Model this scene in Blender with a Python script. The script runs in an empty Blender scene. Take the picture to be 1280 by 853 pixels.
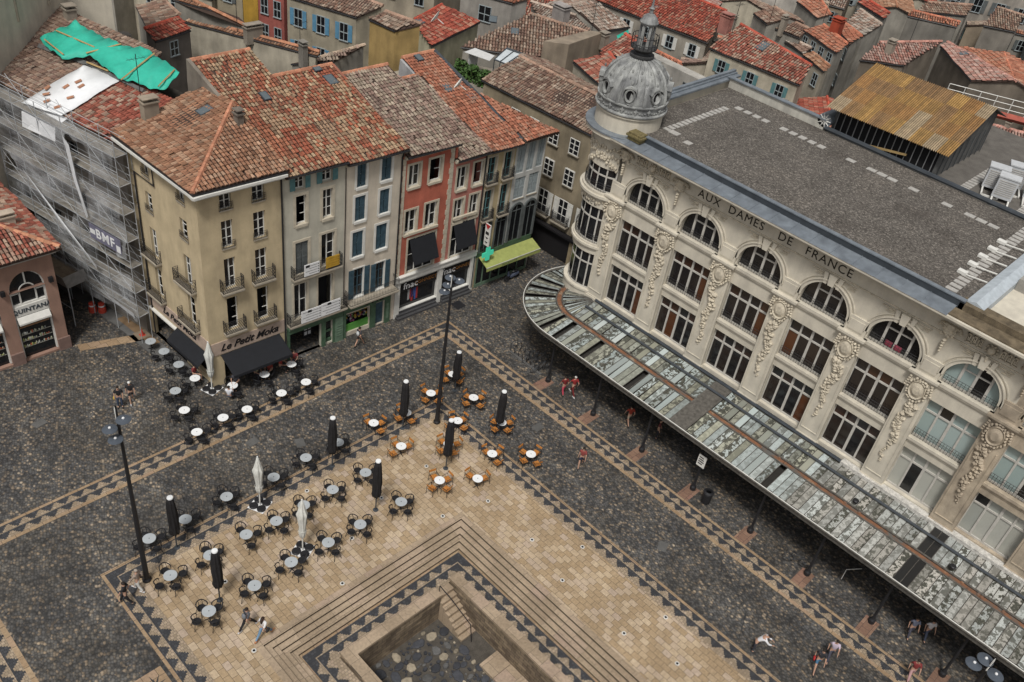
import bpy, bmesh, math, random
import numpy as np
from mathutils import Vector, Matrix
rnd = random.Random(7)
PI = math.pi
S = bpy.context.scene
COL = S.collection

# ------------------------------------------------------------------ camera
cam_d = bpy.data.cameras.new('camera')
cam = bpy.data.objects.new('camera', cam_d)
COL.objects.link(cam)
_r, _u, _f = (-0.708206, 0.694024, 0.129519), (-0.356934, -0.510250, 0.782459), (-0.609133, -0.507913, -0.609083)
cam.matrix_world = Matrix(((_r[0], _u[0], -_f[0], 39.7), (_r[1], _u[1], -_f[1], 39.8), (_r[2], _u[2], -_f[2], 42.0), (0, 0, 0, 1)))
cam_d.sensor_width = 36.0
cam_d.sensor_fit = 'HORIZONTAL'
cam_d.lens = 32.053
cam_d.clip_end = 2000
S.camera = cam

# ------------------------------------------------------------------ sky, sun, exposure (overcast day)
SUN_EL, SUN_AZ = math.radians(60), math.radians(30)     # azimuth measured from +X towards +Y
W = bpy.data.worlds.new('World')
S.world = W
W.use_nodes = True
wn = W.node_tree
bg = wn.nodes['Background']
sky = wn.nodes.new('ShaderNodeTexSky')
sky.sky_type = 'NISHITA'
sky.sun_disc = False
sky.sun_elevation = SUN_EL
sky.sun_rotation = PI / 2 - SUN_AZ
sky.dust_density = 4.0
sky.air_density = 1.0
hs = wn.nodes.new('ShaderNodeHueSaturation')
hs.inputs['Saturation'].default_value = 0.18
wn.links.new(sky.outputs[0], hs.inputs['Color'])
wn.links.new(hs.outputs[0], bg.inputs[0])
bg.inputs[1].default_value = 0.055
sd = bpy.data.lights.new('sun', 'SUN')
sd.energy = 1.5
sd.angle = math.radians(11)
sd.color = (1.0, 0.97, 0.92)
sun = bpy.data.objects.new('sun', sd)
COL.objects.link(sun)
sun.rotation_euler = Vector((math.cos(SUN_EL) * math.cos(SUN_AZ), math.cos(SUN_EL) * math.sin(SUN_AZ), math.sin(SUN_EL))).to_track_quat('Z', 'Y').to_euler()
S.view_settings.view_transform = 'Standard'
S.view_settings.look = 'None'
S.view_settings.gamma = 1.0
S.view_settings.use_curve_mapping = False
S.view_settings.exposure = 0.84
try:
    S.cycles.use_denoising = True
    S.cycles.max_bounces = 5
    S.cycles.transparent_max_bounces = 12
except Exception:
    pass

# ------------------------------------------------------------------ materials
MATS = {}
def nt_new(name):
    m = bpy.data.materials.new(name)
    m.use_nodes = True
    return m, m.node_tree.nodes, m.node_tree.links, m.node_tree.nodes['Principled BSDF']
def mix(n, l, a, b, fac, typ='MIX'):
    x = n.new('ShaderNodeMix'); x.data_type = 'RGBA'; x.blend_type = typ
    for i, s in ((0, fac), (6, a), (7, b)):
        if hasattr(s, 'type') and hasattr(s, 'links'): l.new(s, x.inputs[i])
        elif i == 0: x.inputs[0].default_value = s
        else: x.inputs[i].default_value = (*s, 1)
    return x.outputs[2]
def ramp(n, l, src, stops, interp='LINEAR'):
    r = n.new('ShaderNodeValToRGB'); r.color_ramp.interpolation = interp
    e = r.color_ramp.elements
    while len(e) < len(stops): e.new(0.5)
    for k, (p, c) in zip(e, stops):
        k.position = p; k.color = (*c, 1) if len(c) == 3 else c
    l.new(src, r.inputs[0])
    return r.outputs[0]
def noise(n, l, scale, detail=4, vec=None, rough=0.55):
    t = n.new('ShaderNodeTexNoise'); t.inputs['Scale'].default_value = scale; t.inputs['Detail'].default_value = detail
    t.inputs['Roughness'].default_value = rough
    if vec is None: vec = n.new('ShaderNodeNewGeometry').outputs['Position']
    l.new(vec, t.inputs['Vector'])
    return t.outputs[0]
def bump(n, l, b, h, strength=0.3, dist=0.02):
    k = n.new('ShaderNodeBump'); k.inputs['Strength'].default_value = strength; k.inputs['Distance'].default_value = dist
    l.new(h, k.inputs['Height']); l.new(k.outputs[0], b.inputs['Normal'])
def scaled(n, l, sc):
    g = n.new('ShaderNodeNewGeometry').outputs['Position']
    m = n.new('ShaderNodeMapping'); m.inputs['Scale'].default_value = sc
    l.new(g, m.inputs['Vector']); return m.outputs[0]
def mat(name, col, rough=0.8, var=0.25, scale=3.0, metal=0.0, attr=False, streak=0.0, fine=0.0, spec=0.3, bmp=0.0):
    """plain surface: base colour (or its mesh colours) broken up by blotches, optional rain streaks and grain"""
    if name in MATS: return MATS[name]
    m, n, l, b = nt_new(name)
    b.inputs['Roughness'].default_value = rough; b.inputs['Metallic'].default_value = metal
    b.inputs['Specular IOR Level'].default_value = spec
    c = tuple(col)
    src = c
    if attr:
        a = n.new('ShaderNodeAttribute'); a.attribute_name = 'Col'; src = a.outputs['Color']
    if var:
        nz = noise(n, l, scale)
        k = ramp(n, l, nz, [(0.25, (1 - var,) * 3), (0.75, (1 + var * .6,) * 3)])
        src = mix(n, l, src, k, 1.0, 'MULTIPLY')
    if streak:
        nz = noise(n, l, 1.0, 5, scaled(n, l, (1.5, 1.5, 0.34)))
        k = ramp(n, l, nz, [(0.38, (1 - streak, 1 - streak, 1 - streak * .95)), (0.62, (1, 1, 1))])
        src = mix(n, l, src, k, 1.0, 'MULTIPLY')
    if fine:
        nz = noise(n, l, 28.0, 2)
        k = ramp(n, l, nz, [(0.3, (1 - fine,) * 3), (0.7, (1 + fine,) * 3)])
        src = mix(n, l, src, k, 1.0, 'MULTIPLY')
        if bmp: bump(n, l, b, nz, bmp, 0.03)
    if isinstance(src, tuple): b.inputs['Base Color'].default_value = (*src, 1)
    else: l.new(src, b.inputs['Base Color'])
    MATS[name] = m
    return m

# ------------------------------------------------------------------ mesh builder
class MB:
    def __init__(s): s.v = []; s.f = []; s.m = []; s.c = []
    def add(s, vs, fs, mi=0, col=None):
        o = len(s.v); s.v += [tuple(v) for v in vs]
        for f in fs:
            s.f.append(tuple(i + o for i in f)); s.m.append(mi); s.c.append(col)
        return s
    def quad(s, a, b, c, d, mi=0, col=None): return s.add((a, b, c, d), ((0, 1, 2, 3),), mi, col)
    def poly(s, pts, mi=0, col=None): return s.add(pts, (tuple(range(len(pts))),), mi, col)
    def box(s, x0, x1, y0, y1, z0, z1, mi=0, T=None, col=None):
        P = [(x, y, z) for z in (z0, z1) for y in (y0, y1) for x in (x0, x1)]
        if T: P = [T(*p) for p in P]
        return s.add(P, ((0, 2, 3, 1), (4, 5, 7, 6), (0, 1, 5, 4), (2, 6, 7, 3), (0, 4, 6, 2), (1, 3, 7, 5)), mi, col)
    def prism(s, pts, z0, z1, mi=0, col=None, top=None):
        n = len(pts)
        P = [(p[0], p[1], z0) for p in pts] + [(p[0], p[1], (p[2] if z1 is None else z1)) for p in pts]
        F = [(i, (i + 1) % n, n + (i + 1) % n, n + i) for i in range(n)]
        s.add(P, F, mi, col); s.add(P[n:], (tuple(range(n)),), mi if top is None else top, col)
        return s
    def ext(s, pts, d, mi=0, col=None):
        """extrude a 3D polygon by vector d"""
        n = len(pts); d = Vector(d)
        P = [Vector(p) for p in pts]; Q = [p + d for p in P]
        F = [(i, (i + 1) % n, n + (i + 1) % n, n + i) for i in range(n)] + [tuple(range(n))[::-1], tuple(range(n, 2 * n))]
        return s.add(P + Q, F, mi, col)
    def tube(s, pts, r, n=6, mi=0, col=None, cap=True):
        pts = [Vector(p) for p in pts]
        rs = r if isinstance(r, (list, tuple)) else [r] * len(pts)
        V = []; F = []
        for i, p in enumerate(pts):
            d = (pts[min(i + 1, len(pts) - 1)] - pts[max(i - 1, 0)])
            d = d.normalized() if d.length > 1e-9 else Vector((0, 0, 1))
            a = Vector((0, 0, 1)) if abs(d.z) < .9 else Vector((1, 0, 0))
            x = d.cross(a).normalized(); y = d.cross(x)
            for k in range(n):
                t = 2 * PI * k / n
                V.append(p + (x * math.cos(t) + y * math.sin(t)) * rs[i])
        for i in range(len(pts) - 1):
            for k in range(n):
                F.append((i * n + k, i * n + (k + 1) % n, (i + 1) * n + (k + 1) % n, (i + 1) * n + k))
        if cap: F += [tuple(range(n))[::-1], tuple(range((len(pts) - 1) * n, len(pts) * n))]
        return s.add(V, F, mi, col)
    def lathe(s, prof, c=(0, 0, 0), n=16, a0=0, a1=2 * PI, mi=0, col=None, sx=1, sy=1, mod=None):
        full = abs(a1 - a0 - 2 * PI) < 1e-6
        m = n if full else n + 1
        V = []; F = []
        for r, z in prof:
            for k in range(m):
                t = a0 + (a1 - a0) * k / n
                q = r * (mod(t, z) if mod else 1)
                V.append((c[0] + q * math.cos(t) * sx, c[1] + q * math.sin(t) * sy, c[2] + z))
        for i in range(len(prof) - 1):
            for k in range(n):
                F.append((i * m + k, i * m + (k + 1) % m, (i + 1) * m + (k + 1) % m, (i + 1) * m + k))
        return s.add(V, F, mi, col)
    def blob(s, c, rx, ry, rz, mi=0, col=None, n=6, T=None):
        V = []; F = []; k = 4
        for i in range(k + 1):
            a = -PI / 2 + PI * i / k
            for j in range(n):
                t = 2 * PI * j / n
                p = (c[0] + rx * math.cos(a) * math.cos(t), c[1] + ry * math.cos(a) * math.sin(t), c[2] + rz * math.sin(a))
                V.append(T(*p) if T else p)
        for i in range(k):
            for j in range(n): F.append((i * n + j, i * n + (j + 1) % n, (i + 1) * n + (j + 1) % n, (i + 1) * n + j))
        return s.add(V, F, mi, col)
    def build(s, name, mats, parent=None, smooth=False, off=None):
        if not s.f: return None
        me = bpy.data.meshes.new(name)
        o3 = Vector((0, 0, 0))
        p = parent
        while p is not None: o3 += p.location; p = p.parent
        if off is not None: o3 += Vector(off)
        me.from_pydata([(v[0] - o3.x, v[1] - o3.y, v[2] - o3.z) for v in s.v], [], s.f)
        if not isinstance(mats, (list, tuple)): mats = [mats]
        for m in mats: me.materials.append(m)
        me.polygons.foreach_set('material_index', s.m)
        if smooth: me.polygons.foreach_set('use_smooth', [True] * len(s.f))
        if any(c is not None for c in s.c):
            at = me.attributes.new('Col', 'FLOAT_COLOR', 'CORNER')
            d = []
            for f, c in zip(s.f, s.c): d += list((*(c or (.5, .5, .5)), 1.0)) * len(f)
            at.data.foreach_set('color', d)
        me.update()
        o = bpy.data.objects.new(name, me)
        if off is not None: o.location = off
        COL.objects.link(o)
        if parent: o.parent = parent
        return o
def root(name, loc, label, cat, group=None):
    o = bpy.data.objects.new(name, None); o.empty_display_size = 0.3
    o.location = loc; COL.objects.link(o)
    return tag(o, label, cat, group)
def tag(o, label, cat, group=None):
    o['label'] = label; o['category'] = cat
    if group: o['group'] = group
    return o
def struct(o, kind='structure'):
    o['kind'] = kind; return o
def dup(o, parent=None, loc=None, rz=None, sc=None):
    c = o.copy(); COL.objects.link(c)
    if parent is not None: c.parent = parent
    if loc is not None: c.location = loc
    if rz is not None: c.rotation_euler = (0, 0, rz)
    if sc is not None: c.scale = sc
    for k in list(o.children): dup(k, c)
    return c
def text_mesh(name, body, M, mtl, parent, size=1.0, shear=0.0, extrude=0.006, spacing=1.0, offset=0.0):
    """flat lettering built from Blender's own font, placed by a 4x4 matrix (x along the writing, y up, z out of the wall)"""
    cu = bpy.data.curves.new(name, 'FONT'); cu.body = body; cu.size = size; cu.shear = shear; cu.extrude = extrude
    cu.space_character = spacing; cu.align_x = 'CENTER'; cu.align_y = 'CENTER'; cu.offset = offset; cu.resolution_u = 3
    t = bpy.data.objects.new(name + '_tmp', cu); COL.objects.link(t)
    me = bpy.data.meshes.new_from_object(t.evaluated_get(bpy.context.evaluated_depsgraph_get()))
    bpy.data.objects.remove(t); bpy.data.curves.remove(cu)
    me.transform(M)
    o3 = Vector((0, 0, 0)); p = parent
    while p is not None: o3 += p.location; p = p.parent
    me.transform(Matrix.Translation(-o3))
    me.materials.clear(); me.materials.append(mtl)
    o = bpy.data.objects.new(name, me); COL.objects.link(o); o.parent = parent
    return o
def frame(o, ex, ey):
    ex = Vector(ex).normalized(); ey = Vector(ey).normalized(); ez = ex.cross(ey)
    return Matrix(((ex.x, ey.x, ez.x, o[0]), (ex.y, ey.y, ez.y, o[1]), (ex.z, ey.z, ez.z, o[2]), (0, 0, 0, 1)))

# ------------------------------------------------------------------ shared materials
def ground_mats():
    # cobbles
    m, n, l, b = nt_new('cobble_setts')
    v = n.new('ShaderNodeTexVoronoi'); v.inputs['Scale'].default_value = 1.0; v.inputs['Randomness'].default_value = 0.78
    wob = n.new('ShaderNodeMapping'); wob.inputs['Scale'].default_value = (7.4, 6.0, 0.0); wob.inputs['Rotation'].default_value = (0, 0, 0.5)
    g = n.new('ShaderNodeNewGeometry'); l.new(g.outputs['Position'], wob.inputs['Vector']); l.new(wob.outputs[0], v.inputs['Vector'])
    sep = n.new('ShaderNodeSeparateColor'); l.new(v.outputs['Color'], sep.inputs[0])
    c1 = ramp(n, l, sep.outputs[0], [(0.0, (.055, .054, .055)), (.30, (.100, .099, .100)), (.58, (.128, .127, .126)), (.78, (.160, .143, .122)), (.91, (.27, .215, .16)), (1.0, (.42, .355, .275))])
    big = noise(n, l, 0.16, 4)
    c2 = ramp(n, l, sep.outputs[0], [(0.0, (.056, .052, .048)), (.45, (.104, .101, .097)), (.82, (.145, .128, .106)), (1.0, (.28, .215, .15))])
    k = ramp(n, l, big, [(.42, (0, 0, 0)), (.58, (1, 1, 1))])
    c = mix(n, l, c1, c2, k)
    j = ramp(n, l, v.outputs['Distance'], [(.30, (1, 1, 1)), (.66, (.42, .42, .42))])
    c = mix(n, l, c, j, 1.0, 'MULTIPLY')
    st = ramp(n, l, noise(n, l, 0.5, 5), [(.35, (.66, .65, .64)), (.7, (1.14, 1.12, 1.08))])
    c = mix(n, l, c, st, 1.0, 'MULTIPLY')
    lane = ramp(n, l, noise(n, l, 1.0, 4, scaled(n, l, (.9, .10, 1))), [(.40, (.78, .78, .79)), (.60, (1.08, 1.07, 1.05))])      # worn walking lines
    c = mix(n, l, c, lane, 1.0, 'MULTIPLY')
    sp = ramp(n, l, noise(n, l, .22, 6, None, .7), [(.60, (1, 1, 1)), (.68, (.70, .69, .68))])                                   # stains and old patches
    c = mix(n, l, c, sp, 1.0, 'MULTIPLY')
    l.new(c, b.inputs['Base Color']); b.inputs['Roughness'].default_value = .7
    bump(n, l, b, j, 0.5, 0.03)
    MATS['cobble'] = m
    # tan limestone slabs
    def slabs(name, bw, bh, cA, cB, cP, mortar, msize, rot=0.0):
        m, n, l, b = nt_new(name)
        mp = n.new('ShaderNodeMapping'); mp.inputs['Rotation'].default_value = (0, 0, rot)
        g = n.new('ShaderNodeNewGeometry'); l.new(g.outputs['Position'], mp.inputs['Vector'])
        br = n.new('ShaderNodeTexBrick'); br.inputs['Scale'].default_value = 1.0
        br.inputs['Brick Width'].default_value = bw; br.inputs['Row Height'].default_value = bh
        br.inputs['Mortar Size'].default_value = msize; br.inputs['Mortar Smooth'].default_value = 0.3
        br.offset = 0.43; br.inputs['Bias'].default_value = 0.0
        br.inputs['Color1'].default_value = (0, 0, 0, 1); br.inputs['Color2'].default_value = (1, 1, 1, 1); br.inputs['Mortar'].default_value = (0.5, .5, .5, 1)
        l.new(mp.outputs[0], br.inputs['Vector'])
        c = ramp(n, l, br.outputs['Color'], [(0, cA), (.40, tuple(a * .95 + bb * .05 for a, bb in zip(cA, cB))), (.7, cB), (.9, cP), (1, cB)])
        nz = ramp(n, l, noise(n, l, 7.0, 5), [(.3, (.78, .77, .75)), (.7, (1.12, 1.1, 1.08))])
        c = mix(n, l, c, nz, 1.0, 'MULTIPLY')
        b2 = ramp(n, l, noise(n, l, 0.45, 4), [(.35, (.82, .80, .78)), (.65, (1.05, 1.04, 1.03))])
        c = mix(n, l, c, b2, 1.0, 'MULTIPLY')
        sp = ramp(n, l, noise(n, l, 5.0, 1), [(.74, (1, 1, 1)), (.78, (.6, .55, .52))])
        c = mix(n, l, c, sp, 1.0, 'MULTIPLY')
        c = mix(n, l, c, mortar, br.outputs['Fac'])
        l.new(c, b.inputs['Base Color']); b.inputs['Roughness'].default_value = .75
        MATS[name] = m
    slabs('tan_slabs', .50, .36, (.33, .245, .15), (.45, .36, .25), (.41, .33, .26), (.10, .07, .045), .012, PI / 2)
    slabs('step_stone', 1.1, .9, (.30, .235, .165), (.36, .285, .205), (.34, .26, .20), (.11, .085, .06), .010)
    slabs('strip_stone', .72, .72, (.29, .205, .125), (.33, .245, .155), (.31, .22, .15), (.07, .05, .035), .014)
    slabs('tan_setts', .17, .17, (.27, .215, .15), (.37, .30, .22), (.32, .25, .185), (.16, .125, .09), .016)
    slabs('dark_setts', .17, .17, (.030, .032, .038), (.052, .055, .063), (.042, .044, .05), (.02, .02, .022), .016)
    slabs('pad_stone', .5, .5, (.20, .12, .085), (.27, .17, .12), (.24, .13, .10), (.08, .05, .04), .015)
    # flat roof gravel
    m, n, l, b = nt_new('roof_gravel')
    v = n.new('ShaderNodeTexVoronoi'); v.inputs['Scale'].default_value = 13.0
    g = n.new('ShaderNodeNewGeometry'); l.new(g.outputs['Position'], v.inputs['Vector'])
    sep = n.new('ShaderNodeSeparateColor'); l.new(v.outputs['Color'], sep.inputs[0])
    c = ramp(n, l, sep.outputs[1], [(0, (.040, .035, .030)), (.4, (.082, .072, .062)), (.8, (.115, .102, .089)), (1, (.21, .188, .165))])
    st = ramp(n, l, noise(n, l, 0.35, 6, None, .65), [(.33, (.72, .70, .68)), (.5, (1, 1, .99)), (.7, (1.14, 1.12, 1.09))])
    c = mix(n, l, c, st, 1.0, 'MULTIPLY')
    l.new(c, b.inputs['Base Color']); b.inputs['Roughness'].default_value = .95
    bump(n, l, b, v.outputs['Distance'], 0.4, 0.03)
    MATS['gravel'] = m
ground_mats()
M_ = MATS
mat('iron', (.018, .018, .02), .5, .2)
mat('white_frame', (.62, .61, .57), .6, .12)
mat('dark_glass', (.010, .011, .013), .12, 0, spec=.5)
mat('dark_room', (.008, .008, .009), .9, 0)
mat('zinc', (.20, .225, .25), .42, .25, 2.0, metal=.2, streak=.2)
mat('zinc_dark', (.045, .052, .06), .5, .25, 2.0)
mat('tile', (.5, .3, .2), .85, .22, 6.0, attr=True, fine=.18)
mat('tile_under', (.055, .036, .028), .95, .2)
mat('paint', (.5, .5, .5), .7, .12, 2.5, attr=True, fine=.05)
mat('plaster', (.5, .5, .5), .9, .16, .9, attr=True, streak=.16, fine=.06)
mat('old_plaster', (.5, .5, .5), .95, .36, .55, attr=True, streak=.18, fine=.12)

# ------------------------------------------------------------------ ground of the square
def sheet(name, polys, m, z, kind='structure'):
    mb = MB()
    for p in polys: mb.poly([(x, y, z) for x, y in p])
    o = mb.build(name, m); struct(o, kind); return o
def rect(x0, x1, y0, y1): return ((x0, y0), (x1, y0), (x1, y1), (x0, y1))
SX0, SX1, SY0, SY1 = 12.0, 26.3, 15.0, 64.0          # hole for the sunken court
XMAX = 150.0
sheet('ground', [rect(-330, XMAX, -330, SY0), rect(-330, SX0, SY0, SY1), rect(SX1, XMAX, SY0, SY1), rect(-330, XMAX, SY1, 150)], M_['cobble'], 0.0)
# tan paving inside the inner band
TX0, TX1, TY0, TY1 = 7.75, 28.85, 7.75, 60.0
sheet('pavement', [rect(TX0, TX1, TY0, SY0), rect(TX0, SX0, SY0, TY1), rect(SX1, TX1, SY0, TY1)], M_['tan_slabs'], 0.004)
def band(name, x0, y0, x1, y1, rows, w=1.35):
    """patterned border between the rectangle (x0,y0,x1,y1) and the one w further in: dark setts, tan strips, stepped tan teeth"""
    mb = MB()
    def ring(a, b, z, mi):
        for q in (rect(x0 + a, x1 - a, y0 + a, y0 + b), rect(x0 + a, x0 + b, y0 + b, y1 - b), rect(x1 - b, x1 - a, y0 + b, y1 - b), rect(x0 + a, x1 - a, y1 - b, y1 - a)):
            mb.poly([(x, y, z) for x, y in q], mi)
    k = w / 1.35
    ring(0, w, .004 if name != 'court_border' else z0c, 0)
    zt = (.008 if name != 'court_border' else z0c + .004)
    for a, b, mi in rows['strips']: ring(a, b, zt, mi)
    pitch = .85
    def teeth(ox, oy, dx, dy, ix, iy, L):
        n = int(L / pitch); p = L / n
        for i in range(n):
            s = (i + .5) * p
            for base in rows['bases']:
                for lv in range(4):
                    hw = .33 - .075 * lv; t0 = base - .095 * lv; t1 = t0 - .095
                    if lv == 0: hw = .36
                    pts = [(s - hw, t0), (s + hw, t0), (s + hw, t1), (s - hw, t1)]
                    P = [(ox + dx * a + ix * t, oy + dy * a + iy * t, zt) for a, t in pts]
                    if dx * iy - dy * ix < 0: P = P[::-1]
                    mb.poly(P, 2)
    c = 1.0
    teeth(x0 + c, y0, 1, 0, 0, 1, x1 - x0 - 2 * c); teeth(x0, y0 + c, 0, 1, 1, 0, y1 - y0 - 2 * c)
    teeth(x1, y0 + c, 0, 1, -1, 0, y1 - y0 - 2 * c); teeth(x0 + c, y1, 1, 0, 0, -1, x1 - x0 - 2 * c)
    o = mb.build(name, [M_['dark_setts'], M_['strip_stone'], M_['tan_setts']]); struct(o); return o
z0c = -.75
band('paving_border', 0, 0, 36.45, 66, dict(strips=[(0, .19, 1), (.66, .72, 2), (1.20, 1.45, 1)], bases=[.66, 1.20]), 1.45)
band('pavement_border', 6.40, 6.40, 30.15, 66, dict(strips=[(0, .17, 1), (.62, .68, 2), (1.18, 1.35, 2)], bases=[.62, 1.18]), 1.35)
# red stone pads between the outer band and the posts of the canopy
for i, y in enumerate((9.65, 14.04, 18.47, 22.79, 27.28, 31.41, 35.73, 40.1, 44.4)):
    mb = MB(); mb.poly([(x, yy, .004) for x, yy in rect(-1.45, -.004, y - .42, y + .42)]); struct(mb.build('paving_pad', M_['pad_stone']))
# star panel at the lower left, and slab crossing near the side street
mb = MB(); mb.poly([(x, y, .004) for x, y in rect(30.35, 31.75, 13.2, 14.8)], 0)
cx, cy = 31.05, 14.0
for k in range(8):
    a = k * PI / 4
    mb.poly([(cx, cy, .008), (cx + .24 * math.cos(a - PI / 8), cy + .24 * math.sin(a - PI / 8), .008), (cx + .62 * math.cos(a), cy + .62 * math.sin(a), .008)], 1)
struct(mb.build('paving_panel', [M_['strip_stone'], M_['dark_setts']]))
mb = MB(); mb.poly([(x, y, .004) for x, y in ((18.9, -11.1), (19.1, -10.3), (23.0, -11.6), (22.9, -12.35))]); struct(mb.build('paving_strip', M_['strip_stone']))
mb = MB(); mb.poly([(x, y, .004) for x, y in ((17.8, -4.0), (19.0, -4.0), (19.9, -13.0), (21.2, -20.0), (19.6, -20.0), (18.6, -12.0))]); struct(mb.build('sidewalk', mat('worn_concrete', (.10, .098, .094), .9, .3, 1.2, fine=.15)))
mb = MB(); mb.poly([(x, y, .006) for x, y in ((18.35, -9.5), (19.0, -9.5), (19.5, -13.6), (18.75, -13.6))]); struct(mb.build('sand_patch', mat('sand', (.16, .105, .06), .95, .3, 2, fine=.15)))
# steel drain lines and cover plates let into the ground
def plate(x, y, w, h, name, m, rz=0):
    mb = MB(); mb.box(-w / 2, w / 2, -h / 2, h / 2, .0, .012)
    o = mb.build(name, m); o.location = (x, y, .003); o.rotation_euler = (0, 0, rz); return o
tag(plate(34.0, -.95, .85, 1.5, 'drain_grate', mat('grate_steel', (.17, .175, .18), .5, .3, 14)), 'grey ribbed drain grate in the cobbles beside the outer band at far left', 'grate')
tag(plate(-2.0, -1.0, .9, .9, 'manhole_cover', M_['iron']), 'square black manhole cover on the cobbles before the phone shop', 'manhole cover')

# ------------------------------------------------------------------ sunken court: steps, floor band, parapets, pit
def court():
    mb = MB()
    st = M_['step_stone']
    T = [(0, 0.0, .36), (.36, -.15, .32), (.68, -.30, .31), (.99, -.45, .31), (1.30, -.60, .30)]
    z = 0.0
    for k, (d, zz, w) in enumerate(T):
        x0, x1, y0 = SX0 + d, SX1 - d, SY0 + d
        zt = zz + (.004 if k == 0 else 0)
        # tread ring, mitred like a frame and open at the far end
        for q in (((x0, y0), (x1, y0), (x1 - w, y0 + w), (x0 + w, y0 + w)), ((x0, y0), (x0 + w, y0 + w), (x0 + w, SY1), (x0, SY1)), ((x1, y0), (x1, SY1), (x1 - w, SY1), (x1 - w, y0 + w))):
            mb.poly([(a, b, zt) for a, b in q], 0)
        # undercut groove and riser, coloured dark to stand for shade below the nosing
        xi0, xi1, yi = x0 + w, x1 - w, y0 + w
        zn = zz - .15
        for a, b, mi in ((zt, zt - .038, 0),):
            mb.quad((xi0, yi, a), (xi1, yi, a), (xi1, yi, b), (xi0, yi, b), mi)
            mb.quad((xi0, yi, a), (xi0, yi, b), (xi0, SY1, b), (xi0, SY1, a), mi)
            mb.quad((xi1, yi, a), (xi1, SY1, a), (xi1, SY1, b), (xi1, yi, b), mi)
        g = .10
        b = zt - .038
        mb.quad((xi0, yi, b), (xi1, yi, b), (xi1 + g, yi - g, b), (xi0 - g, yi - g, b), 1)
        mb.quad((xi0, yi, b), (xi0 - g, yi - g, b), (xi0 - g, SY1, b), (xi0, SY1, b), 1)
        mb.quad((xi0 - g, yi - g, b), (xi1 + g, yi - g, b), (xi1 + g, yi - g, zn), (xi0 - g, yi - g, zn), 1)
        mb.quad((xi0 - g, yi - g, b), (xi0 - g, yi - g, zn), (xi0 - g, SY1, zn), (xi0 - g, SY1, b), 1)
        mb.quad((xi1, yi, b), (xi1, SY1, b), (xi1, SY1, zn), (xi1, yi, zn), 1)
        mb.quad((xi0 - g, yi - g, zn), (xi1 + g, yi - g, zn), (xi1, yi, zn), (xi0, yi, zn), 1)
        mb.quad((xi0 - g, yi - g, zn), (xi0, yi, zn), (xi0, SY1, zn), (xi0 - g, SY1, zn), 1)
    struct(mb.build('steps', [st, mat('groove_shade', (.075, .055, .04), .9, .3)]))
    # floor and its border
    fx0, fx1, fy0 = SX0 + 1.6, SX1 - 1.6, SY0 + 1.6
    mb = MB(); PX0, PX1, PY0 = 15.0, 23.1, 18.0
    for q in (rect(fx0, fx1, fy0, PY0), rect(fx0, PX0, PY0, SY1), rect(PX1, fx1, PY0, SY1)): mb.poly([(x, y, z0c - .004) for x, y in q])
    struct(mb.build('court_floor', M_['tan_setts']))
    band('court_border', fx0, fy0, fx1, SY1, dict(strips=[(0, .13, 1), (.62, .68, 2), (1.18, 1.4, 2)], bases=[.62, 1.18]), 1.4)
    # pit
    fz = -2.55
    mb = MB()
    mb.poly([(x, y, fz) for x, y in rect(15.4, 22.7, 18.2, SY1)])
    struct(mb.build('earth', mat('pit_earth', (.075, .066, .055), .95, .4, 1.6, fine=.3)))
    R = random.Random(3); mb = MB()
    pts = []
    while len(pts) < 520:
        big = len(pts) < 120
        x, y = R.uniform(16.9, 22.4), R.uniform(18.8, 29.5)
        r = R.uniform(.19, .38) if big else R.uniform(.05, .19)
        if all((x - a) ** 2 + (y - b) ** 2 > ((r + c) * .93) ** 2 for a, b, c in pts): pts.append((x, y, r))
        elif R.random() < .02: pts.append((x, y, .05))
    for x, y, r in pts:
        n = 7; a0 = R.random() * 6; h = (.05 + .12 * r if r > .2 else r * .7)
        el = R.uniform(.75, 1.3)
        rr = [r * R.uniform(.8, 1.1) for _ in range(n)]
        ring = lambda f, z: [(x + rr[i] * f * math.cos(a0 + i * 2 * PI / n) * el, y + rr[i] * f * math.sin(a0 + i * 2 * PI / n) / el, z) for i in range(n)]
        t = R.random()
        c = (.045, .047, .054) if t < .62 else ((.10, .098, .095) if t < .85 else (.27, .23, .17))
        q = R.uniform(.7, 1.3); c = tuple(k * q for k in c)
        V = ring(1, fz) + ring(.97, fz + h * .7) + ring(.8, fz + h)
        F = [(i + k * n, (i + 1) % n + k * n, (i + 1) % n + (k + 1) * n, i + (k + 1) * n) for k in range(2) for i in range(n)] + [tuple(range(2 * n, 3 * n))]
        mb.add(V, F, 0, c)
    struct(mb.build('old_roadway', mat('basalt', (.1, .1, .1), .75, .3, 5, attr=True, fine=.2)))
    def wall(name, x0, x1, y0, y1, label, course=True):
        r = root(name, ((x0 + x1) / 2, (y0 + y1) / 2, fz), label, 'wall')
        mb = MB(); mb.box(x0, x1, y0, y1, -.47, -.31); mb.build('coping', M_['step_stone'], r)
        mb = MB(); mb.box(x0 + .04, x1 - .04, y0 + .04, y1 - .04, fz, -.47); mb.build('masonry', MATS['pit_wall'], r)
        return r
    m, n, l, b = nt_new('pit_wall')
    br = n.new('ShaderNodeTexBrick'); br.inputs['Scale'].default_value = 1.0
    br.inputs['Brick Width'].default_value = .62; br.inputs['Row Height'].default_value = .24; br.inputs['Mortar Size'].default_value = .012
    br.inputs['Color1'].default_value = (.27, .21, .14, 1); br.inputs['Color2'].default_value = (.13, .098, .07, 1); br.inputs['Mortar'].default_value = (.04, .03, .022, 1)
    g = n.new('ShaderNodeNewGeometry'); sp = n.new('ShaderNodeSeparateXYZ'); l.new(g.outputs['Position'], sp.inputs[0])
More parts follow.
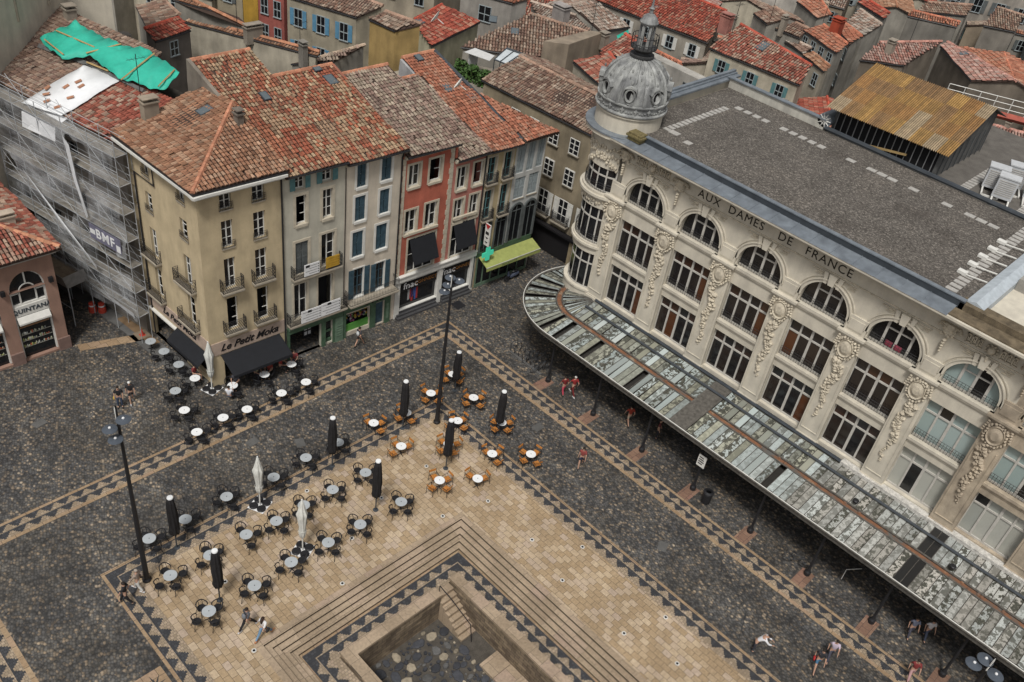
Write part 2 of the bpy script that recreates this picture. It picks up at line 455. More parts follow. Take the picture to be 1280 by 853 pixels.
    ad = n.new('ShaderNodeMath'); l.new(sp.outputs[0], ad.inputs[0]); l.new(sp.outputs[1], ad.inputs[1])
    cb = n.new('ShaderNodeCombineXYZ'); l.new(ad.outputs[0], cb.inputs[0]); l.new(sp.outputs[2], cb.inputs[1])
    l.new(cb.outputs[0], br.inputs['Vector'])
    k = ramp(n, l, noise(n, l, 1.6, 5), [(.35, (.55, .52, .48)), (.65, (1.1, 1.08, 1.05))])
    l.new(mix(n, l, br.outputs['Color'], k, 1.0, 'MULTIPLY'), b.inputs['Base Color']); b.inputs['Roughness'].default_value = .9
    MATS['pit_wall'] = m
    wall('stone_wall', 16.65, 23.1, 17.95, 18.62, 'low limestone wall along the back of the sunken pit, between the two side walls')
    wall('stone_wall', 22.45, 23.1, 18.625, SY1 - 1, 'low limestone wall on the left side of the sunken pit')
    wall('stone_wall', 14.95, 15.6, 18.0, SY1 - 1, 'long limestone wall on the right side of the sunken pit, beside the pit stairs')
    # stairs down into the pit with a slab landing and thin rail
    r = root('pit_stairs', (16.1, 19.0, fz), 'short flight of stone stairs going down into the sunken pit', 'stairs')
    mb = MB()
    mb.box(15.604, 16.645, 17.8, 18.45, fz, -.75)
    for i in range(7): mb.box(15.604, 16.7, 18.45 + i * .30, 18.45 + (i + 1) * .30, fz, -.75 - .24 * (i + 1))
    mb.build('steps', M_['step_stone'], r)
    mb = MB(); mb.tube([(16.6, 18.3, .1), (16.45, 19.2, -.35), (16.2, 20.6, -1.3), (16.25, 20.9, -2.5)], .03, 5); mb.build('handrail', M_['iron'], r)
    mb = MB(); mb.tube([(16.6, 18.3, -.75), (16.6, 18.3, .1)], .025, 5); mb.build('post', M_['iron'], r)
    mb = MB()
    for i in range(8): mb.box(15.61, 16.95, 22.3 + i * 1.1, 23.38 + i * 1.1, fz, fz + .22)
    struct(mb.build('stone_walkway', M_['step_stone']))
court()
# recessed uplights in the tan paving
def uplights():
    P = [(13.12,14.54),(10.14,15.35),(10.14,19.18),(11.25,10.81),(15.11,11.18),(25.37,10.79),(18.28,8.03),(18.33,12.57),(20.61,14.77),(8.10,27.76),(9.94,29.98),(26.45,15.33),(8.13,21.45),(10.76,26.91),(10.85,22.34)]
    mb = MB(); mb.lathe([(.0, .014), (.07, .014)], n=14, mi=1); mb.lathe([(.07, .018), (.125, .018), (.135, .004)], n=14, mi=0)
    o = mb.build('ground_light', [mat('white_enamel', (.52, .51, .48), .5, .2), M_['dark_glass']])
    tag(o, 'round flush uplight with white rim set in the tan paving', 'ground light', 'uplights let into the tan paving')
    for i, p in enumerate(P):
        q = o if i == 0 else dup(o)
        q.location = (p[0], p[1], .004)
uplights()

for i, pts in enumerate(([(34.6, -6.5), (33.8, -4.5), (32.2, -3.2), (32.6, -1.6), (33.4, -.2)], [(-3.8, 4.2), (-1.2, 3.2), (.02, 2.4)], [(6.2, 31.4), (4.2, 30.6), (2.0, 27.2), (1.45, 26.6)], [(30.5, 1.5), (29.2, 3.6), (29.6, 5.4)], [(1.45, 21.0), (3.8, 20.2), (6.4, 20.6)], [(24.5, 1.45), (24.1, 4.0), (24.9, 6.4)])):
    mb = MB(); mb.tube([(x, y, -.008) for x, y in pts], .022, 4); struct(mb.build('paving_seam', M_['iron']))
for i, (x, y, a) in enumerate(((18.6, 2.6, .1), (16.3, 4.4, 1.2), (4.2, 24.5, .4), (27.9, -6.4, .2), (2.9, 12.6, 0.0))):
    o = plate(x, y, .75, .55, 'access_cover', M_['worn_concrete'], a)
    tag(o, ['worn grey cover plate on the cobbles between the cafe tables and the white parasol', 'small cover plate on the cobbles left of the orange terrace', 'worn cover plate on the cobbles beside the tan paving at lower right', 'worn cover plate on the cobbles before the pink jeweller', 'worn cover plate between the two patterned borders, near the orange chairs'][i], 'cover plate')
# ================================================================== tiled roofs and facades
PAL = dict(
    orange=[(.40, .19, .11), (.46, .25, .155), (.34, .155, .09), (.52, .33, .22), (.42, .21, .12)],
    mixed=[(.40, .085, .045), (.46, .15, .08), (.54, .40, .25), (.50, .33, .2), (.30, .10, .06), (.45, .30, .19)],
    pale=[(.42, .32, .235), (.50, .40, .30), (.34, .22, .17), (.46, .36, .28), (.27, .16, .13), (.38, .25, .2)],
    salmon=[(.47, .17, .10), (.50, .22, .135), (.42, .14, .08), (.52, .28, .19)],
    brown=[(.34, .22, .16), (.42, .30, .22), (.22, .12, .09), (.46, .35, .27), (.30, .16, .11)],
    red=[(.40, .075, .045), (.45, .12, .075), (.33, .06, .04), (.48, .25, .17)],
    redcream=[(.38, .08, .05), (.44, .14, .09), (.52, .38, .28), (.36, .10, .07), (.46, .30, .22)],
    scaffold=[(.40, .27, .20), (.46, .34, .26), (.24, .14, .11), (.34, .20, .14)],
    pink=[(.47, .24, .19), (.52, .32, .26), (.40, .16, .12), (.50, .36, .30)],
    stone=[(.45, .36, .29), (.38, .24, .18), (.52, .45, .38), (.30, .17, .12), (.42, .30, .24)],
)
def tile_roof(name, parent, pts, pal, pw=.25, ph=.35, rise=.10, seed=0, verge=False):
    """canal tiles laid as real half barrels on the plane through pts (eave left, eave right, ... counter-clockwise seen from above)"""
    rs = np.random.RandomState(abs(hash((round(pts[0][0], 2), round(pts[0][1], 2), seed))) % (2 ** 31))
    P = [np.array(p, float) for p in pts]
    A, B = P[0], P[1]
    a = (B - A) / np.linalg.norm(B - A)
    nrm = np.cross(B - A, P[-1] - A); nrm /= np.linalg.norm(nrm)
    if nrm[2] < 0: nrm = -nrm
    b = np.cross(nrm, a)
    if b @ (P[-1] - A) < 0: b = -b
    q = np.array([[(p - A) @ a, (p - A) @ b] for p in P])
    smin, smax, tmax = q[:, 0].min(), q[:, 0].max(), q[:, 1].max()
    ss = np.arange(smin + pw / 2, smax, pw); ts = np.arange(0.0, tmax, ph)
    g = np.array([(s, t + ph * .5) for s in ss for t in ts])
    if not len(g): return
    ins = np.zeros(len(g), bool); n = len(q); j = n - 1
    for i in range(n):
        c = ((q[i, 1] > g[:, 1]) != (q[j, 1] > g[:, 1]))
        with np.errstate(divide='ignore', invalid='ignore'):
            xx = (q[j, 0] - q[i, 0]) * (g[:, 1] - q[i, 1]) / (q[j, 1] - q[i, 1]) + q[i, 0]
        ins ^= c & (g[:, 0] < xx); j = i
    g = g[ins]; N = len(g)
    g[:, 1] -= ph * .5
    ang = np.radians([8, 60, 120, 172])
    w0, w1 = pw * .42, pw * .34
    lo = np.stack([np.cos(ang) * w0, np.sin(ang) * rise * 1.0 + .022], 1); hi = np.stack([np.cos(ang) * w1, np.sin(ang) * rise * .85], 1)
    js = rs.normal(0, .008, (N, 1)) + (rs.rand(N, 1) < .03) * rs.normal(0, .06, (N, 1)); jr = rs.normal(0, .012, (N, 1)); jz = rs.normal(0, .006, (N, 1))
    V = np.zeros((N, 8, 3))
    for k in range(4):
        for h, prof, tt in ((0, lo, -.03), (4, hi, ph + .02)):
            s = g[:, :1] + prof[k, 0] + js + (jr if h else 0); t = g[:, 1:] + tt + js; z = prof[k, 1] + jz + (.045 if h == 0 else .008)
            pos = A + s * a + t * b
            sag = .045 * np.sin(pos[:, :1] * 1.1 + pos[:, 1:2] * .6) + .035 * np.sin(pos[:, 1:2] * 1.7 - pos[:, :1] * .8 + 1.3)
            V[:, h + k] = pos + (z + sag + .03) * nrm
    F = np.array([(0, 1, 5, 4), (1, 2, 6, 5), (2, 3, 7, 6), (0, 3, 2, 1)])
    base = (np.arange(N) * 8)[:, None, None] + F[None]
    pl = np.array(PAL[pal]); wgt = rs.randint(0, len(pl), N)
    # neighbours share repairs: pick some patches with one colour
    for _ in range(max(1, N // 160)):
        i = rs.randint(N); d = np.abs(g - g[i]); sel = (d[:, 0] < rs.uniform(.3, 1.2)) & (d[:, 1] < rs.uniform(.4, 1.6)); wgt[sel & (rs.rand(N) < .8)] = rs.randint(len(pl))
    mean = pl.mean(0); col = (pl[wgt] * .72 + mean * .28) * rs.normal(1.0, .19, (N, 1)).clip(.5, 1.5)
    off = Vector((0, 0, 0)); p = parent
    while p is not None: off += p.location; p = p.parent
    off = np.array(off)
    m = len(P)
    vv = np.concatenate([V.reshape(-1, 3), np.array(P) + nrm * .004, np.array(P) - np.array([0, 0, .12])]) - off
    faces = [tuple(x) for x in base.reshape(-1, 4)] + [tuple(N * 8 + i for i in range(m)), tuple(N * 8 + m + i for i in range(m))[::-1]] + [(N * 8 + i, N * 8 + m + i, N * 8 + m + (i + 1) % m, N * 8 + (i + 1) % m) for i in range(m)]
    me = bpy.data.meshes.new(name); me.from_pydata(vv.tolist(), [], faces)
    me.materials.append(M_['tile']); me.materials.append(M_['tile_under'])
    mi = np.zeros(len(faces), int); mi[N * 4:] = 1; me.polygons.foreach_set('material_index', mi)
    at = me.attributes.new('Col', 'FLOAT_COLOR', 'POINT')
    cc = np.ones((len(vv), 4)); cc[:N * 8, :3] = ((np.repeat(col, 8, 0) * np.array([.66, .69, .70]))).clip(0, .8); at.data.foreach_set('color', cc.ravel())
    me.update()
    o = bpy.data.objects.new(name, me); COL.objects.link(o); o.parent = parent
    return o
def ridge(mb, p, q, pw=.16, col=(.44, .2, .12), step=.42):
    p, q = Vector(p), Vector(q); L = (q - p).length; n = max(1, int(L / step))
    for i in range(n):
        q_ = rnd.uniform(.75, 1.25); c = tuple(k * q_ for k in col)
        mb.tube([p.lerp(q, i / n), p.lerp(q, (i + 1.08) / n)], [pw, pw * .86], 6, 0, c)
class Fac:
    """a facade plane: s along the wall (world x or y), d out of the wall, z up"""
    def __init__(f, P0, e, n): f.P0 = Vector(P0); f.e = Vector(e); f.n = Vector(n).normalized()
    def __call__(f, s, d, z): return f.P0 + f.e * s + f.n * d + Vector((0, 0, z))
def wall_open(mb, F, s0, s1, z0, z1, ops, depth=.22, mi=0, col=None):
    """wall skin with rectangular openings and their reveals"""
    ss = sorted({s0, s1, *[o[0] for o in ops], *[o[1] for o in ops]}); zs = sorted({z0, z1, *[o[2] for o in ops], *[o[3] for o in ops]})
    ss = [s for s in ss if s0 <= s <= s1]; zs = [z for z in zs if z0 <= z <= z1]
    for i in range(len(ss) - 1):
        for k in range(len(zs) - 1):
            a, b, c, d = ss[i], ss[i + 1], zs[k], zs[k + 1]; ms, mz = (a + b) / 2, (c + d) / 2
            if any(o[0] < ms < o[1] and o[2] < mz < o[3] for o in ops): continue
            mb.quad(F(a, 0, c), F(b, 0, c), F(b, 0, d), F(a, 0, d), mi, col)
    for a, b, c, d in ops:
        for p, q in (((a, c), (b, c)), ((b, c), (b, d)), ((b, d), (a, d)), ((a, d), (a, c))):
            mb.quad(F(p[0], 0, p[1]), F(q[0], 0, q[1]), F(q[0], -depth, q[1]), F(p[0], -depth, p[1]), mi, col)
def bx(mb, F, a, b, d0, d1, z0, z1, mi=0, col=None): mb.box(a, b, d0, d1, z0, z1, mi, F, col)
def window(rt, F, a, b, z0, z1, cols=2, rows=3, fm='white_frame', dep=.2, sur=None, surw=.13, shut=None, shut_open=True, sill=True, fw=.055, glass=None, ajar=0, louv=True, name='window'):
    """casement window: frame with mullions, dark pane behind, optional painted surround, shutters and sill"""
    mb = MB(); d0, d1 = -dep - .03, -dep + .03
    bx(mb, F, a, a + fw, d0, d1, z0, z1); bx(mb, F, b - fw, b, d0, d1, z0, z1)
    bx(mb, F, a + fw, b - fw, d0, d1, z0, z0 + fw * 1.3); bx(mb, F, a + fw, b - fw, d0, d1, z1 - fw, z1)
    w = b - a
    for i in range(1, cols):
        s = a + w * i / cols
        if ajar and i == cols // 2 and ajar == 2: continue
        bx(mb, F, s - fw * .62, s + fw * .62, d0 + .005, d1 + .012, z0 + fw, z1 - fw)
    for k in range(1, rows):
        z = z0 + (z1 - z0) * k / rows
        if ajar: bx(mb, F, a + fw, a + w * .48, d0 + .01, d1 - .01, z - .018, z + .018)
        else: bx(mb, F, a + fw, b - fw, d0 + .01, d1 - .01, z - .018, z + .018)
    if ajar:   # one sash swung into the room
        bx(mb, F, b - fw - .05, b - fw, -dep - .55, -dep - .03, z0 + .05, z1 - .05)
    o = mb.build(name, M_[fm], rt)
    g = MB(); g.quad(F(a, -dep - .012 - (.55 if ajar == 2 else 0), z0), F(b, -dep - .012 - (.55 if ajar == 2 else 0), z0), F(b, -dep - .012 - (.55 if ajar == 2 else 0), z1), F(a, -dep - .012 - (.55 if ajar == 2 else 0), z1))
    g.build('pane', M_[glass or 'dark_glass'], o)
    if sur:
        m = MB(); t = .035
        bx(m, F, a - surw, a + .018, -dep, t, z0 - surw * .6, z1 + surw); bx(m, F, b - .018, b + surw, -dep, t, z0 - surw * .6, z1 + surw)
        bx(m, F, a + .018, b - .018, -dep, t, z1 - .018, z1 + surw); bx(m, F, a - surw * .3, b + surw * .3, -dep, .09, z0 - surw * 1.2, z0 + .012)
        m.build('surround', M_[sur], o)
    elif sill:
        m = MB(); bx(m, F, a - .06, b + .06, -.1, .07, z0 - .08, z0 - .004); m.build('sill', mat('sill_stone', (.33, .29, .23), .85, .2), o)
    if shut:
        for sd in (0, 1):
            m = MB(); sw = w / 2
            if shut_open: x0, x1 = ((a - sw - .02, a - .02) if sd == 0 else (b + .02, b + sw + .02)); e0, e1 = .04, .08
            else: x0, x1 = ((a + .03, a + sw - .03) if sd == 0 else (a + sw + .03, b - .03)); e0, e1 = -.12, -.07
            bx(m, F, x0, x1, e0, e1, z0 + .01, z1 - .01)
            for k in range(3):
                zz = z0 + (z1 - z0) * (.12 + .38 * k); bx(m, F, x0 + .03, x1 - .03, e1, e1 + .02, zz - .05, zz + .05)
            if louv:
                k = z0 + .2
                while k < z1 - .15: bx(m, F, x0 + .05, x1 - .05, e1, e1 + .012, k, k + .03); k += .1
            m.build('shutter', M_[shut], o)
    return o
def balcony(rt, F, a, b, z, h=.95, dep=.45, style='bars', slab='sill_stone', pitch=.13):
    m = MB(); bx(m, F, a, b, .005, dep, z - .14, z - .02); bx(m, F, a + .06, b - .06, .005, dep - .06, z - .22, z - .145)
    o = m.build('balcony', mat('sill_stone', (.33, .29, .23), .85, .2), rt)
    r = MB(); t = .014
    d = dep - .05
    lines = [(F(a + .03, .0, 0), F(a + .03, d, 0)), (F(a + .03, d, 0), F(b - .03, d, 0)), (F(b - .03, d, 0), F(b - .03, .0, 0))]
    Z = Vector((0, 0, 1))
    for p, q in lines:
        for zz in (z + h, z + h * .88, z + .06): r.tube([p + Z * zz, q + Z * zz], t * (1.5 if zz > z + h * .95 else 1), 4)
        L = (q - p).length; n = max(2, int(L / pitch))
        for i in range(n + 1):
            k = p.lerp(q, i / n)
            if style == 'lattice':
                if i < n:
                    k2 = p.lerp(q, (i + 1) / n)
                    for j in range(3):
                        za, zb = z + .06 + (h * .82) * j / 3, z + .06 + (h * .82) * (j + 1) / 3
                        r.tube([k + Z * za, k2 + Z * zb], t * .9, 3, cap=False); r.tube([k2 + Z * za, k + Z * zb], t * .9, 3, cap=False)
                if i in (0, n): r.tube([k + Z * z, k + Z * (z + h)], t * 1.3, 4)
            else: r.tube([k + Z * z, k + Z * (z + h)], t * .8, 4, cap=False)
    r.build('railing', M_['iron'], o)
    return o
def guard(rt, F, a, b, z, h=.42, d=.06, dense=.1):
    r = MB()
    for zz in (z + h, z + h * .7, z + .05): r.tube([F(a, d, zz), F(b, d, zz)], .014, 4)
    n = max(3, int((b - a) / dense))
    for i in range(n + 1):
        s = a + (b - a) * i / n; r.tube([F(s, d, z), F(s, d, z + h)], .011, 4, cap=False)
        if i < n: r.tube([F(s, d, z + h * .35), F(s + (b - a) / n / 2, d, z + h * .55), F(s + (b - a) / n, d, z + h * .35)], .01, 3, cap=False)
    return r.build('window_guard', M_['iron'], rt)
def pipe(rt, pts, r=.055, m='iron'): 
    mb = MB(); mb.tube(pts, r, 6); return mb.build('downpipe', M_[m], rt)
def skylight(rt, A, a, b, n, s, t, w, h):
    """roof window lying on a tiled slope"""
    A, a, b, n = Vector(A), Vector(a), Vector(b), Vector(n)
    f = lambda x, y, z: A + a * (s + x) + b * (t + y) + n * (z + .10)
    m = MB(); m.box(-w / 2, w / 2, 0, h, -.06, .05, 0, f); o = m.build('roof_window', M_['zinc_dark'], rt)
    g = MB(); g.quad(f(-w / 2 + .06, .06, .054), f(w / 2 - .06, .06, .054), f(w / 2 - .06, h - .06, .054), f(-w / 2 + .06, h - .06, .054)); g.build('pane', mat('sky_glass', (.10, .12, .13), .12, .1, spec=.8), o)
def chimney(name, x, y, z0, h, wx, wy, col, label=None, rt=None):
    m = MB(); m.box(x - wx / 2, x + wx / 2, y - wy / 2, y + wy / 2, z0, z0 + h, 0, None, col); m.box(x - wx / 2 - .07, x + wx / 2 + .07, y - wy / 2 - .07, y + wy / 2 + .07, z0 + h, z0 + h + .09, 0, None, col)
    k = max(1, int(wx / .35))
    for i in range(k): m.box(x - wx / 2 + wx * (i + .25) / k, x - wx / 2 + wx * (i + .75) / k, y - wy * .3, y + wy * .3, z0 + h + .09, z0 + h + .28, 0, None, tuple(c * .7 for c in col))
    m.box(x - wx / 2 - .06, x + wx / 2 + .06, y - wy / 2 - .06, y + wy / 2 + .06, z0 + h + .28, z0 + h + .34, 0, None, col)
    return m.build('chimney', M_['old_plaster'], rt)

mat('teal_paint', (.10, .21, .22), .6, .2); mat('blue_paint', (.042, .080, .105), .6, .4); mat('grey_paint', (.10, .11, .11), .7, .3)
mat('pale_shutter', (.30, .34, .35), .7, .2); mat('cream_trim', (.47, .42, .33), .8, .2); mat('white_trim', (.60, .59, .55), .8, .12)
mat('green_paint', (.065, .115, .07), .55, .3); mat('green_pale', (.12, .18, .125), .6, .25); mat('black_cloth', (.012, .013, .016), .85, .2)
mat('lime_cloth', (.29, .32, .10), .8, .2); mat('white_sheet', (.66, .66, .66), .6, .06); mat('ink', (.012, .011, .012), .7, 0); mat('sign_stone', (.40, .31, .25), .85, .2)
FA = Fac((0, -2.345, 0), (1, -.05, 0), (.05, 1, 0))
FB = Fac((17.75 - .05 * 3.23, 0, 0), (-.05, 1, 0), (1, .05, 0))
FRONT_G = 'row of houses along the top of the square'

def house_body(rt, F, x0, x1, z1, ops, col, back, mtl='plaster', z0=0.0):
    mb = MB(); wall_open(mb, F, x0, x1, z0, z1, ops, .24, 0, col)
    a, b, c, d = F(x0, 0, 0), F(x1, 0, 0), F(x1, 0, 0), F(x0, 0, 0)
    c.y = back; d.y = back
    for p, q in ((b, c), (c, d), (d, a)): mb.quad((p.x, p.y, z0), (q.x, q.y, z0), (q.x, q.y, z1 + (.3 * (b.y - q.y))), (p.x, p.y, z1 + (.3 * (b.y - p.y))), 0, col)
    return mb.build('wall', M_[mtl], rt)
def gable_fill(rt, x, yE, zE, yR, zR, yB, col, t=.2, name='gable_wall'):
    mb = MB(); mb.ext([(x, yE, zE - 1.2), (x, yE, zE - .05), (x, yR, zR - .05), (x, yB, zE - .05), (x, yB, zE - 1.2)], (-t, 0, 0), 0, col)
    return mb.build(name, M_['old_plaster'], rt)
def eaves(rt, F, x0, x1, z, d=.45, m='cream_trim'):
    mb = MB(); bx(mb, F, x0, x1, .003, d - .12, z - .22, z - .10); bx(mb, F, x0, x1, .003, d * .5, z - .34, z - .222); mb.build('cornice', M_[m], rt)
    g = MB(); g.tube([F(x0, d + .04, z - .07), F(x1, d + .04, z - .07)], .075, 6); g.build('gutter', M_['iron'], rt)
def std_roof(rt, x0, x1, ze, yR, pal, yB=-22.0, s=.3, col=None):
    """front slope from the eave up to the ridge at yR and back slope behind it"""
    yf = lambda x: -2.345 - .05 * x + .46
    zr = ze + s * (yf((x0 + x1) / 2) - yR)
    o = tile_roof('roof', rt, [(x0, yf(x0), ze), (x1, yf(x1), ze), (x1, yR, zr), (x0, yR, zr)], pal)
    yb = yR - (yf(x0) - yR) * .8
    m = MB(); ridge(m, (x0, yR, zr + .05), (x1, yR, zr + .05)); m.build('ridge_tiles', M_['tile'], o)
    b = Vector((0, -1, s)).normalized(); n = Vector((0, s, 1)).normalized()
    return zr, yb, (lambda x, t, w, h: skylight(rt, (0, yf(x), ze), (1, 0, 0), b, n, x, t, w, h))

# ---------------------------------------------------------------- corner café building (ochre)
def cafe_building():
    rt = root('cafe_building', (15.0, -7.0, 0), 'ochre corner building with black cafe awnings and lattice balconies', 'building', FRONT_G)
    oc = (.51, .415, .265)
    opsA = []; W = []
    for x in ((15.78, 16.52), (13.62, 14.42)):
        for z in ((13.15, 14.82), (10.5, 12.4), (7.5, 9.73), (4.25, 6.78)): W.append((x[0], x[1], z[0], z[1]))
    shopA = [(13.0, 17.0, 0.0, 2.3)]
    opsB = []
    for y in ((-5.62, -4.85), (-9.48, -8.75)):
        for z in ((13.1, 14.62), (10.55, 11.95), (7.1, 9.35), (4.0, 6.3)): opsB.append((y[0], y[1], z[0], z[1]))
    opsB += [(-11.1, -10.6, 12.6, 13.9), (-11.1, -10.6, 10.3, 11.7), (-11.1, -10.6, 7.0, 9.1)]
    shopB = [(-10.6, -6.6, 0, 2.2), (-6.0, -3.9, 0.5, 2.3)]
    mb = MB()
    wall_open(mb, FA, 12.4, 17.92, 0, 14.85, W + shopA, .24, 0, oc)
    wall_open(mb, FB, -11.5, -3.24, 0, 14.85, opsB + shopB, .24, 0, oc)
    p = FB(-11.5, 0, 0); q = FA(12.4, 0, 0)
    for a, b in (((p.x, p.y), (12.4, -11.4)), ((12.4, -11.4), (q.x, q.y))): mb.quad((*a, 0), (*b, 0), (*b, 14.9), (*a, 14.9), 0, oc)
    mb.build('wall', M_['plaster'], rt)
    for i, (a, b, c, d) in enumerate(W):
        window(rt, FA, a, b, c, d, 2, 3, ajar=(0, 0, 1, 2, 0, 0, 0, 2)[i], dep=.2, glass=('dark_room' if c < 7 else None))
    for i, (a, b, c, d) in enumerate(opsB): window(rt, FB, a, b, c, d, 2, 3, ajar=(0, 2, 1, 2, 0, 2, 1, 2, 0, 0, 0)[i])
    for x in ((15.7, 16.6), (13.54, 14.5)):
        for z in (13.15, 10.5): guard(rt, FA, *x, z, .5)
    for y in ((-5.7, -4.77), (-9.56, -8.67)):
        for z in (13.1, 10.55): guard(rt, FB, *y, z, .5)
    for a, b in ((15.43, 16.9), (13.22, 14.75)):
        for z in (7.45, 4.25): balcony(rt, FA, a, b, z, .95, .42, 'lattice')
    for a, b in ((-6.5, -4.45), (-10.4, -8.45)):
        for z in (7.05, 3.95): balcony(rt, FB, a, b, z, .92, .42, 'lattice')
    # fascia and lettering
    m = MB(); bx(m, FA, 12.5, 17.85, .004, .06, 2.62, 3.62); bx(m, FB, -11.2, -3.3, .004, .06, 2.62, 3.62); f = m.build('fascia', M_['sign_stone'], rt)
    text_mesh('lettering', 'Le Petit Moka', frame(FA(15.15, .07, 3.1), (-1, .05, 0), (0, 0, 1)), M_['ink'], f, .74, .42, .02, 1.0, .012)
    text_mesh('lettering', 'Le Petit Moka', frame(FB(-7.0, .07, 3.1), (-.05, 1, 0), (0, 0, 1)), M_['ink'], f, .70, .42, .02, 1.0, .012)
    # dark interior behind the shop openings
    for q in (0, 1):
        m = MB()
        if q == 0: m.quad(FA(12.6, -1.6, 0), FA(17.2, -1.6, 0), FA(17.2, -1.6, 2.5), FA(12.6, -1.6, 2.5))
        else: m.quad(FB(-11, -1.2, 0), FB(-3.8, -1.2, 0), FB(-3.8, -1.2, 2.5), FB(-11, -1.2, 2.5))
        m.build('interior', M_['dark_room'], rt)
    # awnings
    for F, a, b, L in ((FA, 12.95, 17.25, 1.75), (FB, -7.3, -3.6, .9)):
        m = MB(); z0, z1 = 2.58, 1.98
        m.ext([F(a, .07, z0), F(b, .07, z0), F(b, L, z1), F(a, L, z1)], (0, 0, -.03)); m.ext([F(a, L, z1), F(b, L, z1), F(b, L + .01, z1 - .22), F(a, L + .01, z1 - .22)], F.n * .02)
        m.build('awning', M_['black_cloth'], rt)
    m = MB(); bx(m, FB, -10.7, -6.5, .02, .22, 2.3, 2.42); m.build('blind_box', M_['white_trim'], rt)
    # roof: hipped, two slopes
    k = (12.15, -8.7, 16.75); ze = 14.98
    c0 = (12.15, -2.47, ze); c1 = (18.35, -2.78, ze); c2 = (18.72, -11.75, ze); r1 = (12.3, -11.6, 16.85)
    tile_roof('roof', rt, [c0, c1, k], 'orange'); tile_roof('roof', rt, [c1, c2, r1, k], 'orange', seed=2)
    m = MB(); ridge(m, (18.3, -2.85, ze + .06), (k[0], k[1], k[2] + .06)); m.build('hip_tiles', M_['tile'], rt)
    m = MB(); bx(m, FA, 12.35, 18.42, .003, .66, 14.66, 14.82); bx(m, FB, -11.6, -2.57, .004, .66, 14.655, 14.815); bx(m, FA, 12.35, 18.10, .003, .34, 14.40, 14.654); bx(m, FB, -11.6, -2.95, .004, .34, 14.395, 14.65); m.build('cornice', M_['white_trim'], rt)
    m = MB(); m.tube([FA(12.3, .53, 14.88), FA(18.3, .53, 14.88), FB(-11.6, .53, 14.88)], .06, 6); m.build('gutter', M_['iron'], rt)
    pipe(rt, [FA(12.55, .3, 14.8), FA(12.5, .09, 14.3), FA(12.5, .09, .2)])
    pipe(rt, [FB(-8.1, .1, 14.7), FB(-8.1, .1, 12.9), FB(-10.35, .1, 12.9), FB(-10.4, .1, .2)], .05)
    chimney('chimney', 16.3, -11.3, 15.3, 1.35, .95, .6, (.30, .25, .19), rt=rt)
    chimney('chimney', 12.75, -7.0, 15.7, 1.15, .42, .5, (.20, .17, .14), rt=rt)
    skylight(rt, (18.45, 0, ze), (0, 1, 0), Vector((-1, 0, .286)).normalized(), Vector((.286, 0, 1)).normalized(), -9.2, 4.4, .75, .95)
    m = MB(); m.tube([(16.0, -13.0, 16.2), (16.0, -13.0, 19.0)], .025, 4); m.tube([(15.4, -13.0, 18.7), (16.6, -13.0, 18.7)], .015, 4)
    for i in range(5): m.tube([(15.5 + .24 * i, -13.25, 18.7), (15.5 + .24 * i, -12.75, 18.7)], .01, 3)
    m.build('aerial', M_['iron'], rt)
cafe_building()

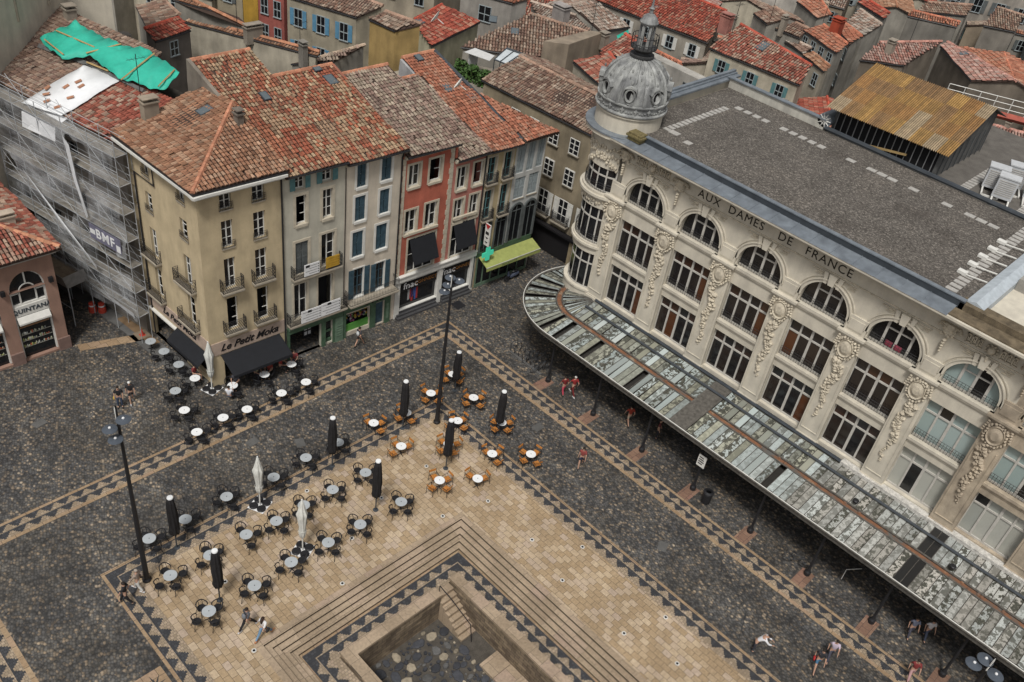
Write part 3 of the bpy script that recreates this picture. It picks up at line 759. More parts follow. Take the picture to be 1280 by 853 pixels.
# ---------------------------------------------------------------- grey-green house with posters on its balconies
def grey_house():
    rt = root('town_house', (10.1, -7.0, 0), 'pale grey house with white notice sheets hung on its two balconies', 'house', FRONT_G)
    col = (.48, .455, .375)
    W = [(10.83, 11.53, 13.2, 14.2), (8.85, 9.6, 13.25, 14.25), (10.72, 11.5, 10.65, 12.75), (8.78, 9.55, 10.55, 12.7), (10.6, 11.6, 6.85, 9.35), (8.6, 9.65, 6.85, 9.4), (10.72, 11.75, 3.2, 6.1), (8.7, 9.9, 3.2, 6.1)]
    shop = [(9.65, 12.15, 0, 2.15), (8.72, 9.3, .15, 2.1)]
    house_body(rt, FA, 7.87, 12.395, 14.35, W + shop, col, -13.3)
    st = dict(sur='cream_trim', surw=.16)
    window(rt, FA, *W[0], 2, 2, shut='teal_paint'); window(rt, FA, *W[1], 2, 2, shut='teal_paint')
    window(rt, FA, *W[2], 2, 3, ajar=2, **st); window(rt, FA, *W[3], 2, 3, **st)
    window(rt, FA, *W[4], 2, 3, shut='grey_paint', shut_open=False, **st); window(rt, FA, *W[5], 2, 3, ajar=1, **st)
    window(rt, FA, *W[6], 2, 2, ajar=1, sur='cream_trim'); window(rt, FA, *W[7], 2, 1, ajar=2, glass='dark_room', sur='cream_trim')
    balcony(rt, FA, 8.2, 11.95, 6.75, .95, .45, 'lattice', pitch=.1); balcony(rt, FA, 7.75, 12.33, 3.05, 1.0, .5, 'lattice', pitch=.1)
    # notice sheets (white boards with ruled lines) and one yellow sheet
    for a, b, z0, z1, d, m0 in ((10.05, 11.2, 6.85, 7.75, .47, 'white_sheet'), (8.5, 9.55, 6.95, 7.8, .47, 'yellow_sheet'), (9.95, 11.5, 3.1, 4.1, .52, 'white_sheet'), (8.4, 9.93, 3.1, 4.15, .52, 'white_sheet')):
        mat('yellow_sheet', (.42, .25, .03), .7, .25)
        m = MB(); bx(m, FA, a, b, d - .04, d, z0, z1); o = m.build('banner', M_[m0], rt)
        k = MB()
        for i in range(4):
            z = z0 + (z1 - z0) * (.16 + .22 * i); bx(k, FA, a + .06, a + .14, d, d + .006, z - .03, z + .05, 0); bx(k, FA, a + .2, b - (.1 if i % 2 else .35), d, d + .006, z, z + .025)
        if m0 == 'white_sheet': bx(k, FA, a + .75, a + 1.05, d, d + .006, z1 - .24, z1 - .06)
        k.build('print', M_['ink'] if m0 == 'white_sheet' else mat('amber_ink', (.28, .15, .02), .7), o)
    # green shopfront
    m = MB(); bx(m, FA, 7.9, 12.36, .004, .16, 2.2, 2.72); bx(m, FA, 12.17, 12.36, .004, .12, 0, 2.2); bx(m, FA, 9.32, 9.62, .004, .12, .0, 2.2); bx(m, FA, 8.55, 8.7, .004, .12, .0, 2.2); bx(m, FA, 8.72, 9.3, -.14, -.06, .15, .45); bx(m, FA, 8.72, 9.3, -.14, -.06, 1.05, 1.2)
    f = m.build('shopfront', M_['green_paint'], rt)
    m = MB(); bx(m, FA, 7.9, 8.54, .004, .18, 0, 2.15)
    for i in range(5): bx(m, FA, 8.0, 8.44, .18, .2, .5 + .22 * i, .58 + .22 * i)
    m.build('panel', M_['green_pale'], f)
    m = MB(); bx(m, FA, 8.04, 12.3, .16, .30, 2.73, 2.78); bx(m, FA, 8.0, 12.3, .16, .26, 2.60, 2.64); m.build('moulding', M_['green_pale'], f)
    m = MB(); m.quad(FA(8.7, -.18, 0), FA(9.32, -.18, 0), FA(9.32, -.18, 2.15), FA(8.7, -.18, 2.15)); m.build('door_panel', M_['dark_glass'], rt)
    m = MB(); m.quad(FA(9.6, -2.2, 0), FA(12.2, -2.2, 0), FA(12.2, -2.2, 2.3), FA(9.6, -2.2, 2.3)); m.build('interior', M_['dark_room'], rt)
    m = MB(); bx(m, FA, 9.7, 10.4, -1.2, -1.15, .25, 1.4); k = m.build('notice_board', M_['iron'], rt)
    m = MB()
    for i in range(2):
        for j in range(2): bx(m, FA, 9.78 + .3 * i, 10.0 + .3 * i, -1.15, -1.14, .5 + .45 * j, .8 + .45 * j)
    m.build('paper', M_['white_sheet'], k)
    zr, yb, sky = std_roof(rt, 7.95, 12.4, 14.45, -13.4, 'mixed')
    gable_fill(rt, 12.55, -8.4, 16.5, -13.4, zr + .25, -13.5, (.22, .19, .155), .25)
    gable_fill(rt, 8.1, -9.0, 16.2, -13.4, zr - .05, -13.5, (.33, .28, .22))
    sky(9.6, 6.6, .55, .8)
    eaves(rt, FA, 7.9, 12.3, 14.5)
grey_house()

# ---------------------------------------------------------------- pale pink-white house with blue shutters
def white_house():
    rt = root('town_house', (5.6, -7.0, 0), 'pale plaster house with blue shutters above a green flower shop', 'house', FRONT_G)
    col = (.58, .515, .42)
    W = [(6.22, 6.98, 12.15, 13.85), (4.2, 5.05, 12.15, 13.9), (6.2, 7.08, 9.6, 11.5), (4.25, 5.1, 9.6, 11.5), (6.3, 7.22, 6.75, 8.8), (4.32, 5.28, 6.75, 8.8), (6.15, 7.0, 3.3, 5.75), (4.35, 5.15, 3.3, 5.65)]
    shop = [(5.55, 7.6, .35, 2.0), (4.25, 5.0, 0.05, 2.05)]
    house_body(rt, FA, 3.35, 7.865, 14.1, W + shop, col, -10.7)
    for i, w in enumerate(W[:6]): window(rt, FA, *w, 2, 2, fm='white_frame', sur='white_trim', surw=.15, shut='blue_paint', shut_open=False, louv=(i != 1))
    for w in W[6:]: window(rt, FA, *w, 2, 3, fm='blue_paint', sur='white_trim', surw=.08, shut='blue_paint')
    balcony(rt, FA, 3.5, 7.7, 3.2, 1.0, .8, 'bars')
    m = MB(); bx(m, FA, 3.75, 7.84, .004, .14, 2.2, 2.95); bx(m, FA, 7.62, 7.84, .004, .12, 0, 2.2); bx(m, FA, 5.05, 5.5, .004, .12, 0, 2.2); bx(m, FA, 3.75, 4.2, .004, .14, 0, 2.2); f = m.build('shopfront', M_['green_paint'], rt)
    m = MB(); bx(m, FA, 3.85, 7.8, .14, .24, 2.95, 3.0); bx(m, FA, 3.9, 4.1, .14, .17, .4, 1.8); m.build('moulding', M_['green_pale'], f)
    text_mesh('lettering', 'ONE', frame(FA(5.3, .145, 2.58), (-1, .05, 0), (0, 0, 1)), M_['ink'], f, .72, .1, .02, 1.3, .02)
    m = MB(); bx(m, FA, 5.55, 7.6, -.2, -.1, .36, .95); m.build('display_base', mat('bright_green', (.10, .30, .06), .6, .1), rt)
    m = MB(); R = random.Random(5)
    for i in range(60):
        c = R.choice([(.25, .03, .03), (.06, .12, .03), (.3, .2, .03), (.02, .03, .05), (.3, .28, .26), (.18, .05, .12)]); s = R.uniform(5.65, 7.5); z = R.uniform(1.0, 1.85)
        q = FA(s, -.22 - R.random() * .2, z); m.blob(q, .1, .1, .1, 0, c, 5)
    m.build('display', M_['paint'], rt)
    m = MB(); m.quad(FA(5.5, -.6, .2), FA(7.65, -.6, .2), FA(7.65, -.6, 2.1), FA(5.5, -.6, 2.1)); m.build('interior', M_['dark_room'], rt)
    m = MB(); bx(m, FA, 4.25, 5.0, -.2, -.14, .05, 2.05); m.build('door', M_['blue_paint'], rt)
    zr, yb, sky = std_roof(rt, 3.15, 7.95, 14.25, -10.8, 'mixed')
    gable_fill(rt, 3.2, -2.5, 14.25, -10.8, zr + .12, -10.9, (.30, .12, .08), .2)
    sky(4.3, 7.1, .75, 1.0); sky(4.55, 9.6 - 1.0, .6, .55)
    eaves(rt, FA, 3.2, 7.9, 14.28); pipe(rt, [FA(3.45, .3, 14.1), FA(3.42, .09, 13.6), FA(3.42, .09, 2.9)]); pipe(rt, [FA(7.84, .06, 14), FA(7.84, .06, 2.9)], .03)
white_house()

# ---------------------------------------------------------------- two red houses over the phone shop
def red_houses():
    red = (.44, .13, .085)
    rt = root('town_house', (1.0, -7.0, 0), 'taller red house with cream quoins, left of the two above the black shopfronts', 'house', FRONT_G)
    W = [(1.75, 2.75, 11.0, 12.75), (-.15, .95, 10.95, 12.8), (1.78, 2.82, 7.25, 9.2), (-.05, 1.05, 7.25, 9.3), (-.1, 2.4, 3.75, 6.75)]
    S1 = (-.72, 2.9, .55, 3.1)
    house_body(rt, FA, -1.2, 3.345, 13.5, W + [S1], red, -10.3, 'old_plaster')
    def dress(rt, W):
        for i, w in enumerate(W[:4]): window(rt, FA, *w, 2, 2, sur='cream_trim', surw=.14, ajar=(1, 2, 1, 1)[i], fw=.08)
        w = W[4]; window(rt, FA, *w, 3, 2, sur='cream_trim', surw=.13, dep=.2)
        m = MB(); m.ext([FA(w[0] + .1, .06, w[3] - .05), FA(w[1] - .1, .06, w[3] - .05), FA(w[1] - .12, .75, w[2] + 1.15), FA(w[0] + .08, .75, w[2] + 1.15)], (0, 0, -.03)); m.build('awning', M_['black_cloth'], rt)
        m = MB(); bx(m, FA, w[0] - .05, w[1] + .05, .004, .18, w[3] + .42, w[3] + .6); m.build('ledge', M_['cream_trim'], rt)
    dress(rt, W)
    for x0, x1 in ((3.03, 3.34), (-1.2, -.82)):
        z = 3.7; m = MB()
        while z < 13.3: bx(m, FA, x0, x1 - (.08 if int(z / .42) % 2 else 0), .004, .045, z, z + .39); z += .42
        m.build('quoins', M_['cream_trim'], rt)
    def shop(rt, x0, x1, S, txt):
        m = MB(); bx(m, FA, x0, x1, .004, .22, 3.28, 3.66); bx(m, FA, x0, S[0] - .0, .004, .12, 0, 3.28); bx(m, FA, S[1], x1, .004, .12, 0, 3.28); bx(m, FA, S[0], S[1], .004, .12, 3.1, 3.28); bx(m, FA, x0, x1, .004, .30, 3.70, 3.78); bx(m, FA, S[0] - .02, S[0] + .03, -.24, .0, .5, 3.12); bx(m, FA, S[1] - .03, S[1] + .02, -.24, .0, .5, 3.12); bx(m, FA, S[0], S[1], -.24, .05, .40, .57)
        f = m.build('shopfront', M_['white_trim'], rt)
        m = MB(); bx(m, FA, S[0], S[1], -.1, -.06, 2.15, 3.1); b = m.build('sign_board', M_['ink'], f)
        text_mesh('lettering', 'fnac', frame(FA((S[0] + S[1]) / 2 + .72, -.055, 2.56), (-1, .05, 0), (0, 0, 1)), M_['white_sheet'], b, .80, .06, .01, 1.06, .004)
        text_mesh('lettering', 'CONNECT', frame(FA((S[0] + S[1]) / 2 - .72, -.055, 2.56), (-1, .05, 0), (0, 0, 1)), mat('amber_letter', (.30, .13, .03), .6), b, .42, 0, .01, 1.05)
        m = MB(); m.quad(FA(S[0], -.2, .2), FA(S[1], -.2, .2), FA(S[1], -.2, 2.5), FA(S[0], -.2, 2.5)); m.build('shop_window', M_['dark_glass'], rt)
        m = MB(); bx(m, FA, x0 + .3, x1 - .1, .0, .5, .002, .16); bx(m, FA, x0 + .4, x1 - .2, -.1, .28, .16, .32); bx(m, FA, S[0], S[1], -.1, .1, .32, .5); m.build('doorstep', mat('dark_step', (.05, .05, .052), .8, .2), rt)
    shop(rt, -.98, 3.34, S1, 1)
    m = MB(); R = random.Random(2)
    for i in range(7):
        c = R.choice([(.3, .03, .03), (.04, .08, .25), (.3, .3, .3)]); a = .9 + R.random() * .9; bx(m, FA, a, a + .18, -.195, -.19, .8 + R.random() * .5, 2.2, 0, c)
    m.build('poster', M_['paint'], rt)
    zr, yb, sky = std_roof(rt, -1.45, 3.15, 13.62, -10.4, 'pale')
    gable_fill(rt, -1.25, -2.2, 13.6, -10.4, zr - .03, -10.45, red)
    eaves(rt, FA, -1.4, 3.2, 13.66, .42)
    rt = root('town_house', (-2.8, -7.0, 0), 'lower red house with scuffed paint between the taller red house and the cream one', 'house', FRONT_G)
    W = [(-2.6, -1.65, 9.65, 11.5), (-4.15, -3.2, 9.65, 11.55), (-2.55, -1.65, 6.9, 8.85), (-4.05, -3.15, 6.95, 8.9), (-3.85, -1.65, 3.75, 6.8)]
    S2 = (-4.0, -1.1, .55, 3.1)
    house_body(rt, FA, -4.35, -1.205, 12.1, W + [S2], (.46, .19, .15), -10.2, 'old_plaster')
    dress(rt, W); shop(rt, -4.34, -.99, S2, 1)
    zr, yb, sky = std_roof(rt, -4.4, -1.45, 12.28, -10.3, 'pale'); gable_fill(rt, -4.2, -2.2, 12.2, -10.3, zr - .03, -10.45, red)
    eaves(rt, FA, -4.4, -1.3, 12.32, .42); pipe(rt, [FA(-4.25, .1, 12), FA(-4.25, .1, .2)])
red_houses()

# ---------------------------------------------------------------- cream house and white end house over the pharmacy
def arch_poly(F, a, b, z0, zs, d, n=10):
    r = (b - a) / 2; c = (a + b) / 2
    return [F(a, d, z0), F(b, d, z0)] + [F(c + r * math.cos(PI * k / n), d, zs + r * math.sin(PI * k / n)) for k in range(n + 1)]
def arch_window(rt, F, a, b, z0, zs, rim='cream_trim', rw=.16):
    m = MB(); m.poly(arch_poly(F, a, b, z0, zs, .012)); o = m.build('arched_window', M_['dark_glass'], rt)
    m = MB(); r = (b - a) / 2; c = (a + b) / 2; n = 10
    pts = [(a, z0)] + [(c - r * math.cos(PI * k / n), zs + r * math.sin(PI * k / n)) for k in range(n + 1)] + [(b, z0)]
    out = [(a - rw, z0)] + [(c - (r + rw) * math.cos(PI * k / n), zs + (r + rw) * math.sin(PI * k / n)) for k in range(n + 1)] + [(b + rw, z0)]
    for i in range(len(pts) - 1):
        m.ext([F(pts[i][0], .003, pts[i][1]), F(pts[i + 1][0], .003, pts[i + 1][1]), F(out[i + 1][0], .003, out[i + 1][1]), F(out[i][0], .003, out[i][1])], F.n * .12)
    m.build('arch_trim', M_[rim], o)
    m = MB(); bx(m, F, c - .03, c + .03, .02, .06, z0, zs + r * .95); bx(m, F, a, b, .02, .05, zs - .04, zs + .03); m.build('glazing_bar', M_['grey_paint'], o)
def end_houses():
    rt = root('town_house', (-5.8, -7.0, 0), 'narrow cream house with black window balconies between the red and white houses', 'house', FRONT_G)
    W = [(-5.4, -4.55, 9.45, 11.6), (-7.0, -6.15, 9.5, 11.7), (-5.4, -4.55, 6.3, 8.85), (-7.0, -6.15, 6.35, 8.95)]
    house_body(rt, FA, -7.3, -4.355, 12.05, W, (.46, .37, .22), -12.2)
    for i, w in enumerate(W):
        window(rt, FA, *w, 2, 3, fm='teal_paint', sur='cream_trim', surw=.12, ajar=1 if i % 2 else 0)
        balcony(rt, FA, w[0] - .12, w[1] + .12, w[2] + .05, .9, .35, 'lattice', pitch=.08)
    for a, b in ((-5.6, -4.7), (-7.15, -6.15)): arch_window(rt, FA, a, b, 3.3, 5.7, 'grey_paint', .1)
    m = MB(); bx(m, FA, -7.29, -4.36, .004, .06, 2.9, 3.3); bx(m, FA, -7.29, -7.2, .004, .05, 3.3, 5.4); m.build('shop_fascia', M_['green_paint'], rt)
    zr, yb, sky = std_roof(rt, -7.6, -4.4, 12.25, -12.3, 'salmon')
    gable_fill(rt, -4.2, -9.8, 14.6, -12.3, zr, -12.4, (.42, .42, .42)); sky(-5.7, 10.4, .6, .75); sky(-5.6, 6.6, .7, .9); sky(-6.85, 5.2, .7, .9)
    m = MB(); m.tube([(-7.62, -1.9, 12.35), (-7.62, -12.3, 15.5)], .2, 5); m.build('valley_gutter', M_['zinc_dark'], rt)
    eaves(rt, FA, -7.5, -4.4, 12.28, .42)
    rt = root('town_house', (-8.8, -4.0, 0), 'white end house with closed pale shutters and arched windows at the street corner', 'house', FRONT_G)
    wh = (.50, .50, .475)
    mb = MB(); p = [FA(-7.305, 0, 0), FA(-10.4, 0, 0), Vector((-7.62, -7.2, 0)), Vector((-7.305, -7.2, 0))]
    W = [(-8.35, -7.5, 9.5, 11.9), (-9.35, -8.6, 9.5, 11.95), (-10.3, -9.6, 9.6, 12.0)]
    W2 = [(-8.75, -7.65, 7.25, 9.1), (-10.15, -9.1, 7.3, 9.15)]
    wall_open(mb, FA, -10.4, -7.305, 0, 12.25, W + W2, .2, 0, wh)
    for a, b in ((p[1], p[2]), (p[2], p[3])): mb.quad((a.x, a.y, 0), (b.x, b.y, 0), (b.x, b.y, 12.25), (a.x, a.y, 12.25), 0, wh)
    mb.build('wall', M_['plaster'], rt)
    for w in W: window(rt, FA, *w, 2, 1, shut='pale_shutter', shut_open=False, sill=False)
    for w in W2: window(rt, FA, *w, 2, 1, shut='pale_shutter', shut_open=False, sill=True)
    for a, b in ((-8.75, -7.65), (-10.2, -9.15)): arch_window(rt, FA, a, b, 3.4, 6.2, 'grey_paint', .18)
    tile_roof('roof', rt, [(-11.2, -1.35, 12.4), (-7.62, -1.5, 12.4), (-7.62, -7.2, 14.1)], 'salmon')
    m = MB(); bx(m, FA, -10.6, -7.4, .003, .35, 12.2, 12.32); m.build('cornice', M_['cream_trim'], rt)
    m = MB(); bx(m, FA, -10.35, -7.31, .004, .06, 2.9, 3.4); m.build('shop_fascia', M_['green_paint'], rt)
    # pharmacy: lime awning, green cross, dark shop windows
    m = MB(); m.ext([FA(-11.2 + .7, .1, 2.95), FA(-4.7, .1, 2.95), FA(-4.75, 1.1, 2.45), FA(-10.6, 1.1, 2.45)], (0, 0, -.03)); m.ext([FA(-10.6, 1.1, 2.45), FA(-4.75, 1.1, 2.45), FA(-4.75, 1.13, 2.12), FA(-10.6, 1.13, 2.12)], (0, .03, 0)); aw = m.build('awning', M_['lime_cloth'], rt)
    m = MB(); bx(m, FA, -10.6, -4.75, 1.12, 1.15, 2.42, 2.48); m.build('awning_edge', M_['white_trim'], aw)
    text_mesh('lettering', 'PHARMACIE', frame(FA(-7.2, 1.165, 2.27), (-1, .05, 0), (0, 0, 1)), M_['green_paint'], aw, .26, 0, .004, 1.2)
    m = MB(); m.quad(FA(-10.3, .02, 0), FA(-4.6, .02, 0), FA(-4.6, .02, 2.75), FA(-10.3, .02, 2.75)); g = m.build('shop_window', M_['dark_glass'], rt)
    m = MB()
    for s in (-10.2, -9.2, -8.2, -7.25, -6.3, -5.4, -4.7): bx(m, FA, s, s + .09, .03, .09, 0, 2.75)
    bx(m, FA, -10.3, -4.6, .03, .07, .0, .3); m.build('shop_frame', M_['green_pale'], g)
    cr = root('pharmacy_cross', tuple(FA(-5.0, .7, 3.1)), 'lit green pharmacy cross jutting out above the lime awning', 'sign')
    mg, n, l, b = nt_new('cross_glow'); b.inputs['Base Color'].default_value = (.02, .18, .10, 1); b.inputs['Emission Color'].default_value = (.06, .55, .36, 1); b.inputs['Emission Strength'].default_value = .35
    m = MB(); c = FA(-5.0, .75, 3.55)
    for w, h in ((.58, .19), (.19, .58)): m.box(c.x - w, c.x + w, c.y - .07 + (.002 if w > h else 0), c.y + .07 - (.002 if w > h else 0), c.z - h, c.z + h)
    m.build('cross', mg, cr)
    m = MB(); m.tube([FA(-5.0, .0, 3.6), FA(-5.0, .7, 3.6)], .04, 5); m.build('bracket', M_['iron'], cr)
    sg = root('projecting_sign', tuple(FA(-4.55, .5, 5.0)), 'tall white projecting sign with a red top, hung beside the green cross', 'sign')
    m = MB(); m.box(-4.85, -4.75, -1.75, -1.2, 4.3, 6.2); m.build('panel', M_['white_trim'], sg)
    m = MB(); m.ext([(-4.738, -1.75, 6.2), (-4.738, -1.2, 6.2), (-4.738, -1.47, 5.75)], (.01, 0, 0), 0, (.4, .03, .03)); m.box(-4.748, -4.738, -1.65, -1.3, 5.3, 5.55, 0, None, (.02, .02, .02))
    for z in (4.9, 4.5): m.ext([(-4.748, -1.65, z + .16), (-4.748, -1.3, z + .16), (-4.748, -1.47, z)], (.01, 0, 0), 0, (.02, .02, .02))
    m.build('print', M_['paint'], sg)
    m = MB(); m.tube([(-4.8, -2.1, 6.0), (-4.8, -1.5, 6.0)], .03, 4); m.build('bracket', M_['iron'], sg)
end_houses()
# ================================================================== department store
mat('lime_stone', (.56, .515, .425), .85, .14, 1.2, streak=.14, fine=.06)
mat('stone_relief', (.54, .48, .375), .9, .35, 5.0, streak=.15, fine=.15)
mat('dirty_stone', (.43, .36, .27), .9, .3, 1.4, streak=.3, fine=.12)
mat('lead', (.33, .335, .32), .6, .4, 2.2, streak=.5, fine=.2)
mat('lead_dark', (.05, .05, .05), .6, .3); mat('mullion', (.46, .44, .40), .6, .15)
mat('pane_mix', (.1, .1, .1), .15, 0, attr=True, spec=.6)
mat('letter_cut', (.030, .024, .018), .9, .2)
def store():
    XF = -5.8
    F = Fac((XF, 0, 0), (0, 1, 0), (1, 0, 0))
    PITCH, Y0 = 4.46, 8.9
    NB = 9
    pc = [Y0 + PITCH * i for i in range(NB + 1)]
    rt = root('department_store', (-14, 25, 0), 'ornate cream stone department store with arched windows, lead dome and flat gravel roof', 'building')
    R = random.Random(11)
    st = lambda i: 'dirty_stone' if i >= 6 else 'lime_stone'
    # ---- plain wall skin with the window openings of each bay
    for i in range(NB):
        a, b = pc[i] + .72, pc[i + 1] - .72; c = (a + b) / 2; r = (b - a) / 2
        y0, y1 = pc[i], pc[i + 1]
        mb = MB()
        wall_open(mb, F, y0, y1, 4.6, 13.30, [(a, b, 5.4, 8.45), (a, b, 9.3, 12.05)], .4)
        zs, n = 13.85, 18
        arc = [(c - r * math.cos(PI * k / n), zs + r * math.sin(PI * k / n)) for k in range(n + 1)]
        pts = [(a, 13.30)] + arc + [(b, 13.30)]
        for k in range(len(arc) - 1):
            p, q = arc[k], arc[k + 1]
            mb.quad(F(p[0], 0, p[1]), F(q[0], 0, q[1]), F(q[0], 0, 17.2), F(p[0], 0, 17.2))
        for s0, s1 in ((y0, a), (b, y1)): mb.quad(F(s0, 0, 13.30), F(s1, 0, 13.30), F(s1, 0, 17.2), F(s0, 0, 17.2))
        for k in range(len(pts) - 1): mb.quad(F(pts[k][0], 0, pts[k][1]), F(pts[k + 1][0], 0, pts[k + 1][1]), F(pts[k + 1][0], -.4, pts[k + 1][1]), F(pts[k][0], -.4, pts[k][1]))
        mb.quad(F(a, 0, 13.3), F(b, 0, 13.3), F(b, -.4, 13.3), F(a, -.4, 13.3))
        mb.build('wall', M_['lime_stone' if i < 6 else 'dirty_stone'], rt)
        # archivolt, outer fillet and keystone
        m = MB(); n2 = 20
        def sweep(r0, r1, d0, d1):
            for k in range(n2):
                t0, t1 = PI * k / n2, PI * (k + 1) / n2
                P = [(c - rr * math.cos(t), zs + rr * math.sin(t)) for t, rr in ((t0, r0), (t1, r0), (t1, r1), (t0, r1))]
                for x in (d1,): m.quad(*[F(p[0], x, p[1]) for p in P])
                m.quad(F(*(P[0][0], d0, P[0][1])), F(P[1][0], d0, P[1][1]), F(P[1][0], d1, P[1][1]), F(P[0][0], d1, P[0][1]))
                m.quad(F(P[3][0], d1, P[3][1]), F(P[2][0], d1, P[2][1]), F(P[2][0], d0, P[2][1]), F(P[3][0], d0, P[3][1]))
        sweep(r, r + .20, .002, .12); sweep(r + .20, r + .26, .002, .19); sweep(r + .36, r + .42, .002, .07)
        for s in (-.40, .0, .40):
            w0, w1 = (.17, .25) if s == 0 else (.10, .13)
            o = s * (1.0 if s == 0 else 1)
            zt = 16.0; zb = zs + math.sqrt(max(.01, (r + .0) ** 2 - o * o)) - .02
            m.ext([F(c + o - w0, .01, zb), F(c + o + w0, .01, zb), F(c + o * 1.25 + w1, .01, zt), F(c + o * 1.25 - w1, .01, zt)], F.n * (.26 if s == 0 else .15))
        m.build('archivolt', M_[st(i)], rt)
        # spandrels: sill courses, panel under the arch with rosettes, frieze between the two lower windows
        m = MB()
        bx(m, F, a - .08, b + .08, -.38, .16, 13.16, 13.36); bx(m, F, a - .08, b + .08, -.38, .10, 13.02, 13.158); bx(m, F, a, b, -.38, -.02, 12.05, 12.2)
        m.build('sill_course', M_[st(i)], rt); m = MB(); bx(m, F, a, b, -.30, -.12, 12.2, 13.02)
        for z0, z1 in ((12.24, 12.33), (12.86, 12.95)): bx(m, F, a + .5, b - .5, -.12, -.06, z0, z1)
        for s in (a + .5, b - .59): bx(m, F, s, s + .09, -.12, -.06, 12.33, 12.86)
        m.build('arch_panel', M_[st(i)], rt)
        for s in (a + .24, b - .24):
            m = MB()
            for k in range(6):
                t = k * PI / 3; q = F(s + .11 * math.cos(t), -.10, 12.6 + .11 * math.sin(t)); m.blob(q, .05, .07, .07)
            q = F(s, -.08, 12.6); m.blob(q, .06, .06, .06); m.build('rosette', M_['stone_relief'], rt)
        m = MB()
        bx(m, F, a - .02, b + .02, -.38, .14, 9.10, 9.28); bx(m, F, a, b, -.34, .05, 8.92, 9.098); bx(m, F, a, b, -.30, -.06, 8.46, 8.918)
        for k in range(14):
            s = a + (b - a) * (k + .5) / 14; q = F(s, -.05, 8.68); m.blob(q, .04, .07, .06)
        m.build('spandrel', M_[st(i)], rt)
        # glazing: stone-coloured mullions, four lights with a transom
        lights = i >= 5
        def panes(z0, z1, zt, kind):
            w = (b - a) / 4
            m = MB(); d0, d1 = -.36, -.24
            for k in range(5):
                s = a + w * k; hw = .045 if k in (0, 4) else (.075 if k == 2 else .055); bx(m, F, max(a, s - hw), min(b, s + hw), d0, d1, z0, z1)
            for z, hh in ((z0 + .06, .06), (zt, .055), (z1 - .05, .05)):
                for k in range(4):
                    bx(m, F, a + w * k + .055, a + w * (k + 1) - .055, d0 + .004, d1 - .004, z - hh, z + hh)
            o = m.build('window', M_['mullion'], rt)
            g = MB(); d = -.31
            for k in range(4):
                for zz0, zz1, up in ((z0, zt, 0), (zt, z1, 1)):
                    if i >= 5: col = R.choice([(.26, .33, .32), (.30, .37, .36), (.22, .28, .27)] if kind != 'low' else [(.34, .34, .30), (.37, .37, .33), (.30, .31, .28)]) if R.random() < .86 else (.012, .012, .012)
                    elif up: col = R.choice([(.030, .014, .010), (.012, .012, .014), (.045, .020, .012), (.016, .014, .016)])
                    else:
                        t = R.random()
                        col = (.010, .009, .010) if t < .62 else ((.075, .026, .010) if t < .80 else ((.040, .055, .075) if t < .87 and i in (3, 5) else (.020, .014, .012)))
                    g.quad(F(a + w * k, d, zz0), F(a + w * (k + 1), d, zz0), F(a + w * (k + 1), d, zz1), F(a + w * k, d, zz1), 0, col)
            g.build('pane', M_['pane_mix'], o)
            return o
        panes(5.4, 8.45, 7.62, 'low'); o = panes(9.3, 12.05, 11.2, 'mid')
        guard(o, F, a + .03, b - .03, 9.32, .62, -.12, .17)
        # arched window
        m = MB(); d0, d1 = -.36, -.24; w = (b - a) / 4
        for k in (1, 2, 3):
            s = a + w * k; zt = zs + math.sqrt(r * r - (s - c) ** 2); bx(m, F, s - .07, s + .07, d0, d1, 13.36, zt)
        bx(m, F, a, b, d0 + .004, d1 - .004, 13.36, 13.45)
        for k in (1, 2): bx(m, F, a + w * k + .07, a + w * (k + 1) - .07, d0 + .01, d1 - .01, 14.55, 14.63)
        o = m.build('arched_window', M_['mullion'], rt)
        g = MB()
        cols = [((.28, .35, .34) if R.random() < .6 else (.012, .012, .012)) if i >= 5 else ((.010, .010, .011) if R.random() < .85 else (.035, .05, .055)) for _ in range(4)]
        for k in range(4):
            sub = [(a + w * k, 13.36)] + [(x, zs + math.sqrt(max(0, r * r - (x - c) ** 2))) for x in [a + w * (k + j / 6) for j in range(7)]] + [(a + w * (k + 1), 13.36)]
            g.poly([F(x, -.31, z) for x, z in sub], 0, cols[k])
        g.build('pane', M_['pane_mix'], o)
        guard(o, F, a + .06, b - .06, 13.38, .52, -.10, .19)
        if i == 4:
            g = MB()
            for k in range(2):
                q = F(c - .2 + .55 * k, -.2, 13.62); bx(g, F, c - .55 + .55 * k, c - .12 + .55 * k, -.235, -.225, 13.5, 13.85)
            g.build('notice', mat('pink_paper', (.30, .05, .08), .8, .3), o)
        # ---- frieze
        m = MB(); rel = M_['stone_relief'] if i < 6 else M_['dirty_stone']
        bx(m, F, y0, y1, .002, .07, 16.02, 16.09)
        for s0, s1 in ((y0 + .78, c - .62), (c + .62, y1 - .78)):      # horizontal band under the frieze, broken by the keystone
            bx(m, F, s0, s1, .002, .08, 15.84, 15.90); bx(m, F, s0 + .25, s1 - .1, .002, .05, 15.62, 15.66)
            for k in range(5): q = F(s1 - .14 - .07 * k, .03, 15.76); m.blob(q, .05, .04, .05)
        if i in (0,) or i >= 5:
            for s0, s1 in ((y0 + .85, c - .45), (c + .45, y1 - .85)):
                n = 3; ww = (s1 - s0) / n
                for k in range(n):               # greek key
                    x = s0 + ww * k; t = .055
                    for p in ((x, x + t, 16.28, 16.80), (x, x + ww * .72, 16.745, 16.80), (x + ww * .72 - t, x + ww * .72, 16.42, 16.745), (x + ww * .3, x + ww * .72 - t, 16.42, 16.475), (x + ww * .3, x + ww * .3 + t, 16.475, 16.62), (x, x + ww, 16.28, 16.335)):
                        bx(m, F, p[0], p[1], .003, .13, p[2], p[3])
            q = F(c, .14, 16.52); m.blob(q, .26, .22, .22, n=10)
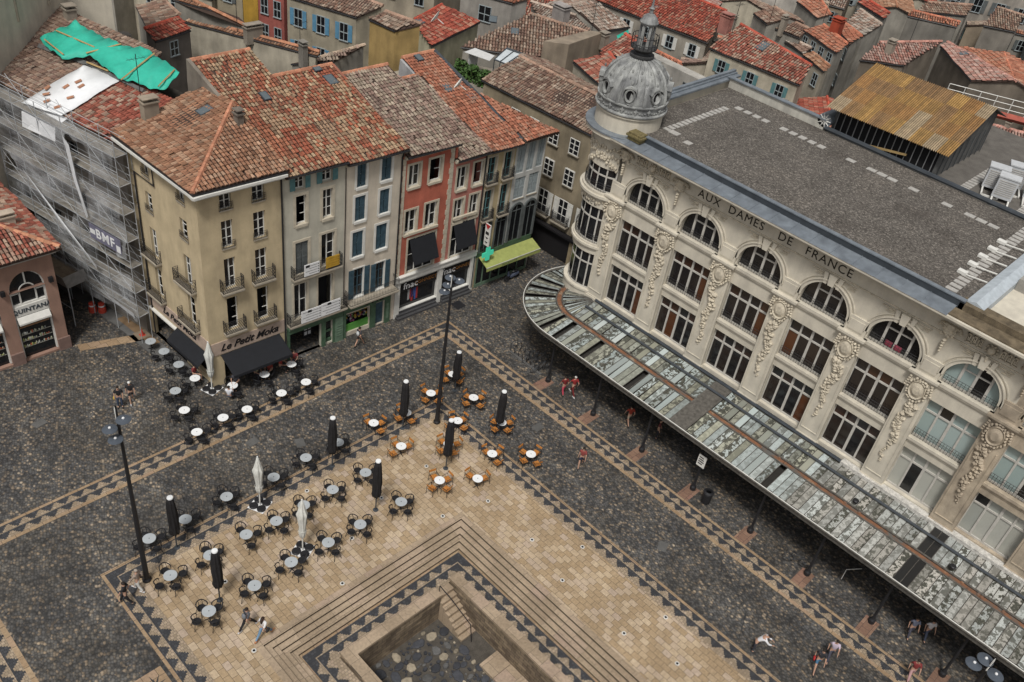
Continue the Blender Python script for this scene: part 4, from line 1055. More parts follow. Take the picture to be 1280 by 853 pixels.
            for k in range(10):
                t = k * PI / 5; q = F(c + .3 * math.cos(t), .10, 16.52 + .27 * math.sin(t)); m.blob(q, .11, .08, .07)
            for k in range(4): q = F(c, .28, 16.12 - .07 * k); m.blob(q, .06, .10 - .015 * k, .05)
        m.build('frieze', rel, rt)
        # dentils
        m = MB(); n = 22
        for k in range(n):
            s = y0 + PITCH * (k + .2) / n; bx(m, F, s, s + PITCH / n * .55, .30, .42, 17.06, 17.18)
            s2 = y0 + PITCH * (k + .05) / n
        bx(m, F, y0, y1, .002, .30, 17.0, 17.19); bx(m, F, y0, y1, .002, .16, 16.93, 16.998)
        m.build('dentils', M_['stone_relief'], rt)
    # ---- pilasters with carved garlands and cartouches
    for i in range(NB + 1):
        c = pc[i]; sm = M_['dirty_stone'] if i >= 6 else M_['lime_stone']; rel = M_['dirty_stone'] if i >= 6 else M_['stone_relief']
        m = MB(); bx(m, F, c - .70, c + .70, .002, .24, 4.9, 13.1); bx(m, F, c - .78, c + .78, .002, .34, 4.7, 5.25); bx(m, F, c - .74, c + .74, .002, .29, 5.25, 5.36)
        for s0, s1 in ((c - .58, c - .52), (c + .52, c + .58)): bx(m, F, s0, s1, .24, .285, 5.8, 11.3)
        bx(m, F, c - .52, c + .52, .24, .285, 5.8, 5.86)
        bx(m, F, c - .80, c + .80, .002, .34, 13.1, 13.22); bx(m, F, c - .86, c + .86, .002, .42, 13.22, 13.36)
        bx(m, F, c - .62, c + .62, .002, .12, 13.36, 14.4); bx(m, F, c - .45, c + .45, .12, .16, 13.55, 14.2)
        o = m.build('pilaster', sm, rt)
        m = MB(); zc = 12.35
        # oval cartouche
        V = lambda rr, h: [F(c + rr * .40 * math.cos(t), h, zc + rr * .52 * math.sin(t)) for t in [k * PI / 8 for k in range(16)]]
        A, B2, C2 = V(1.25, .26), V(1.12, .42), V(.94, .36)
        for k in range(16):
            j = (k + 1) % 16
            m.quad(A[k], A[j], B2[j], B2[k]); m.quad(B2[k], B2[j], C2[j], C2[k])
        D = V(.5, .46)
        for k in range(16): m.quad(C2[k], C2[(k + 1) % 16], D[(k + 1) % 16], D[k])
        m.poly(D)
        for k in range(22):
            t = k / 22 * 2 * PI; q = F(c + (.56 + R.uniform(-.04, .08)) * math.cos(t), .30, zc + (.70 + R.uniform(-.05, .06)) * math.sin(t))
            m.blob(q, R.uniform(.12, .20), R.uniform(.06, .11), R.uniform(.05, .11))
        for sd in (-1, 1):
            for k in range(5): q = F(c + sd * (.62 + .03 * k), .30, zc + .62 - .16 * k); m.blob(q, .09, .09, .08)
        m.build('cartouche', rel, o)
        m = MB(); z = 11.45
        ph = R.random() * 6
        while z > 7.2 - (i % 3) * .2:            # hanging garland of leaves and fruit
            u = (11.45 - z) / 4.2; amp = .16 * (1 - .5 * u); x = c + amp * math.sin(z * 2.6 + ph)
            for k in range(3 if u < .75 else 1):
                q = F(x + R.uniform(-.28, .28) * (1 - u * .7), .27, z + R.uniform(-.08, .08)); e = R.uniform(.06, .16) * (1 - u * .35)
                m.blob(q, e * 1.5, e * R.uniform(.7, 1.4), e * R.uniform(.6, 1.2))
            z -= .085
        m.build('garland', rel, o)
        if i in (1, 0) or i >= 6 or i == 5:      # scrolled cartouche with pendant drops in the frieze over the pilaster
            m = MB()
            for sd in (-1, 1):
                for k in range(9):
                    t = k / 8 * 4.2; rr = .26 - .022 * k; q = F(c + sd * (.34 + rr * math.cos(t)), .16, 16.5 + rr * math.sin(t)); m.blob(q, .19, .085, .085)
            m.ext([F(c - .3, .02, 16.75), F(c - .36, .02, 16.35), F(c, .02, 16.05), F(c + .36, .02, 16.35), F(c + .3, .02, 16.75)], F.n * .2)
            for k in range(12): q = F(c + R.uniform(-.35, .35), .18, 16.15 + R.uniform(-.15, .1)); m.blob(q, .08, .08, .07)
            for k in range(5): q = F(c, .18, 15.8 - .17 * k); m.blob(q, .16, .12 - .012 * k, .09)
            m.build('frieze_scroll', rel, o)
    # ---- lettering cut in the frieze
    def word(txt, ya, yb):
        o = text_mesh('lettering', txt, frame(F((ya + yb) / 2, .012, 16.50), (0, 1, 0), (0, 0, 1)), M_['letter_cut'], rt, .74, 0, .008, 1.16, 0)
        return o
    word('AUX', 14.85, 16.1); word('DAMES', 17.0, 19.4); word('DE', 20.5, 21.4); word('FRANCE', 22.4, 25.3)
    # ---- cornice, zinc gutter, parapet
    YA, YZ = 8.0, 31.2
    YE = pc[-1]
    m = MB(); bx(m, F, YA, YE, .002, .62, 17.19, 17.30); bx(m, F, YA, YE, .002, .86, 17.30, 17.46); bx(m, F, YA, YE, .002, 1.05, 17.46, 17.60); m.build('cornice', M_['lime_stone'], rt)
    m = MB(); m.ext([F(YA, 1.08, 17.605), F(YA, -.1, 17.74), F(YA, -.1, 17.61), F(YA, 1.0, 17.602)], (0, YZ - .3 - YA, 0))
    k = YA + 1.2
    while k < YZ - 1: m.ext([F(k, 1.08, 17.612), F(k, -.1, 17.748), F(k, -.1, 17.775), F(k, 1.08, 17.635)], (0, .035, 0)); k += 1.35
    m.build('gutter_flashing', M_['zinc'], rt)
    m = MB(); bx(m, F, 9.7, YZ, -.28, -.10, 17.5, 18.10); m.build('parapet', M_['zinc_dark'], rt)
    m = MB(); bx(m, F, 9.7, YZ, -.36, -.06, 18.103, 18.17); m.build('parapet_cap', M_['zinc'], rt)
    m = MB(); bx(m, F, YZ - .25, YE, -.9, -.1, 17.5, 18.0); bx(m, F, YZ - .3, YE, .0, .9, 17.602, 17.68); m.build('stone_parapet', M_['old_stone'] if 'old_stone' in M_ else mat('old_stone', (.16, .125, .08), .95, .5, 2.5, streak=.3, fine=.25), rt)
    m = MB(); bx(m, F, 8.9, 9.9, -.25, .45, 17.75, 18.25); bx(m, F, 8.8, 10.0, -.3, .55, 18.0, 18.12); m.build('stone_block', mat('mossy', (.16, .13, .06), .95, .5, 5, fine=.3), rt)
    # ---- roof deck, pavers, side parapets, terrace beyond
    XB = -18.9
    m = MB(); m.poly([(XF - .3, 8.0, 17.9), (XF - .3, 31.2, 17.9), (XB, 31.2, 17.9), (XB, 7.4, 17.9), (-10, 7.4, 17.9)][::-1]); m.build('roof_deck', M_['gravel'], rt)
    m = MB(); mp = mat('paver', (.36, .345, .32), .9, .25, 6, fine=.15)
    def paver(x, y, w, h): 
        c = R.uniform(.75, 1.15)
        m = MB(); m.box(x - w / 2, x + w / 2, y - h / 2, y + h / 2, 17.9, 17.935); m.build('paver', mp, rt)
    x = -8.6
    while x > -15.8: paver(x, 9.55 + .05 * R.random(), .33, .5); x -= .48
    y = 10.1
    while y < 29.5:
        if R.random() < (.95 if y < 17 else .55): paver(-16.3 + .05 * R.random(), y, .5 if y < 17 else .42, .62 if y > 17 else .5)
        y += .74
    x = -6.9
    while x > -18: paver(x, 30.1, .34, .62); x -= .52
    y = 10.4
    paver(-8.6, 10.2, .5, .7); paver(-8.2, 11.6, .5, .5)
    m = MB(); m.box(-20.4, -10.0, 6.75, 7.05, 17.5, 18.35); m.build('side_parapet', M_['lime_stone'], rt)
    m = MB(); m.box(-20.4, -9.8, 6.95, 7.3, 18.36, 18.5); m.box(-20.4, -9.8, 6.55, 6.8, 18.36, 18.75); m.box(-20.4, -9.8, 6.80, 6.95, 18.36, 18.6); m.build('side_rail', M_['zinc'], rt)
    m = MB(); m.box(-19.15, -18.95, 7.3, 15.3, 17.5, 18.55); m.build('rear_parapet', mat('white_render', (.50, .48, .42), .85, .15, 1.5, streak=.25), rt)
    m = MB(); m.box(-19.25, -18.85, 7.1, 15.35, 18.56, 18.64); m.build('rear_parapet_cap', M_['zinc'], rt)
    m = MB(); m.tube([(-18.95, 15.4, 18.1), (-18.95, 31.2, 18.1)], .17, 8); m.build('roof_pipe', M_['zinc_dark'], rt)
    m = MB(); m.ext([(XF - .45, 31.1, 18.0), (XF - .45, 31.6, 18.2), (XF - .45, 32.1, 18.0), (XF - .45, 32.1, 17.4), (XF - .45, 31.1, 17.4)], (-13.5, 0, 0)); m.build('cross_parapet', mat('zinc_pale', (.40, .44, .47), .5, .2, 3), rt)
    m = MB(); m.box(XB - 6, XF - .9, 32.11, YE, 12, 16.9); m.box(-11.5, -10.9, 32.12, 34, 16.9, 18.2); m.build('lower_roof', mat('stained_concrete', (.30, .285, .255), .9, .35, 1.2, fine=.1), rt)
    m = MB()
    for x in (-9.0, -10.4, -11.8, -13.2, -14.6):
        m.tube([(x, 31.1, 18.1), (x + .1, 29.9, 18.0)], .04, 5); m.box(x - .17, x + .17, 29.5, 30.0, 17.935, 18.1)
    m.build('parapet_stay', M_['white_frame'], rt)
    # rear part of the roof behind the pipe
    m = MB(); m.box(-33, XB - .05, 15.5, 45, 6, 17.75); m.build('rear_block', mat('rear_roof', (.12, .11, .098), .95, .3, 1.3, fine=.3), rt)
    m = MB(); m.box(XB, XF - .45, 7.05, 45, 0.1, 17.5); m.build('core', M_['lime_stone'], rt)
    # ---- rotunda
    CX, CY = -7.4, 7.2; RB = 1.95; A0, A1 = math.radians(-118), math.radians(38)
    rot = MB
    def ring(m, r0, r1, z0, z1, n=22, a0=A0, a1=A1, mi=0):
        for k in range(n):
            t0, t1 = a0 + (a1 - a0) * k / n, a0 + (a1 - a0) * (k + 1) / n
            P = [(CX + r * math.cos(t), CY + r * math.sin(t)) for r in (r0, r1) for t in (t0, t1)]
            p00, p01, p10, p11 = P
            m.quad((*p10, z0), (*p11, z0), (*p11, z1), (*p10, z1), mi); m.quad((*p00, z1), (*p10, z1), (*p11, z1), (*p01, z1), mi); m.quad((*p00, z0), (*p01, z0), (*p11, z0), (*p10, z0), mi)
    m = MB(); ring(m, 1.5, RB + .18, 4.6, 5.35); ring(m, 1.5, RB + .26, 5.35, 5.5)
    m.build('rotunda_band', M_['lime_stone'], rt); m = MB()
    for z in (8.45,): ring(m, 1.5, RB + .12, z, z + .55); ring(m, 1.5, RB + .30, z + .55, z + .72); ring(m, 1.5, RB + .18, z + .72, z + .84)
    m.build('rotunda_band', M_['lime_stone'], rt); m = MB(); ring(m, 1.5, RB + .12, 12.05, 12.9); ring(m, 1.5, RB + .38, 12.9, 13.08); ring(m, 1.5, RB + .22, 13.08, 13.25)
    m.build('rotunda_band', M_['lime_stone'], rt); m = MB(); ring(m, 1.5, RB + .06, 15.0, 16.95); ring(m, 1.5, RB + .28, 16.95, 17.2)
    ring(m, 1.5, RB + .5, 17.2, 17.35); ring(m, 1.5, RB + .75, 17.35, 17.6)
    m.build('rotunda_cornice', M_['lime_stone'], rt)
    m = MB(); ring(m, 1.6, RB + .82, 17.603, 17.70); m.build('rotunda_gutter', M_['zinc'], rt)
    for z in (12.5, 15.9, 16.4):
        m = MB()
        for k in range(26):
            t = A0 + (A1 - A0) * (k + .5) / 26; rr = RB + (.14 if z < 13 else .10)
            m.blob((CX + rr * math.cos(t), CY + rr * math.sin(t), z + .1 * math.sin(k * 1.7)), .10, .10, R.uniform(.09, .2))
        m.build('rotunda_relief', M_['stone_relief'], rt)
    m = MB()
    for k in range(40):
        t = math.radians(R.uniform(-40, 36)); m.blob((CX + (RB + .12) * math.cos(t), CY + (RB + .12) * math.sin(t), 15.2 + .5 * math.cos(t * 3) + R.uniform(-.15, .15)), .1, .1, .1)
    m.build('rotunda_garland', M_['stone_relief'], rt)
    o = None
    for z0, z1, zt in ((5.5, 8.45, 7.55), (9.3, 12.05, 11.15), (13.27, 15.0, 14.4)):
        m = MB(); n = 8
        for k in range(n + 1):
            t = A0 + (A1 - A0) * k / n; ring(m, RB - .14, RB - .02, z0, z1, 1, t - .028, t + .028)
        ring(m, RB - .13, RB - .03, zt - .05, zt + .05); ring(m, RB - .13, RB - .03, z0, z0 + .1)
        o = m.build('rotunda_window', M_['mullion'], rt)
        g = MB(); ring(g, RB - .3, RB - .08, z0, z1); g.build('pane', M_['dark_glass'], o)
        if z0 > 9:
            gm = MB(); pts = lambda zz: [(CX + (RB + .08) * math.cos(A0 + (A1 - A0) * k / 20), CY + (RB + .08) * math.sin(A0 + (A1 - A0) * k / 20), zz) for k in range(21)]
            for dz in (.08, .45, .62): gm.tube(pts(z0 + dz), .016, 4)
            for k in range(33):
                t = A0 + (A1 - A0) * k / 32; x, y = CX + (RB + .08) * math.cos(t), CY + (RB + .08) * math.sin(t); gm.tube([(x, y, z0), (x, y, z0 + .62)], .011, 3, cap=False)
            gm.build('window_guard', M_['iron'], o)
    # name panel on the curve of the rotunda
    for k, ch in enumerate('FRANCE'):
        t = math.radians(-34 + 8.5 * k); p = (CX + (RB + .135) * math.cos(t), CY + (RB + .135) * math.sin(t), 12.28)
        text_mesh('lettering', ch, frame(p, (-math.sin(t), math.cos(t), 0), (0, 0, 1)), M_['letter_cut'], rt, .30, 0, .01)
    # ---- dome
    dm = root('dome', (CX, CY, 17.6), '', 'dome'); dm.parent = rt; dm.location = Vector((CX, CY, 17.6)) - rt.location
    for kx in ('label', 'category'): del dm[kx]
    Cc = (CX, CY, 0)
    DR = 2.24
    m = MB(); m.lathe([(DR - .05, 17.6), (DR - .05, 18.75), (DR + .06, 18.8), (DR + .06, 18.9)], Cc, 40); m.build('drum', M_['lime_stone'], dm)
    m = MB(); m.lathe([(DR + .04, 18.9), (DR + .14, 18.98), (DR + .14, 19.06), (DR - .02, 19.12), (DR - .02, 19.55), (DR + .10, 19.60), (DR + .10, 19.68), (DR, 19.72)], Cc, 40)
    for k in range(16):
        t = k * PI / 8; m.blob((CX + DR * math.cos(t), CY + DR * math.sin(t), 19.33), .10, .10, .24)
        for j in range(5):
            t2 = t + PI / 8 * (j + .5) / 5; m.blob((CX + DR * math.cos(t2), CY + DR * math.sin(t2), 19.42 - .2 * math.sin(PI * (j + .5) / 5)), .07, .07, .06)
    m.build('frieze_ring', M_['lead'], dm)
    prof = []
    for k in range(15):
        u = k / 14; a = u * math.radians(78); prof.append((DR * .985 * math.cos(a) ** .92 + .0, 19.72 + 2.45 * math.sin(a)))
    m = MB(); m.lathe(prof, Cc, 48, mod=lambda t, z: 1 + .0 * z); m.build('shell', M_['lead'], dm, smooth=True)
    m = MB()
    for k in range(16):
        t = (k + .5) * PI / 8
        for w in (-.05, .05):
            m.tube([(CX + (r + .02) * math.cos(t + w * (DR / max(r, .5)) * .45), CY + (r + .02) * math.sin(t + w * (DR / max(r, .5)) * .45), z) for r, z in prof], [.10] * 8 + [.07] * 7, 5)
        j = 9; r, z = prof[j]; t2 = k * PI / 8
        m.blob((CX + (r + .03) * math.cos(t2), CY + (r + .03) * math.sin(t2), z), .07, .07, .2); r, z = prof[7]; m.blob((CX + (r + .03) * math.cos(t2), CY + (r + .03) * math.sin(t2), z), .04, .04, .14)
    m.build('ribs', M_['lead'], dm)
    for k in range(8):
        t = k * PI / 4 + PI / 8 + .13
        zz, rr = 20.35, DR * 1.0
        e = Vector((math.cos(t), math.sin(t), 0)); s = Vector((-math.sin(t), math.cos(t), 0)); c0 = Vector((CX, CY, zz)) + e * rr
        m = MB(); n = 16; Z = Vector((0, 0, 1))
        def ov(f, d): return [c0 + e * d + s * (.24 * f * math.cos(2 * PI * q / n)) + Z * (.33 * f * math.sin(2 * PI * q / n)) for q in range(n)]
        L = [ov(1.5, -.3), ov(1.5, .04), ov(1.25, .12), ov(1.0, .07), ov(.95, -.04)]
        for a_, b_ in zip(L, L[1:]):
            for q in range(n): m.quad(a_[q], a_[(q + 1) % n], b_[(q + 1) % n], b_[q])
        m.ext([c0 - e * .2 + s * -.45 + Z * .16, c0 - e * .2 + s * -.36 + Z * .46, c0 - e * .2 + Z * .64, c0 - e * .2 + s * .36 + Z * .46, c0 - e * .2 + s * .45 + Z * .16, c0 - e * .2 + s * .34 + Z * .38, c0 - e * .2 + Z * .5, c0 - e * .2 + s * -.34 + Z * .38], e * .34)
        m.blob(c0 - e * .1 + Z * .78, .07, .07, .13); m.blob(c0 + e * .02 - Z * .56, .1, .1, .08)
        o = m.build('oculus', M_['lead'], dm)
        g = MB(); g.poly(ov(.97, -.03)); g.build('opening', M_['dark_room'], o)
    # gallery and lantern
    zt = prof[-1][1]
    m = MB(); m.lathe([(.50, zt - .1), (.62, zt + .05), (.78, zt + .10), (.78, zt + .2), (.5, zt + .24), (.46, zt + .32), (.62, zt + .45), (.84, zt + .6), (.84, zt + .68), (.0, zt + .69)], Cc, 24); m.build('gallery', M_['lead_dark'], dm)
    m = MB()
    for zz in (zt + .9, zt + 1.35): m.tube([(CX + .84 * math.cos(2 * PI * k / 20), CY + .84 * math.sin(2 * PI * k / 20), zz) for k in range(21)], .025, 4)
    for k in range(20):
        t = 2 * PI * k / 20; m.tube([(CX + .84 * math.cos(t), CY + .84 * math.sin(t), zt + .66), (CX + .84 * math.cos(t), CY + .84 * math.sin(t), zt + (1.5 if k % 4 == 0 else 1.35))], .02, 4)
    m.build('gallery_railing', M_['iron'], dm)
    m = MB()
    for k in range(6):
        t = k * PI / 3; x, y = CX + .42 * math.cos(t), CY + .42 * math.sin(t); m.tube([(x, y, zt + .66), (x, y, zt + 2.1)], [.11, .085], 6)
        t2 = t + PI / 6; m.tube([(CX + .42 * math.cos(t + PI / 3 * j / 6), CY + .42 * math.sin(t + PI / 3 * j / 6), zt + 1.85 + .25 * math.sin(PI * j / 6)) for j in range(7)], .05, 5)
    m.lathe([(.56, zt + 2.1), (.60, zt + 2.2), (.56, zt + 2.28), (.44, zt + 2.5), (.26, zt + 2.66), (.12, zt + 2.72), (.10, zt + 2.95), (.17, zt + 3.02), (.10, zt + 3.1), (.07, zt + 3.2), (.05, zt + 3.8), (.11, zt + 3.9), (.11, zt + 4.0), (.02, zt + 4.1), (.015, zt + 4.9), (0, zt + 4.95)], Cc, 14)
    m.build('lantern', M_['lead'], dm)
    # north flank
    m = MB(); m.quad((-9.2, 5.5, 0), (-20.4, 5.5, 0), (-20.4, 5.5, 17.5), (-9.2, 5.5, 17.5)); m.quad((-20.4, 5.5, 0), (-20.4, 15.5, 0), (-20.4, 15.5, 17.5), (-20.4, 5.5, 17.5)); m.quad((-20.4, 5.5, 17.49), (-9.2, 5.5, 17.49), (-9.2, 7.1, 17.49), (-20.4, 7.1, 17.49)); m.build('side_wall', M_['lime_stone'], rt)
    # ---- ground floor under the canopy
    m = MB(); m.quad((XF - .4, 6.5, 0), (XF - .4, YE, 0), (XF - .4, YE, 4.6), (XF - .4, 6.5, 4.6)); m.build('shop_window', M_['dark_glass'], rt)
    m = MB()
    for i in range(NB + 1): bx(m, F, pc[i] - .6, pc[i] + .6, -.39, .1, 0, 4.68)
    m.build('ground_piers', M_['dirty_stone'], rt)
    for i in range(NB):       # brown shop blinds pulled out over the pavement under the canopy
        m = MB(); a, b = pc[i] + .1, pc[i + 1] - .1; m.ext([F(a, .1, 3.5), F(b, .1, 3.5), F(b, 3.1, 2.75), F(a, 3.1, 2.75)], (0, 0, -.03)); m.ext([F(a, 3.1, 2.75), F(b, 3.1, 2.75), F(b, 3.12, 2.5), F(a, 3.12, 2.5)], F.n * .02)
        m.build('shop_blind', mat('brown_blind', (.055, .030, .020), .85, .3), rt)
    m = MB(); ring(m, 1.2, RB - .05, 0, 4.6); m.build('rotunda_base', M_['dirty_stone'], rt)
store()

# ---- glass and iron canopy (a thing of its own with its panes, gutter, pipe and posts)
def canopy():
    rt = root('glass_canopy', (-3, 22, 4.5), 'long rusty glass and iron canopy with broken panes along the store front', 'canopy')
    R = random.Random(21)
    m_, n, l, b = nt_new('canopy_glass')
    a = n.new('ShaderNodeAttribute'); a.attribute_name = 'Col'
    nz = noise(n, l, 3.4, 4, None, .6)
    k = ramp(n, l, nz, [(.49, (0, 0, 0)), (.515, (1, 1, 1))], 'LINEAR')
    sep = n.new('ShaderNodeSeparateColor'); l.new(a.outputs['Color'], sep.inputs[0])
    # flaking: the old paint coat (alpha of the pane colour gives how much is left) over pale glass
    al = n.new('ShaderNodeMath'); al.operation = 'MULTIPLY'; l.new(k, al.inputs[0]); l.new(a.outputs['Alpha'], al.inputs[1])
    spk = ramp(n, l, noise(n, l, 11.0, 3, None, .7), [(.55, (0, 0, 0)), (.60, (1, 1, 1))])
    al2 = n.new('ShaderNodeMath'); al2.operation = 'MULTIPLY'; l.new(spk, al2.inputs[0]); l.new(a.outputs['Alpha'], al2.inputs[1])
    c = mix(n, l, a.outputs['Color'], (.055, .056, .045), al.outputs[0]); c = mix(n, l, c, (.13, .125, .105), al2.outputs[0])
    l.new(c, b.inputs['Base Color']); b.inputs['Roughness'].default_value = .3; b.inputs['Specular IOR Level'].default_value = .5
    MATS['canopy_glass'] = m_
    
    mr, n2, l2, b2 = nt_new('rust'); c2 = ramp(n2, l2, noise(n2, l2, 1.1, 6, None, .7), [(.36, (.10, .095, .085)), (.47, (.15, .075, .042)), (.56, (.20, .085, .04)), (.66, (.24, .19, .13))]); l2.new(c2, b2.inputs['Base Color']); b2.inputs['Roughness'].default_value = .9; MATS['rust'] = mr
    mat('grey_pipe', (.055, .062, .07), .5, .2); mat('old_iron', (.10, .092, .08), .8, .5, 5, fine=.2)
    YE = 48.5; cx, cy = -5.8, 9.2
    # section: radial coordinate q from wall (0) to edge (5.25)
    sec = [(.15, 5.15), (2.55, 4.72), (2.95, 4.66), (5.3, 4.42)]
    # path: straight part along y, then a quarter-and-a-bit round the rotunda
    NP = int((YE - cy) / .43)
    path = [(YE - (YE - cy) * i / NP, None) for i in range(NP + 1)]
    arcn = 23
    def P(u, q, z):
        """u <= NP straight, beyond it angle"""
        if u <= NP: return (cx + q, YE - (YE - cy) * u / NP, z)
        t = -(u - NP) / arcn * math.radians(112); return (cx + q * math.cos(t), cy + q * math.sin(t), z)
    pal_old = [(.33, .375, .365), (.36, .40, .385), (.30, .30, .235), (.34, .34, .275), (.37, .40, .385), (.31, .345, .33), (.25, .26, .22), (.35, .39, .38)]
    pal_new = [(.36, .36, .335), (.42, .44, .42), (.31, .30, .27), (.40, .38, .34), (.34, .35, .33)]
    def strip(name, q0, z0, q1, z1, u0, u1):
        V = []; Fc = []; colr = []
        me = bpy.data.meshes.new(name); o3 = rt.location
        fr = MB()
        for u in range(u0, u1):
            fr.tube([P(u, q0, z0 + .03), P(u, q1 + R.uniform(-.05, .08), z1 + .03)], .02, 4)
            y = P(u, 0, 0)[1]
            far = u <= NP and y > 29
            col = R.choice(pal_new if far else pal_old); c = R.uniform(.7, 1.2)
            alpha = R.choice([.0, .3, .6, .9, 1.0]) if not far else R.choice([.5, .8, 1.0])
            if u <= NP and abs(y - 36.3) < .5: col = (.02, .02, .02); alpha = 0
            g = .035; dz = R.uniform(-.012, .012)
            if name == 'outer_panes' and not far and R.random() < .10: continue      # lost pane
            i0 = len(V)
            V += [P(u + g, q0, z0 + dz), P(u + 1 - g, q0, z0 + dz), P(u + 1 - g, q1, z1 + dz), P(u + g, q1, z1 + dz)]
            if name == 'outer_panes':
                k = R.uniform(-.10, .07); k2 = R.uniform(-.10, .07); V[i0 + 2] = P(u + 1 - g, q1 + k, z1 + dz); V[i0 + 3] = P(u + g, q1 + k2, z1 + dz)
            if R.random() < .16 and not far:      # a slipped pane
                V[i0 + 2] = (V[i0 + 2][0], V[i0 + 2][1], V[i0 + 2][2] - .12); V[i0 + 3] = (V[i0 + 3][0], V[i0 + 3][1], V[i0 + 3][2] - .04)
            Fc.append((i0, i0 + 1, i0 + 2, i0 + 3)); colr += [min(1, k * c) for k in col] + [alpha]
        me.from_pydata([(v[0] - o3.x, v[1] - o3.y, v[2] - o3.z) for v in V], [], Fc)
        me.materials.append(m_)
        at = me.attributes.new('Col', 'FLOAT_COLOR', 'FACE'); at.data.foreach_set('color', colr)
        o = bpy.data.objects.new(name, me); COL.objects.link(o); o.parent = rt
        fr.build('glazing_bars', M_['old_iron'], o)
    tot = NP + arcn
    yb = lambda y: int((YE - y) / (YE - cy) * NP)
    s1, s2 = yb(20.9), yb(19.6)
    for a0, a1 in ((0, s1), (s2, tot)):
        strip('inner_panes', .45, 5.10, 2.5, 4.74, a0, a1); strip('outer_panes', 3.05, 4.70, 5.25, 4.40, a0, a1)
    # solid sheet crossing the canopy
    m = MB(); m.quad(P(s1 + .02, .3, 5.14), P(s2 - .02, .3, 5.14), P(s2 - .02, 5.3, 4.45), P(s1 + .02, 5.3, 4.45)); m.build('cover_sheet', M_['old_iron'], rt)
    def run(name, q, z, r, mt, u0=0, u1=tot, n=6):
        m = MB(); m.tube([P(u, q, z) for u in range(u0, u1 + 1)], r, n); return m.build(name, M_[mt], rt)
    m = MB()
    for u in range(0, tot):
        for q0, q1, z in ((2.62, 2.93, 4.68),):
            m.quad(P(u, q0, z), P(u + 1, q0, z), P(u + 1, q1, z - .02), P(u, q1, z - .02))
        if R.random() < .5: m.blob(P(u + R.random(), 2.6 + .35 * R.random(), 4.70), .14, .12, .05)
    m.build('gutter', M_['rust'], rt)
    run('gutter_lip', 2.57, 4.74, .06, 'old_iron'); run('gutter_lip', 2.98, 4.71, .05, 'old_iron')
    run('edge_beam', 5.32, 4.38, .075, 'old_iron'); run('edge_lip', 5.36, 4.48, .03, 'white_trim')
    run('cable_pipe', 1.35, 5.12, .085, 'grey_pipe', 0, NP); run('wall_flashing', .3, 5.2, .12, 'zinc_dark', 0, NP)
    m = MB()
    for u in range(0, tot, 2):
        m.quad(P(u, 5.3, 4.34), P(u + 2, 5.3, 4.34), P(u + 2, 5.28, 4.02), P(u, 5.28, 4.02))
    m.build('valance', M_['old_iron'], rt)
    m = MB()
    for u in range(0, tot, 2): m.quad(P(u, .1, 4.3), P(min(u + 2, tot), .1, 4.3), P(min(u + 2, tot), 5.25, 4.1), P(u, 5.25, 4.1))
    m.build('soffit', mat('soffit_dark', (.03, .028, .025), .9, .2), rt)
    # white peeling board where the wall meets the canopy on the right
    m = MB(); m.box(-5.79, -5.35, 29.3, YE, 4.9, 5.32); m.build('white_board', mat('peeling', (.52, .50, .46), .8, .45, 5, fine=.3), rt)
    # small floodlights on the canopy
    for y in (31.5, 37.5):
        m = MB(); m.lathe([(0, .0), (.16, .0), (.19, .16), (.14, .2), (0, .2)], (-3.4, y, 4.95), 10); m.build('floodlight', M_['iron'], rt)
    # posts
    for y in (9.65, 14.04, 18.47, 22.79, 27.28, 31.41, 35.73, 40.1, 44.4):
        m = MB(); m.lathe([(.20, 0), (.20, .25), (.13, .35), (.085, .6), (.07, 4.1)], (-1.18, y, 0), 10); m.build('post', M_['iron'], rt)
canopy()
# ================================================================== houses behind, scaffolded house, jeweller, side street
mat('rust_sheet', (.3, .2, .1), .85, .3, 2.5, attr=True, fine=.25)
mat('green_tarp', (.035, .40, .29), .55, .12, 3.0)
mat('white_tarp', (.70, .71, .72), .6, .06)
mat('timber', (.36, .25, .11), .8, .25)
mat('leaf', (.05, .09, .03), .7, .3, 4, attr=True)
def auto_windows(rt, A, B, zt, n, h=1.25, w=.8, drop=.6, shut=None, fm='pale_shutter', rows=1, step=3.0):
    A, B = Vector(A), Vector(B); e = (B - A); e.z = 0; L = e.length; e.normalize()
    nr = Vector((e.y, -e.x, 0))
    if nr.dot(Vector((39, 39, 0)) - Vector((A.x, A.y, 0))) < 0: nr = -nr
    F = lambda s, d, z: Vector((A.x, A.y, 0)) + e * s + nr * d + Vector((0, 0, z))
    for r in range(rows):
        for i in range(n):
            s = L * (i + .5) / n; z1 = zt - drop - r * step
            m = MB(); m.quad(F(s - w / 2, .012, z1 - h), F(s + w / 2, .012, z1 - h), F(s + w / 2, .012, z1), F(s - w / 2, .012, z1)); 
            f = MB()
            for a, b in ((-w / 2 - .07, -w / 2), (w / 2, w / 2 + .07), (-.03, .03)): bx(f, F, s + a, s + b, .004, .06, z1 - h, z1)
            bx(f, F, s - w / 2 - .07, s + w / 2 + .07, .004, .06, z1, z1 + .07); bx(f, F, s - w / 2 - .12, s + w / 2 + .12, .004, .12, z1 - h - .08, z1 - h); bx(f, F, s - w / 2, s + w / 2, .014, .05, z1 - h * .55, z1 - h * .5)
            o = f.build('window', M_[fm], rt); m.build('pane', M_['dark_glass'], o)
            if shut:
                for sd in (-1, 1):
                    k = MB(); x0 = s + sd * (w / 2 + .07) + (0 if sd > 0 else -w * .52); bx(k, F, x0, x0 + w * .52, .03, .08, z1 - h, z1); k.build('shutter', M_[shut], o)
